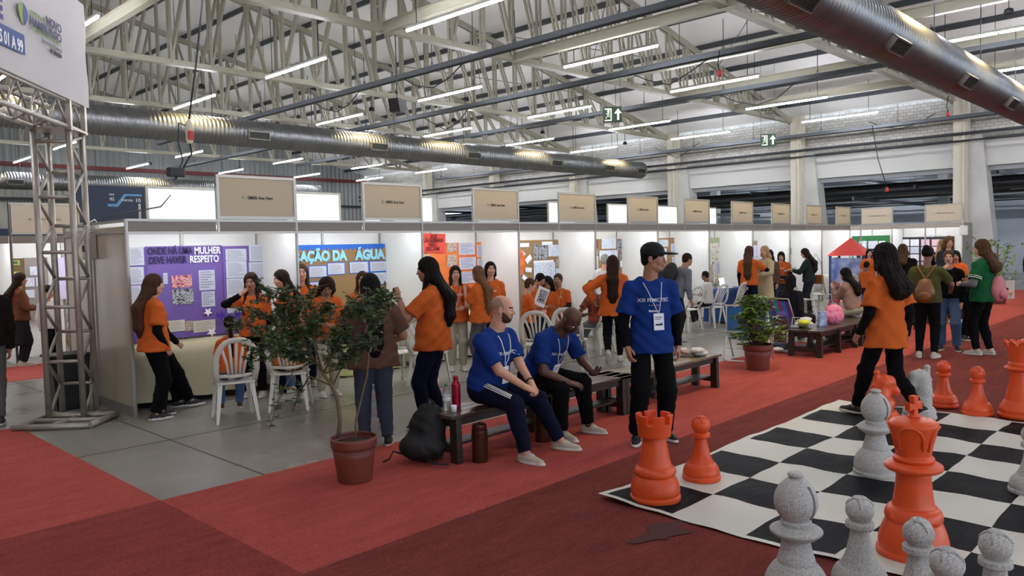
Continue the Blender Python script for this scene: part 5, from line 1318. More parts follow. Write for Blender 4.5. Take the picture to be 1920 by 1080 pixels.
C = {'orange': cloth('orange', 'c85f28', var=.05, vs=3), 'orange2': cloth('deep_orange', 'd1551a'), 'blue': cloth('blue', '193474'), 'black': cloth('black', '0d0d0f'), 'navy': cloth('navy', '12162a'), 'jeans': cloth('jeans', '4c6486', var=.15, vs=4), 'djeans': cloth('grey_jeans', '3d4350', var=.12, vs=4),
     'greyjeans': cloth('worn_grey_jeans', '55514f', var=.2, vs=4), 'beige': cloth('beige', 'a59c89'), 'brownt': cloth('brown_print', '5c4136', var=.1, vs=4), 'olive': cloth('olive', '4a4a28'), 'green': cloth('green', '1b5632'), 'dgreen': cloth('dark_green', '26302a'), 'grey': cloth('grey', '6f7176'),
     'white': cloth('white', 'cbc7c0'), 'pink': cloth('dusty_pink', '96766c'), 'brown': cloth('brown', '6b3f2a'), 'cream': cloth('cream', 'b9a67f'), 'darkhood': cloth('dark_hoodie', '1d1513'), 'dark': cloth('charcoal', '26262a'), 'khaki': cloth('khaki', '8d8055'), 'pattern': mat('camouflage_pattern', 'b04a26', .8, c2='1d1b1a', vs=13), 'dgrey': cloth('dark_grey', '34353a')}
M_eye = mat('eye_white', 'd8d2cc', .2); M_iris = mat('eye_iris', '1d130e', .2)
M_sole = mat('white_sole', 'cfcac0', .5); M_shoe = {'white': mat('cream_trainer', 'b9b0a0', .6), 'black': mat('black_trainer', '17171a', .6), 'red': mat('red_trainer', 'b0202c', .6), 'brown': mat('brown_shoe', '4d3324', .5)}
SHV = {k: mat('shaved_'+k, c, .6) for k, c in (('light', '9c7660'), ('tan', '7a5a46'), ('brown', '4e3528'), ('dark', '48301f'))}
A3 = lambda *v: np.array(v, float)
def nrm(v): v = np.array(v, float); return v/max(1e-9, np.linalg.norm(v))
def rotm(yaw=0, pitch=0, roll=0):
    """columns x,y,z of a frame: yaw + turns left, pitch + leans forward/down, roll + tilts to the right"""
    Rz = Matrix.Rotation(yaw, 3, 'Z'); Rx = Matrix.Rotation(-pitch, 3, 'X'); Ry = Matrix.Rotation(roll, 3, 'Y')
    return np.array(Rz @ Rx @ Ry)
def ik(S, T, a, b, pole):
    S = np.array(S, float); T = np.array(T, float); d = T-S; L = np.linalg.norm(d); Lm = (a+b)*.998
    if L > Lm: T = S+d/L*Lm; d = T-S; L = Lm
    u = d/L; x = (a*a-b*b+L*L)/(2*L); h = math.sqrt(max(0, a*a-x*x)); p = np.array(pole, float); p = p-u*(p@u); p = nrm(p)
    return S+u*x+p*h, T
def hand_sdf(W, y, z, side, s, curl=.5, spread=.1, point=False):
    """W wrist, y finger direction, z back of hand; thumb side from handedness"""
    y = nrm(y); z = np.array(z, float); z = nrm(z-y*(z@y)); th = np.cross(y, z)*(-1 if side > 0 else 1)
    P = lambda a, b, c: W+(th*a+y*b+z*c)*s
    S_ = SDF(); k = .006*s
    for a in (-.027, -.009, .009, .026): S_.cap(P(a*.6, 0, 0), P(a, .078, 0), .016*s, .0125*s, .012*s)
    S_.cap(P(0, -.05, 0), P(0, .01, 0), .021*s, .022*s, .02*s)
    for i, (a, L, r) in enumerate(((.028, .068, .0085), (.0095, .076, .0088), (-.0095, .07, .0084), (-.028, .054, .0075))):
        c = curl*(1+.12*i); p = P(a, .08, 0); ang = c*.45
        for seg, (f, rr_) in enumerate(((.45, 1.0), (.32, .92), (.26, .82))):
            d = (y*math.cos(ang)-z*math.sin(ang)+th*spread*(1.5-i)*.25); q = p+nrm(d)*L*f*s; S_.cap(p, q, r*rr_*s, r*rr_*.9*s, .004*s); p = q; ang += c*.9
    p = P(.018, .015, -.006); q = P(.045, .048, -.014-.01*curl); r_ = P(.05-.018*curl, .078, -.02-.022*curl)
    S_.cap(p, q, .013*s, .0105*s, .01*s).cap(q, r_, .0105*s, .008*s, .004*s)
    return S_
PCOUNT = [0]
def person(label, x, y, phi, h, sex='f', skin='light', hair=None, hc='brown', shirt='orange', sleeve='short', under=None, pants='black', shoes='black', lean=0.0, tilt=0.0, twist=0.0,
           head=(0, 0), R=None, L=None, feet=None, seat=None, hips=None, q=None, face_on=True, build=1.0, hem=-.035, child=False, wide=1.0, skirt=False, hairlen=.28, zoff=0.0, Rh=None, Lh=None, curl=(.5, .5), pleg=1.0, group=None, hairfront=False, loose=1.0):
    dist = math.hypot(x, y)
    if q is None: q = .0125 if dist < 8.5 else (.016 if dist < 12 else (.021 if dist < 16 else .027))
    t = empty('person', (x, y, zoff), face(x, y, phi), label, 'person', group)
    s = h/1.7; H = h; bw = build*(1.06 if sex == 'm' else 1.0)
    legk = .52 if not child else .49
    th, sh_ = .245*H*(legk/.52), .235*H*(legk/.52)
    ua, fa = .165*H, .145*H
    F_ = feet or ((.055, .0, 6), (-.055, .0, -6))
    ft = [A3(f[0]*H, f[1]*H, (f[3] if len(f) > 3 else 0)*H+.048*H) for f in F_]      # ankles, right first
    hw = .05*H
    if seat is not None: pel = A3(0, 0, seat+.075*H)
    elif hips is not None: pel = A3(hips[0]*H, hips[1]*H, hips[2]*H)
    else:
        z = min(math.sqrt(max(.01, ((th+sh_)*.997)**2-(f[0]-sg*hw)**2-(f[1])**2))+f[2] for f, sg in zip(ft, (1, -1)))
        pel = A3(0, 0, z)
    Pm = rotm(rad(twist)*.3, rad(lean)*.45, rad(tilt)*.4)
    Tm = rotm(rad(twist), rad(lean), rad(tilt))
    def T(a, b, c): return pel+Tm@A3(a, b, c)*H
    hipj = [pel+Pm@A3(sg*hw, 0, -.012*H) for sg in (1, -1)]
    knees = []
    for i, sg in enumerate((1, -1)):
        po = nrm(A3(sg*(.25 if seat is not None else .08), 1, .9 if seat is not None else .15)); k, a = ik(hipj[i], ft[i], th, sh_, po); knees.append(k); ft[i] = a
    sw = (.103 if sex == 'm' else .092)*bw*(.93 if child else 1)
    spn = .285*(1.0 if not child else .98)
    shj = [T(sg*sw, 0, spn-.034) for sg in (1, -1)]
    Wr = []; El = []
    for i, (sg, A_) in enumerate(((1, R), (-1, L))):
        tg, pole = (A_ if A_ else ((.022, .02, -.303), (.4, -.8, -.1)))
        tgt = shj[i]+A3(sg*tg[0], tg[1], tg[2])*H; pl = A3(sg*pole[0], pole[1], pole[2]); e, w_ = ik(shj[i], tgt, ua, fa, pl); El.append(e); Wr.append(w_)
    nb = T(0, -.005, spn); Hm = rotm(rad(twist)+rad(head[0]), rad(head[1]), rad(head[2]) if len(head) > 2 else 0)
    hsz = (1.0 if not child else 1.12)
    hcn = T(0, .008, spn+.035)+(Hm@A3(0, .012, .083*hsz))*H
    hs = s*hsz
    def Hd(a, b, c): return hcn+Hm@A3(a, b, c)*hs
    HM = Hm.T
    # --- body (one continuous skin)
    B = SDF(); k = .03*s
    B.ell(T(0, 0, .195), (.088*bw*H, .058*H*bw, .095*H), Tm.T, k).ell(T(0, .005, .09), (.075*bw*H, .055*H*bw, .1*H), Tm.T, k).ell(pel+Pm@A3(0, -.005, .01)*H, (.088*bw*H, .062*H*bw, .06*H), Pm.T, k)
    [B.cap(T(0, -.005, spn-.018), shj[i_], .036*H, .030*H, k) for i_ in (0, 1)]
    for i in (0, 1):
        B.cap(hipj[i], knees[i], .05*H*bw, .033*H, k).cap(knees[i], ft[i], .033*H, .02*H, .02*s).cap(knees[i]+A3(0, -.012*H, -.03*H), knees[i]*.55+ft[i]*.45+A3(0, -.012*H, 0), .026*H, .024*H, .03*s)
        B.cap(shj[i], El[i], .031*H*bw, .024*H, .02*s).cap(El[i], Wr[i], .024*H, .0165*H, .015*s)
        B.cap(ft[i], ft[i]+A3(0, .03*H, -.025*H), .02*H, .02*H, .02*s)
    B.cap(nb+A3(0, 0, -.03*H), Hd(0, -.015, -.06), .034*H*(1.1 if sex == 'm' else .92), .031*H*(1.1 if sex == 'm' else .92), .02*s)
    V, F = B.mesh(q)
    parts = [(V, F, 0)]
    # --- head
    hd = SDF(); hk = .018*hs
    hd.ell(Hd(0, -.012, .028), A3(.074, .091, .084)*hs, HM, hk).ell(Hd(0, .026, -.03), A3(.056, .062, .072)*hs, HM, hk).ell(Hd(0, .055, -.085), A3(.026 if sex == 'f' else .031, .024, .022)*hs, HM, .03*hs)
    for sg in (1, -1):
        hd.cap(Hd(sg*.04, .015, -.065), Hd(sg*.018, .052, -.088), .02*hs, .018*hs, .02*hs)
        hd.ell(Hd(sg*.04, .058, -.028), A3(.02, .018, .02)*hs, HM, .02*hs)
    hd.cap(Hd(-.028, .072, .02), Hd(.028, .072, .02), .014*hs, .014*hs, .012*hs)
    for sg in (1, -1): hd.ell(Hd(sg*.03, .094, .001), A3(.017, .014, .011)*hs, HM, .012*hs, 's')
    hd.cap(Hd(0, .082, .008), Hd(0, .102, -.028), .0075*hs, .0115*hs, .008*hs)
    for sg in (1, -1): hd.cap(Hd(sg*.008, .09, -.032), Hd(sg*.012, .088, -.032), .008*hs, .007*hs, .006*hs)
    hd.cap(Hd(-.018, .083, -.053), Hd(.018, .083, -.053), .0065*hs, .0065*hs, .006*hs).cap(Hd(-.015, .083, -.063), Hd(.015, .083, -.063), .0075*hs, .0075*hs, .004*hs)
    for sg in (1, -1): hd.ell(Hd(sg*.076, -.008, -.01), A3(.008, .02, .031)*hs, HM, .006*hs).ell(Hd(sg*.083, -.003, -.008), A3(.004, .01, .018)*hs, HM, .004*hs, 's')
    hd.cap(Hd(0, -.015, -.05), nb, .032*H*(1.1 if sex == 'm' else .92), .034*H*(1.1 if sex == 'm' else .92), .025*hs)
    V, F = hd.mesh(max(.0058, q*.48))
    lc = ((V-hcn)@Hm)/hs; fc = lc[F].mean(1); mi = np.zeros(len(F), int)
    mi[(np.abs(fc[:, 0]) < .024) & (fc[:, 1] > .076) & (fc[:, 2] < -.0475) & (fc[:, 2] > -.07)] = 1
    br_ = (np.abs(fc[:, 2]-.0225+.12*(np.abs(fc[:, 0])-.028)) < .0052) & (np.abs(fc[:, 0]) > .011) & (np.abs(fc[:, 0]) < .047) & (fc[:, 1] > .055); mi[br_] = 2
    if hair == 'beard':
        lim = -.07+.05*np.clip((.075-fc[:, 1])/.06, 0, 1)
        mi[(fc[:, 2] < lim) & (fc[:, 2] > -.112) & (fc[:, 1] > .008) & (mi != 1)] = 3
        mi[(np.abs(fc[:, 0]) < .03) & (fc[:, 1] > .07) & (fc[:, 2] < -.039) & (fc[:, 2] > -.048)] = 3
        mi[(fc[:, 2] > .0) & (fc[:, 2] < .095) & (fc[:, 1] < .02-.6*np.maximum(0, fc[:, 2]-.03)) & (np.abs(fc[:, 0]) < .0765)] = 4
    parts.append((V, F, mi))
    # --- hands
    for i, sg in enumerate((1, -1)):
        fd = nrm(Wr[i]-El[i]); hv = (Rh, Lh)[i]
        yd, zd = (hv if hv else (fd+A3(0, .1, 0), A3(sg, .15, .1)))
        if dist < 19: V, F = hand_sdf(Wr[i], yd, zd, sg, .92*s*(1.05 if sex == 'm' else .95), curl[i]).mesh(max(.0042, q*.36)); parts.append((V, F, 0))
        else: V, F = hand_sdf(Wr[i], yd, zd, sg, .92*s, curl[i]).mesh(.009); parts.append((V, F, 0))
    link('body', np_mesh('body', parts, [SK[skin], LIP[skin], HR[hc if hair not in (None, 'beard') and hc != 'blonde' else 'dark'], HR['stubble'], SHV[skin]]), t)
    # --- eyes
    if face_on:
        for sg in (1, -1):
            e = MB(); c = Hd(sg*.03, .077, .0015); r = .0125*hs; n, m_ = 10, 8; vs = []; fs = []; ms = []
            for a in range(m_+1):
                u = math.pi*a/m_
                for b in range(n): w_ = 2*math.pi*b/n; vs.append(tuple(c+Hm@A3(math.sin(u)*math.cos(w_), math.cos(u), math.sin(u)*math.sin(w_)*.8)*r))
            for a in range(m_):
                for b in range(n): fs.append((a*n+b, (a+1)*n+b, (a+1)*n+(b+1) % n, a*n+(b+1) % n)); ms.append(1 if a < 2 else 0)
            e.v = vs; e.f = fs; e.m = ms; e.sm = [True]*len(fs); e.build('eye', [M_eye, M_iris], t)
    # --- shirt
    S_ = SDF(); inf = (.011*loose)*H; k = .035*s; wdt = bw*wide
    S_.ell(T(0, .002, .195), (.088*wdt*H+inf, .06*H*bw+inf, .1*H+inf), Tm.T, k)
    if sex == 'f' and not child: S_.ell(T(.035, .045, .19), (.042*H, .036*H, .04*H), Tm.T, k).ell(T(-.035, .045, .19), (.042*H, .036*H, .04*H), Tm.T, k)
    if seat is None and hips is None or lean < 12:
        a_, b_ = T(0, .002, .17), pel+Pm@A3(0, .002, hem)*H
    else: a_, b_ = T(0, .002, .17), pel+Pm@A3(0, .01, max(hem, .0))*H
    S_.econe(a_, b_, (.082*wdt*H+inf, .06*H*bw+inf), (.095*wdt*H+inf*1.8*loose, .072*H*bw+inf*1.6*loose), R=(Tm[:, 0],), k=k)
    [S_.cap(T(0, -.005, spn-.016), shj[i_], .036*H+inf*.6, .030*H+inf*.6, k) for i_ in (0, 1)]; S_.cap(T(-.04, -.01, spn-.008), T(.04, -.01, spn-.012), .031*H+inf*.4, None, k)
    for i in (0, 1):
        if sleeve == 'short':
            e = shj[i]+(El[i]-shj[i])*.78; S_.cap(shj[i], shj[i]+(El[i]-shj[i])*.3, .031*H*bw+inf*.6, .031*H+inf*.6, .03*s); S_.econe(shj[i], e, (.033*H*bw+inf*.6,)*2, (.031*H+inf*1.05*loose,)*2, k=.015*s)
        elif sleeve == 'long':
            S_.cap(shj[i], El[i], .034*H*bw+inf*.7, .029*H+inf*.8, .02*s); S_.econe(El[i]-(Wr[i]-El[i])*.05, El[i]+(Wr[i]-El[i])*.93, (.027*H+inf*.8,)*2, (.02*H+inf*.7,)*2, k=.02*s)
    S_.cap(T(0, -.005, spn+.015), T(0, .02, spn+.08), .04*H, .055*H, .008*s, 's')
    fq = 2*math.pi/(.16*H); am = .0045*s*loose
    rnd = PCOUNT[0]*1.7; PCOUNT[0] += 1
    S_.disp = lambda P: am*(np.sin(P[..., 2]*fq*1.3+P[..., 0]*fq*.7+rnd)*np.sin(P[..., 0]*fq*.8-P[..., 1]*fq+rnd*2)+.6*np.sin(P[..., 2]*fq*2.6-P[..., 0]*fq*1.9+P[..., 1]*fq+rnd))
    Vs_, Fs_ = S_.mesh(q*.95); so = link('shirt', np_mesh('shirt', [(Vs_, Fs_, 0)], [C[shirt]]), t)
    # --- long sleeves under the T-shirt
    if under:
        for i in (0, 1):
            U_ = SDF(); U_.cap(shj[i]+(El[i]-shj[i])*.35, El[i], .031*H*bw+.004*H, .026*H+.004*H, .015*s).econe(El[i]-(Wr[i]-El[i])*.08, El[i]+(Wr[i]-El[i])*.97, (.028*H,)*2, (.021*H,)*2, k=.015*s)
            U_.disp = lambda P: .002*s*np.sin(P[..., 2]*90)*np.sin(P[..., 0]*70)
            V, F = U_.mesh(q*.8); link('sleeve', np_mesh('sleeve', [(V, F, 0)], [C[under]]), t)
    # --- trousers
    Tr = SDF(); k = .025*s
    if skirt:
        Tr.econe(pel+A3(0, 0, .09*H), pel+A3(0, .0, -.30*H), (.09*H*bw, .065*H*bw), (.12*H, .09*H), k=.03)
    Tr.ell(pel+Pm@A3(0, -.006, .005)*H, (.091*bw*H+.006*H, .066*H*bw+.006*H, .062*H), Pm.T, k); Tr.econe(pel+Pm@A3(0, 0, .065)*H, pel-Pm@A3(0, 0, .02)*H, (.083*bw*H, .062*H*bw), (.092*bw*H, .066*H*bw), R=(Pm[:, 0],), k=k)
    for i in (0, 1):
        Tr.cap(hipj[i], knees[i], .054*H*bw, (.040+.005*pleg)*H, k); e = knees[i]+(ft[i]-knees[i])*.97
        Tr.econe(knees[i]-(ft[i]-knees[i])*.03, e, ((.040+.005*pleg)*H,)*2, ((.025+.010*pleg)*H,)*2, k=.03*s)
        Tr.cap(knees[i]+A3(0, -.01*H, -.03*H), knees[i]*.55+ft[i]*.45+A3(0, -.012*H, 0), .034*H, .031*H, .03*s)
    Tr.disp = lambda P: .0032*s*(np.sin(P[..., 2]*38+P[..., 0]*22+rnd)*np.sin(P[..., 1]*40+P[..., 2]*11)+.5*np.sin(P[..., 2]*70+P[..., 1]*30))
    V, F = Tr.mesh(q*.95); link('trousers', np_mesh('trousers', [(V, F, 0)], [C[pants]]), t)
    # --- shoes
    for i, sg in enumerate((1, -1)):
        yaw = rad(F_[i][2]) if len(F_[i]) > 2 else 0; pt = rad(F_[i][4]) if len(F_[i]) > 4 else 0
        Fm = rotm(-yaw, pt); o = ft[i]; fz = -.048*H
        def Q(a, b, c): return o+Fm@(A3(a, b, c)*H+A3(0, 0, fz))
        sd = SDF(); kk = .012*s
        sd.cap(Q(0, -.022, .026), Q(0, .03, .028), .022*H, .024*H, kk).cap(Q(0, .03, .025), Q(.002*sg, .092, .016), .023*H, .018*H, kk).cap(Q(0, -.012, .03), Q(0, -.006, .052), .02*H, .021*H, kk)
        sd.ell(Q(0, .035, .01), A3(.028, .085, .013)*H, Fm.T, .008*s)
        sd.econe(Q(0, 0, -.03), Q(0, .0, -.0), (.2*H, .2*H), (.2*H, .2*H), k=.003, op='s')
        V, F = sd.mesh(max(.0075, q*.55)); lz = (((V-o)@Fm)[:, 2]-fz)[F].mean(1); mi = np.where(lz < .019*H, 1, 0)
        link('shoe', np_mesh('shoe', [(V, F, mi)], [M_shoe[shoes], M_sole]), t)
        if dist < 9:
            lc_ = MB()
            for k_ in range(4): lc_.tube([Vector(Q(-.012, .022+.013*k_, .051-.005*k_)), Vector(Q(0, .026+.013*k_, .0545-.0055*k_)), Vector(Q(.012, .022+.013*k_, .051-.005*k_))], .0032*s, 5)
            lc_.build('laces', M_sole, t)
    # --- hair
    if hair and hair != 'beard':
        hs_ = SDF(); k = .015*hs
        big = {'afro': .05, 'curly': .035, 'short': .006, 'bun': .008, 'pony': .008, 'long': .013, 'cap': .004}.get(hair, .01)
        hs_.ell(Hd(0, -.016, .034), A3(.078+big*.8, .094+big*.6, .088+big*.7)*hs, HM, k)
        if hair in ('short', 'cap'):
            hs_.ell(Hd(0, -.05, -.02), A3(.07, .055, .06)*hs, HM, k)
        cut = .0
        hs_.ell(Hd(0, .105, -.035), A3(.069, .09, .102)*hs, HM, .012*hs, 's')
        hs_.ell(Hd(0, .02, -.1), A3(.09, .09, .07)*hs, HM, .012*hs, 's')
        if hair in ('long', 'curly'):
            bk = [Hd(0, -.06, .02), Hd(0, -.075, -.09), T(0, -.085*bw-.01, spn-.04), T(0, -.083*bw-.01, spn-hairlen*.75), T(0, -.075*bw-.01, spn-hairlen)]
            rs_ = [.055*hs, .055*hs, .03*H, .026*H, .012*H] if hair == 'long' else [.065*hs, .065*hs, .032*H, .028*H, .015*H]
            for off in ((-1, -.35, .35, 1) if hair == 'long' else (-1.1, -.7, -.25, .25, .7, 1.1)):
                for a_ in range(4):
                    sp_ = (.025, .045, .05, .045, .025) if hair == 'long' else (.04, .06, .07, .06, .03)
                    pa = bk[a_]+Tm@A3(off*sp_[a_]*H/1.0*.62, 0, 0); pb = bk[a_+1]+Tm@A3(off*sp_[a_+1]*H*.62, 0, 0)
                    hs_.cap(pa, pb, rs_[a_]*.8, rs_[a_+1]*.8, .035*hs)
            for sg in (1, -1):
                hs_.cap(Hd(sg*.078, -.01, .03), Hd(sg*.075, -.02, -.1), .016*hs+big*.3, .022*hs+big*.3, .02*hs)
                if hairfront: hs_.cap(Hd(sg*.075, -.01, -.09), T(sg*.05, .045, spn-.06), .022*hs+big*.2, .02*hs+big*.2, .02*hs).cap(T(sg*.05, .055, spn-.06), T(sg*.052, .072, spn-.15), .018*hs+big*.2, .01*hs, .02*hs)
        if hair == 'bun': hs_.ell(Hd(0, -.085, .095), A3(.045, .045, .04)*hs, HM, .01*hs)
        if hair == 'pony':
            hs_.cap(Hd(0, -.1, .06), Hd(0, -.125, .02), .022*hs, .03*hs, .01*hs).cap(Hd(0, -.125, .02), T(0, -.08, spn-.03), .03*hs, .022*hs, .015*hs).cap(T(0, -.08, spn-.03), T(0, -.075, spn-hairlen*.6), .022*hs, .01*hs, .01*hs)
        if hair == 'afro': hs_.ell(Hd(0, -.06, -.02), A3(.1, .07, .08)*hs, HM, k)
        def hdisp(P):
            l = ((P-hcn)@Hm)/hs; ph = np.arctan2(l[..., 0], -l[..., 1]+.02)
            if hair in ('curly', 'afro'): return .005*hs*(np.sin(l[..., 0]*95+2*np.sin(l[..., 2]*60))*np.sin(l[..., 2]*90)*np.sin(l[..., 1]*85+1))+.003*hs*np.sin(ph*25+l[..., 2]*30)
            return .0028*hs*np.sin(ph*34+3*np.sin(l[..., 2]*14))*(1 if q < .02 else .6)
        hs_.disp = hdisp
        V, F = hs_.mesh(max(.0062, q*.5)); link('hair', np_mesh('hair', [(V, F, 0)], [HR[hc]]), t)
    info = dict(root=t, H=H, s=s, hs=hs, Tm=Tm, T=T, Hd=Hd, Hm=Hm, Wr=Wr, El=El, shj=shj, spn=spn, pel=pel, knees=knees, ft=ft, V=Vs_, F=Fs_)
    return info
def bvh(p):
    if 'bvh' not in p: p['bvh'] = BVHTree.FromPolygons([tuple(v) for v in p['V']], [tuple(f) for f in p['F']])
    return p['bvh']
def on_shirt(p, a, c, side=1, off=.004):
    """point on the shirt at torso coordinates a (right), c (up); side 1 front, -1 back"""
    o = p['T'](a, .3*side, c); d = p['Tm']@A3(0, -side, 0); r = bvh(p).ray_cast(Vector(o), Vector(d))
    if r[0] is None: return Vector(p['T'](a, .06*side, c))
    return r[0]-Vector(d)*off
def chest_text(p, s, width, c, m, side=1, ph=.045, a0=0.0, bold=.002):
    vs, fs = text_geo(s, ph, 0, bold, 'CENTER'); wd = max(v[0] for v in vs)-min(v[0] for v in vs); k = width/wd; H = p['H']
    sg = -1 if side == 1 else 1     # seen from the front the wearer's right is on the viewer's left
    out = [on_shirt(p, a0+sg*v[0]*k/H, c+v[1]/H, side, .0025) for v in vs]
    MB().add(out, fs).build('print', m, p['root'])
def lanyard(p, m, c_badge=.13, badge=True, side=1, wd=.006, a0=0.0, mb_=None):
    mb = MB()
    for sg in (1, -1):
        pts = [Vector(p['T'](sg*.035, -.045, p['spn']+.012)), Vector(p['T'](sg*.045, -.005, p['spn']+.014))]
        for k in range(9):
            f = k/8; pts.append(on_shirt(p, sg*.043*(1-f)+a0*f+sg*.003, p['spn']-.005-(p['spn']-c_badge-.005)*f, 1, .005))
        mb.tube(pts, wd, 5, flat=.4)
    mb.build('lanyard', m, p['root'])
    if badge:
        H = p['H']; w_, hh = .042/1.0, .065; c = [on_shirt(p, a0+dx, c_badge+dz, 1, .010) for dx, dz in ((-.027, -.0), (.027, -.0), (.027, -.082), (-.027, -.082))]
        n = Vector(p['Tm']@A3(0, 1, 0))*.004; b = MB(); b.add([v for v in c]+[v+n for v in c], [(0, 1, 2, 3), (7, 6, 5, 4), (0, 4, 5, 1), (1, 5, 6, 2), (2, 6, 7, 3), (3, 7, 4, 0)])
        bo = b.build('badge', M_paper, p['root'])
        def lp(f0, f1, g0, g1): 
            P = lambda u, v: (c[1]*(1-u)+c[0]*u)*(1-v)+(c[2]*(1-u)+c[3]*u)*v+n*1.4
            return [P(f0, g0), P(f1, g0), P(f1, g1), P(f0, g1)]
        MB().add(lp(.15, .85, .62, .72), [(0, 1, 2, 3)]).build('print', M_ink, bo); MB().add(lp(.12, .8, .2, .26)+lp(.12, .7, .32, .37), [(0, 1, 2, 3), (4, 5, 6, 7)]).build('print', mat('grey_ink', '7d7d85', .6), bo)
M_prw = mat('white_shirt_print', 'd5d8e2', .6); M_pro = mat('pale_orange_print', 'eeb98a', .6); M_lan = mat('white_ribbon', 'd6d6d8', .6)

# --- main figures
p = person('man in blue shirt and black cap standing with a badge round his neck', 5.89, 3.95, 165, 1.80, 'm', 'tan', 'cap', 'black', 'blue', 'short', 'black', 'black', 'black', head=(60, 4), feet=((.085, .02, 18), (-.075, -.03, -14)), R=((.035, .06, -.29), (.5, -.8, -.1)), L=((.04, .0, -.30), (.5, -.8, -.1)), build=.9, hem=-.07, loose=1.15, pleg=1.6, curl=(.6, .7))
chest_text(p, 'XIII FEMICTEC', .28, .195, M_prw, ph=.045, bold=.0008); chest_text(p, '* * * * *', .1, .165, M_prw, ph=.03); chest_text(p, 'Novo Hamburgo', .1, .142, M_prw, ph=.022)
lanyard(p, M_lan, .13, a0=-.02, wd=.004)
s = SDF(); Hd, Hm, hs = p['Hd'], p['Hm'], p['hs']; HM = Hm.T
s.ell(Hd(0, -.014, .055), A3(.087, .104, .082)*hs, HM, .01).econe(Hd(0, 0, .02), Hd(0, 0, -.2), (.3, .3), (.3, .3), k=.003, op='s')
s.ell(Hd(0, .125, .045), A3(.07, .085, .012)*hs, HM, .012)
V, F = s.mesh(.007); link('cap', np_mesh('cap', [(V, F, 0)], [mat('black_cap_cloth', '111113', .9, bump=.1, bs=60)]), p['root'])

p = person('bald bearded man in blue shirt seated at the left end of the bench', 4.75, 4.93, 124, 1.78, 'm', 'light', 'beard', 'dark', 'blue', 'short', None, 'navy', 'white', lean=14, head=(26, 6), seat=.43, feet=((.13, .30, 10), (-.15, .33, -6)), R=((-.08, .19, -.22), (.6, -.5, -.5)), L=((-.09, .19, -.22), (.6, -.5, -.5)), Rh=((-.6, .7, -.4), (.3, .4, .9)), Lh=((.6, .7, -.4), (-.3, .4, .9)), curl=(.9, .9), build=1.08, hem=-.02, pleg=.7)
chest_text(p, 'XIII FEMICTEC', .25, .2, M_prw, ph=.042, bold=.0008); lanyard(p, M_lan, .135, a0=-.0, wd=.007)
v = MB()
for k in range(3):
    pts = []
    for i in range(12):
        f = i/11; a = p['pel']+A3(.05*p['H'], 0, 0); b = p['knees'][0]; c = a*(1-f)+b*f; rr = .058*p['H']*(1-f)+.048*p['H']*f
        an = rad(62-11*k); pts.append(Vector(c+A3(math.cos(an)*rr, 0, math.sin(an)*rr)))
    v.tube(pts, .0055, 5)
v.build('side_stripe', M_white_t, p['root'])
e = p['El'][1]*.18+p['Wr'][1]*.82; d = nrm(p['Wr'][1]-p['El'][1]); xx = nrm(np.cross(d, [0, 0, 1.])); yy = np.cross(d, xx)
MB().tube([Vector(e+(xx*math.cos(a)+yy*math.sin(a))*.034) for a in [2*math.pi*k/14 for k in range(14)]], .008, 6, closed=True).build('wristband', M_black, p['root'])

p = person('bald man in blue shirt seated on the bench looking down at his hands', 5.5, 5.02, 128, 1.78, 'm', 'dark', 'beard', 'black', 'blue', 'short', None, 'black', 'white', lean=34, head=(-8, 48), seat=.43, feet=((.07, .22, 8), (-.13, .25, -6)), R=((-.05, .13, -.22), (.7, -.4, -.5)), L=((-.01, .17, -.19), (.7, -.4, -.5)), Rh=((-.5, .8, -.2), (.2, .3, .9)), Lh=((.4, .85, .25), (-.6, .3, -.6)), curl=(.6, .35), build=1.05, hem=-.01, pleg=.9)
chest_text(p, 'XIII FEMICTEC', .24, .2, M_prw, ph=.042, bold=.0008); lanyard(p, M_lan, .14, wd=.005)

p = person('woman in orange T-shirt with long dark hair, eating, seen in profile beside white chairs', 4.98, 5.9, -72, 1.72, 'f', 'tan', 'long', 'black', 'orange', 'short', None, 'navy', 'black', head=(0, 6), R=((.0, .25, -.11), (.5, -.5, -.9)), L=((.0, .17, -.0), (.4, -.3, -.9)), Rh=((0, .95, .1), (.5, 0, -.8)), Lh=((0, .2, .9), (-.6, -.5, .2)), build=1.12, hem=-.055, loose=1.3, pleg=.25, curl=(.7, 1.0), hairlen=.2, feet=((.05, -.02, 6), (-.05, .05, -6)), hairfront=True)
person('woman with very long dark hair, brown T-shirt and grey jeans, back turned behind the tree', 4.17, 5.8, -6, 1.59, 'f', 'tan', 'long', 'black', 'brownt', 'short', None, 'djeans', 'black', head=(-4, 14), R=((-.03, .12, -.2), (.9, -.5, -.2)), L=((-.03, .14, -.2), (.9, -.5, -.2)), build=1.22, hem=-.06, loose=1.4, pleg=.8, hairlen=.27, feet=((.07, .0, 12), (-.06, .0, -8)), face_on=False, wide=1.02)
person('pupil with red trainers mostly hidden behind the woman in the brown T-shirt', 4.7, 6.55, 180, 1.42, 'f', 'light', 'long', 'brown', 'orange', 'short', None, 'jeans', 'red', face_on=False)
person('girl in orange T-shirt with long light brown hair standing in profile by the first booth', 3.36, 8.72, 68, 1.60, 'f', 'light', 'long', 'brown', 'orange', 'short', 'black', 'black', 'black', head=(-4, 4), R=((.0, .05, -.285), (.5, -.8, -.1)), L=((.0, .06, -.28), (.5, -.8, -.1)), hem=-.05, loose=1.35, pleg=1.3, hairlen=.23, feet=((.05, -.03, 8), (-.04, .04, -4)))
person('second girl in orange T-shirt leaning on the covered table, hidden behind the profile girl', 3.6, 9.08, 62, 1.58, 'f', 'light', 'long', 'brown', 'orange', 'short', 'black', 'black', 'black', lean=-6, head=(4, 4), hips=(0, -.05, .5), feet=((.05, .17, 8), (-.04, .12, -4)), hem=-.05, pleg=1.2, hairlen=.1, R=((.0, .14, -.25), (.5, -.8, -.1)))
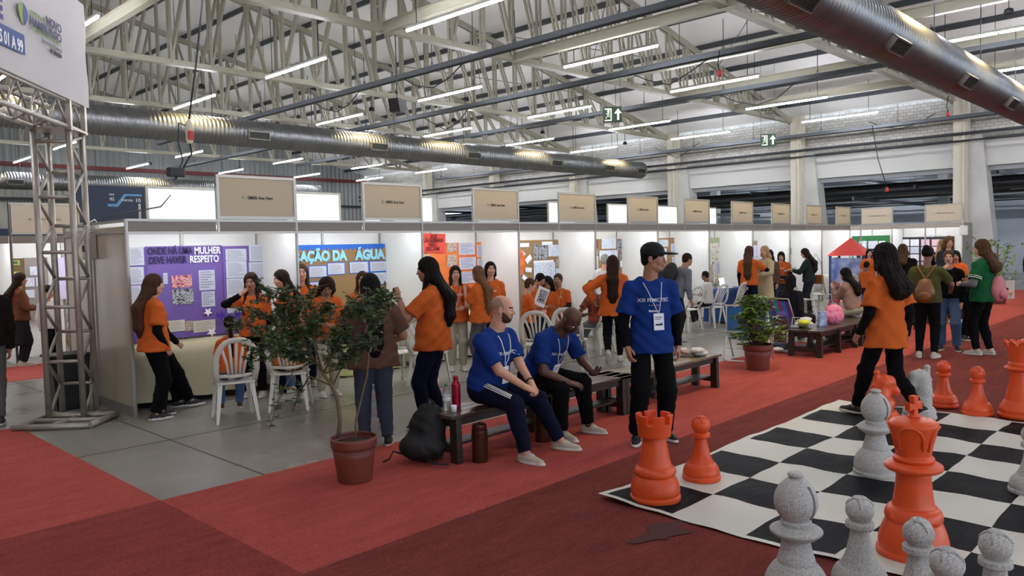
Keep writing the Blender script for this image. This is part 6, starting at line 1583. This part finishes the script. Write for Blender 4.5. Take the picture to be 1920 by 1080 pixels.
person('small child with black ponytail in orange T-shirt, back turned on a white chair', 3.93, 8.06, -8, 1.22, 'f', 'brown', 'pony', 'black', 'orange', 'short', None, 'jeans', 'brown', seat=.44, child=True, lean=6, head=(-14, 8), feet=((.08, .2, 5, .05), (-.08, .2, -5, .05)), R=((-.02, .17, -.2), (.5, -.5, -.5)), L=((-.02, .17, -.2), (.5, -.5, -.5)), face_on=False, hem=-.02)
person('child with dark hair in orange T-shirt seated behind the leafy tree', 4.62, 8.1, 8, 1.26, 'm', 'tan', 'short', 'black', 'orange', 'short', None, 'navy', 'white', seat=.44, child=True, lean=8, head=(10, 6), feet=((.08, .2, 5, .04), (-.08, .2, -5, .04)), face_on=False)
person('girl in orange T-shirt covering her mouth with one hand before the purple board', 4.72, 9.05, -160, 1.56, 'f', 'tan', 'long', 'dark', 'orange', 'short', 'black', 'black', 'white', head=(6, 10), R=((-.045, .13, .05), (.9, .1, -.5)), Rh=((-.6, -.1, .65), (.2, .9, .3)), curl=(.5, .5), hairlen=.2, hairfront=True, feet=((.06, 0, 6), (-.05, 0, -6)))
person('smiling girl in orange T-shirt with dark hair turned left, behind the tree top', 5.15, 9.0, -100, 1.58, 'f', 'light', 'long', 'dark', 'orange', 'short', None, 'jeans', 'white', head=(4, 12), hairlen=.18, R=((-.03, .15, -.2), (.5, -.6, -.5)))
person('tall girl in orange T-shirt with white hairband looking at the camera between two booths', 5.5, 9.2, 168, 1.64, 'f', 'light', 'long', 'brown', 'orange', 'short', None, 'navy', 'white', head=(-8, 0), hairlen=.2, hairfront=True, R=((-.03, .13, -.22), (.5, -.6, -.5)))
person('girl with curly dark hair in orange T-shirt looking down behind the leafy tree', 5.3, 8.35, 158, 1.51, 'f', 'tan', 'curly', 'dark', 'orange', 'short', None, 'beige', 'white', lean=10, head=(-20, 34), hairlen=.12, R=((-.05, .16, -.18), (.5, -.6, -.5)), L=((-.05, .16, -.18), (.5, -.6, -.5)))
person('girl in orange T-shirt half hidden behind the long dark hair of the woman in brown', 5.98, 8.5, 150, 1.52, 'f', 'light', 'long', 'brown', 'orange', 'short', None, 'jeans', 'white', head=(-30, 0), hairlen=.16)
p = person('girl in orange T-shirt and beige trousers facing us before the orange board', 7.62, 8.5, 172, 1.54, 'f', 'light', 'long', 'dark', 'orange', 'short', None, 'beige', 'white', head=(0, 3), L=((-.04, .13, -.17), (.6, -.5, -.5)), R=((-.04, .14, -.17), (.6, -.5, -.5)), hem=-.06, loose=1.4, pleg=1.3, hairlen=.2, hairfront=True, feet=((.05, 0, 6), (-.05, .02, -6)))
chest_text(p, 'XIII FEMICTEC', .2, .2, M_pro, ph=.035); lanyard(p, M_lan, .1, badge=False, wd=.004)
person('girl with very long brown hair in profile, hand at her chin, in orange T-shirt', 7.75, 8.12, -62, 1.53, 'f', 'light', 'long', 'lightbrown', 'orange', 'short', None, 'greyjeans', 'white', head=(-8, 0), L=((-.03, .12, .0), (.2, -.3, -.9)), hem=-.06, loose=1.3, hairlen=.27, curl=(.5, .9))
p = person('girl in orange T-shirt with dark patterned sleeves facing us beside the long haired girl', 8.15, 8.3, 170, 1.58, 'f', 'light', 'long', 'black', 'orange', 'short', 'pattern', 'navy', 'white', head=(4, -4), hairlen=.16, hem=-.04)
chest_text(p, 'FEMICTEC', .14, .2, M_pro, ph=.03)
# boys' group in booth four
t4 = 'pupils in the booth with the orange virus'
person('small boy in orange T-shirt reading at the left of the boys group', 8.8, 8.15, 75, 1.33, 'm', 'light', 'short', 'brown', 'orange', 'short', None, 'dark', 'white', child=True, head=(-5, 10), R=((-.04, .16, -.16), (.5, -.6, -.5)), L=((-.04, .16, -.16), (.5, -.6, -.5)), group=None)
person('taller dark haired boy in orange T-shirt looking down at a folder', 9.4, 8.5, 140, 1.40, 'm', 'tan', 'short', 'black', 'orange', 'short', None, 'dark', 'white', child=True, head=(5, 28), R=((-.04, .16, -.16), (.5, -.6, -.5)), L=((-.04, .16, -.16), (.5, -.6, -.5)))
person('girl with dark wavy hair in orange T-shirt leaning in beside the folder', 9.6, 8.42, 200, 1.32, 'f', 'tan', 'curly', 'black', 'orange', 'short', None, 'dark', 'white', child=True, head=(5, 20), hairlen=.12)
p = person('boy in orange T-shirt holding a white badge at the right of the boys group', 9.78, 8.35, 192, 1.36, 'm', 'tan', 'short', 'brown', 'orange', 'short', 'dark', 'khaki', 'white', child=True, head=(-5, 4), R=((-.06, .14, -.19), (.6, -.5, -.5)), L=((-.06, .14, -.19), (.6, -.5, -.5)))
chest_text(p, 'FEMICTEC', .14, .2, M_pro, ph=.03); lanyard(p, M_lan, .085, wd=.004)
t = empty('folder', (9.12, 8.15, 1.0), rad(-20), 'open photo folder held up between the boys in orange', 'folder'); MB().box((0, 0, 0), (.2, .012, .3), R=Matrix.Rotation(rad(24), 3, 'Y')).build('cover', M_panel, t); MB().box((.012, -.01, 0), (.14, .008, .2), R=Matrix.Rotation(rad(24), 3, 'Y')).build('photo', M_ph2, t)
p = person('boy with short black hair and patterned shirt seated back turned on a white chair', 10.25, 7.93, -55, 1.42, 'm', 'brown', 'short', 'black', 'pattern', 'short', None, 'grey', 'brown', seat=.44, lean=10, head=(20, 0), feet=((.1, .3, 8), (-.1, .32, -4)), L=((.05, .2, -.14), (.5, -.5, -.6)), R=((-.02, .18, -.2), (.5, -.5, -.5)), face_on=False)
s = SDF(); T_ = p['T']; s.ell(T_(0, -.13, .16), (.15, .09, .2), p['Tm'].T, .03); s.disp = lambda P: .004*np.sin(P[..., 2]*40); V, F = s.mesh(.016); link('backpack', np_mesh('backpack', [(V, F, 0)], [mat('dark_pattern_nylon', '2a2624', .7, c2='6a3a2a', vs=10)]), p['root'])
person('woman in orange T-shirt and black leggings walking away with hand on hip', 9.52, 7.05, 2, 1.64, 'f', 'tan', 'long', 'dark', 'orange', 'long', None, 'black', 'white', head=(0, 4), hips=(0, .0, .52), feet=((.05, .1, 5), (-.05, -.16, -5, .07, 48)), L=((.08, .0, -.2), (1.0, -.4, -.2)), R=((.04, .06, -.28), (.5, -.8, -.1)), hem=-.08, loose=1.5, pleg=.25, hairlen=.24, face_on=False, build=1.05)
person('woman with grey hair bending toward the brown board behind the walking woman', 11.6, 8.78, 20, 1.62, 'f', 'light', 'short', 'grey', 'white', 'long', None, 'beige', 'white', head=(0, 6), face_on=False)
p = person('person with a big black backpack leaning to the right behind the man in cap', 12.2, 7.65, 60, 1.66, 'm', 'tan', 'short', 'dark', 'grey', 'long', None, 'dark', 'white', lean=24, head=(0, 10), face_on=False)
s = SDF(); s.ell(p['T'](0, -.15, .15), (.18, .13, .26), p['Tm'].T, .04).ell(p['T'](0, -.26, .1), (.12, .06, .14), p['Tm'].T, .04); V, F = s.mesh(.02); link('backpack', np_mesh('backpack', [(V, F, 0)], [M_bp]), p['root'])
person('child with black hair and white shirt seated at the blue covered table', 14.7, 8.4, -70, 1.36, 'm', 'brown', 'short', 'black', 'white', 'short', None, 'dark', 'white', seat=.44, lean=4, head=(6, 6), feet=((.1, .2, 5, .02), (-.1, .2, -5, .02)), L=((0, .18, -.14), (.5, -.5, -.5)), face_on=True)
person('girl with long brown hair, orange T-shirt and black sleeves hugging the blonde woman', 15.75, 8.0, 12, 1.69, 'f', 'tan', 'long', 'brown', 'orange', 'short', 'black', 'navy', 'black', head=(-12, 0), R=((.02, .17, -.12), (.9, -.2, -.3)), hem=-.03, pleg=.5, hairlen=.24, face_on=False, build=1.05)
person('blonde woman in a long cream coat hugging the girl in orange', 16.2, 7.85, -140, 1.68, 'f', 'light', 'long', 'blonde', 'cream', 'long', None, 'cream', 'white', head=(10, -4), L=((-.02, .2, -.14), (.8, -.3, -.5)), R=((-.02, .2, -.17), (.8, -.3, -.5)), hem=-.26, hairlen=.12, loose=1.3, curl=(.2, .2))
person('woman with dark hair half hidden behind the cream coat', 17.6, 8.4, 200, 1.58, 'f', 'light', 'long', 'dark', 'brownt', 'long', None, 'dark', 'white', head=(6, 4), hairlen=.14)
p = person('girl in orange T-shirt over black sleeves and jeans reading a folder in the ninth booth', 18.2, 8.4, 182, 1.53, 'f', 'light', 'long', 'black', 'orange', 'short', 'black', 'djeans', 'white', head=(0, 22), R=((-.04, .14, -.2), (.8, -.4, -.5)), L=((-.04, .14, -.2), (.8, -.4, -.5)), hairlen=.14, pleg=1.5, hem=-.04, loose=1.4)
chest_text(p, 'FEMICTEC', .17, .2, M_pro, ph=.04)
q_ = p['Wr'][0]*.5+p['Wr'][1]*.5; t = empty('folder', p['root'].matrix_basis @ Vector(q_+A3(0, .07, .0)), 0, 'black folder held open by the girl reading in the ninth booth', 'folder'); t.rotation_euler = p['root'].rotation_euler
MB().box((0, 0, 0), (.4, .28, .02), R=Matrix.Rotation(rad(25), 3, 'X')).build('cover', M_black, t)
p = person('woman in dark green jacket with a tan shoulder bag reading papers', 18.3, 7.75, -75, 1.60, 'f', 'light', 'long', 'dark', 'dgreen', 'long', None, 'dark', 'black', head=(0, 18), lean=4, R=((-.02, .2, -.12), (.6, -.4, -.6)), L=((-.02, .2, -.12), (.6, -.4, -.6)), hairlen=.18, build=1.1)
t = empty('papers', p['root'].matrix_basis @ Vector(p['Wr'][0]*.5+p['Wr'][1]*.5+A3(0, .1, .03)), 0, 'sheaf of white papers in the hands of the woman in dark green', 'papers'); t.rotation_euler = p['root'].rotation_euler; MB().box((0, 0, 0), (.3, .22, .02), R=Matrix.Rotation(rad(-20), 3, 'X')).build('sheets', M_paper, t)
pb = p['root'].matrix_basis @ Vector(p['T'](.17, -.05, -.01)); t = empty('shoulder_bag', pb, p['root'].rotation_euler.z+math.pi/2, 'tan leather shoulder bag hanging at the hip of the woman in dark green', 'bag'); M_tan = mat('tan_leather', '8d4a22', .45)
MB().box((0, 0, 0), (.34, .1, .22), bev=.02).box((0, -.055, .04), (.3, .012, .1), bev=.01).build('bag_body', M_tan, t); MB().tube([(-.15, 0, .1), (-.12, 0, .4), (0, .02, .62), (.1, 0, .4), (.15, 0, .1)], .008, 6).build('strap', M_tan, t)
person('woman with dark hair seen from behind, seated in the striped folding chair', 13.02, 5.82, 30, 1.58, 'f', 'brown', 'long', 'black', 'dark', 'long', None, 'dark', 'black', seat=.34, lean=-6, head=(10, 0), feet=((.08, .3, 5), (-.08, .3, -5)), hairlen=.1, face_on=False, build=1.1)
person('woman in dusty pink jacket seated sideways on the bench, chin on her hand', 13.95, 5.1, -60, 1.6, 'f', 'light', 'long', 'black', 'pink', 'long', None, 'beige', 'white', seat=.43, lean=16, head=(0, 6), feet=((.08, .28, 5), (-.08, .3, -5)), R=((-.05, .17, .02), (.2, -.2, -1)), L=((-.05, .17, .0), (.2, -.2, -1)), hairlen=.14, curl=(1, 1))
p = person('girl in orange T-shirt over black sleeves walking past the chess mat, head turned away', 8.0, 2.62, -50, 1.74, 'f', 'tan', 'curly', 'black', 'orange', 'short', 'black', 'black', 'black', head=(-25, 2), hips=(0, .0, .52), feet=((.05, -.17, 5, .045, 35), (-.05, .17, -5)), R=((.03, -.03, -.30), (.4, -.8, -.1)), L=((.04, .08, -.28), (.5, -.8, -.1)), hem=-.1, loose=1.35, pleg=.35, hairlen=.1, face_on=False, build=.98)
p = person('woman in olive T-shirt with hair in a bun wearing a small brown leather backpack', 12.46, 3.52, 8, 1.66, 'f', 'brown', 'bun', 'black', 'olive', 'short', None, 'black', 'white', head=(-10, 6), R=((.06, .21, -.18), (.8, -.4, -.5)), hem=-.03, pleg=.4, feet=((.06, 0, 15), (-.06, 0, -12)), face_on=False, build=1.12)
M_lea = mat('brown_leather', '8a5624', .4, c2='5f3816', vs=6)
def worn_pack(p, m, sc=1.0, dz=0.0, dx=0.0):
    T_ = p['T']; H = p['H']; r = p['root']
    t = empty('backpack', (0, 0, 0)); t.parent = r
    s = SDF(); s.ell(T_(dx, -.105, .07+dz), (.13*sc, .075*sc, .16*sc), p['Tm'].T, .03).ell(T_(dx, -.1, .15+dz), (.09*sc, .055*sc, .07*sc), p['Tm'].T, .04); V, F = s.mesh(.014); link('pack', np_mesh('backpack', [(V, F, 0)], [m]), r).name = 'backpack'
    s = SDF(); s.ell(T_(dx, -.15, .04+dz), (.09*sc, .04*sc, .07*sc), p['Tm'].T, .03); V, F = s.mesh(.014); link('pack_pocket', np_mesh('pack_pocket', [(V, F, 0)], [m]), r)
    bpy.data.objects.remove(t)
    mb = MB()
    for sg in (1, -1):
        pts = [Vector(T_(dx, -.1, .19+dz))]+[on_shirt(p, dx+sg*(.01+.055*k/4), .2+.0225*k+dz*0, -1, .01) for k in range(5)]+[Vector(T_(sg*.07, .01, p['spn']+.022))]
        mb.tube(pts, .014, 6, flat=.4)
    mb.build('pack_strap', m, r)
worn_pack(p, M_lea)
t = empty('notebook', (12.95, 3.62, 1.06), rad(10), 'white notebook held between the woman in olive and the laughing woman', 'notebook'); MB().box((0, 0, 0), (.34, .26, .02), R=Matrix.Rotation(rad(12), 3, 'Y')).build('pages', M_paper, t)
person('laughing woman with her hand over her mouth, black top and wide light jeans', 13.5, 3.5, 186, 1.58, 'f', 'light', 'pony', 'brown', 'black', 'long', None, 'jeans', 'black', head=(4, 0), R=((-.06, .13, .04), (.9, .0, -.5)), Rh=((-.6, -.1, .65), (.2, .9, .3)), pleg=1.5, hem=-.0, feet=((.06, 0, 6), (-.08, .04, -14)), hairlen=.1)
person('person in black hooded jacket bending forward over the far bench', 14.9, 3.6, 70, 1.62, 'm', 'light', 'short', 'black', 'black', 'long', None, 'black', 'black', lean=38, head=(10, 20), L=((.0, .2, -.2), (.5, -.5, -.5)), R=((.0, .2, -.2), (.5, -.5, -.5)), loose=1.6, face_on=False)
p = person('woman in green shirt with glasses and a pink backpack, in profile at right', 13.2, 2.95, -62, 1.74, 'f', 'light', 'long', 'brown', 'green', 'short', 'grey', 'black', 'white', head=(2, 4), R=((.0, .16, -.14), (.5, -.6, -.6)), L=((.0, .14, -.16), (.5, -.6, -.6)), hem=-.06, loose=1.3, pleg=.4, hairlen=.09, feet=((.05, -.03, 4), (-.05, .03, -4)), build=1.05)
M_pkb = mat('pink_backpack_nylon', 'c4757a', .6)
worn_pack(p, M_pkb, 1.1, -.03, .03)
mb = MB()
for sg in (1, -1):
    pts = [Vector(p['Hd'](sg*.03+.018*math.cos(a), .1, .0+.014*math.sin(a))) for a in [2*math.pi*k/12 for k in range(12)]]; mb.tube(pts, .0022, 5, closed=True)
    mb.tube([Vector(p['Hd'](sg*.048, .098, .003)), Vector(p['Hd'](sg*.082, .0, .002))], .002, 5)
mb.build('glasses', M_black, p['root'])
for sg in (0, 1):
    mb = MB(); a = p['shj'][sg]; b = p['El'][sg]; d = nrm(b-a); xx = nrm(np.cross(d, [0, 1, 0.])); yy = np.cross(d, xx)
    for f in (.6, .69): mb.tube([Vector(a+(b-a)*f+(xx*math.cos(u)+yy*math.sin(u))*.0515*p['H']) for u in [2*math.pi*k/16 for k in range(16)]], .005, 5, closed=True)
    mb.build('sleeve_stripe', M_white_t, p['root'])
# --- left edge and the far left aisle
person('person in dark hoodie and worn grey jeans cut by the left edge, back turned', 2.03, 9.8, 0, 1.72, 'f', 'tan', 'long', 'dark', 'darkhood', 'long', None, 'greyjeans', 'black', head=(0, 4), pleg=.4, build=1.12, hem=-.02, hairlen=.2, face_on=False)
p = person('woman with long brown hair in a rust brown top, profile, in the far left aisle', 3.6, 14.9, 80, 1.57, 'f', 'tan', 'long', 'dark', 'brown', 'long', None, 'dark', 'white', head=(0, 4), R=((-.04, .16, -.16), (.6, -.4, -.6)), L=((-.04, .16, -.16), (.6, -.4, -.6)), hairlen=.16, skirt=True, build=1.1)
person('boy with dark hair, blue scarf and white shirt in the far left aisle', 3.85, 14.3, 130, 1.38, 'm', 'light', 'short', 'dark', 'white', 'long', None, 'black', 'black', child=True, head=(0, 4))
person('girl in cream clothes seen through the truss tower', 4.35, 14.6, -110, 1.40, 'f', 'light', 'long', 'black', 'cream', 'long', None, 'cream', 'white', head=(0, 8), hairlen=.16)
# --- crowd at the right
person('girl with dark hair in orange T-shirt left of the woman in green, looking down', 17.9, 4.5, 190, 1.5, 'f', 'tan', 'long', 'black', 'orange', 'short', None, 'dark', 'white', head=(0, 15), hairlen=.12)
p = person('person in black hooded jacket standing behind the walking girl', 17.0, 5.25, 10, 1.66, 'm', 'light', 'long', 'brown', 'black', 'long', None, 'dark', 'black', loose=1.7, head=(30, 10), face_on=False, hairlen=.06)
for i, (x, y, lab, phi, h, hr, hcx, sh, sk) in enumerate([
    (19.6, 6.9, 'small child in orange T-shirt left of the walking girl, near the green board', 40, 1.25, 'short', 'black', 'orange', 'brown'),
    (20.3, 6.6, 'second small child in orange T-shirt before the green board', 140, 1.32, 'long', 'dark', 'orange', 'tan'),
    (21.2, 6.9, 'child in orange T-shirt turned away in front of the green board', 0, 1.4, 'short', 'black', 'orange', 'light'),
    (21.8, 7.6, 'taller girl in orange T-shirt standing close to the green board', 170, 1.5, 'long', 'dark', 'orange', 'light'),
    (20.6, 5.5, 'blonde woman facing the black board in the end stand', 20, 1.72, 'long', 'blonde', 'black', 'light'),
    (20.2, 5.25, 'man with curly brown hair facing us before the black board', 170, 1.78, 'curly', 'lightbrown', 'dgrey', 'light'),
    (19.0, 3.1, 'dark haired pupil in orange T-shirt just right of the woman in green', 0, 1.45, 'curly', 'black', 'orange', 'tan'),
    (22.5, 3.9, 'tall dark haired person far back, leftmost behind the green plant', 0, 1.72, 'short', 'black', 'black', 'tan'),
    (22.9, 3.5, 'dark haired man in profile far back behind the green plant', -60, 1.76, 'short', 'black', 'dgrey', 'tan'),
    (24.0, 3.2, 'person in white shirt far back near the right edge', 150, 1.62, 'short', 'black', 'white', 'brown'),
    (24.2, 2.75, 'rightmost person far back, hands on head', 180, 1.66, 'short', 'black', 'dark', 'brown')]):
    sx_ = 'm' if hr == 'short' else 'f'
    person(lab, x, y, phi, h, sx_, sk, hr, hcx, sh, 'short' if sh == 'orange' else 'long', None, 'dark', 'black', head=(10, 5), child=h < 1.45, hairlen=.14, face_on=phi > 100, R=(((.03, .02, .18), (1, 0, .3)) if i == 10 else None), L=(((.03, .02, .18), (1, 0, .3)) if i == 10 else None))
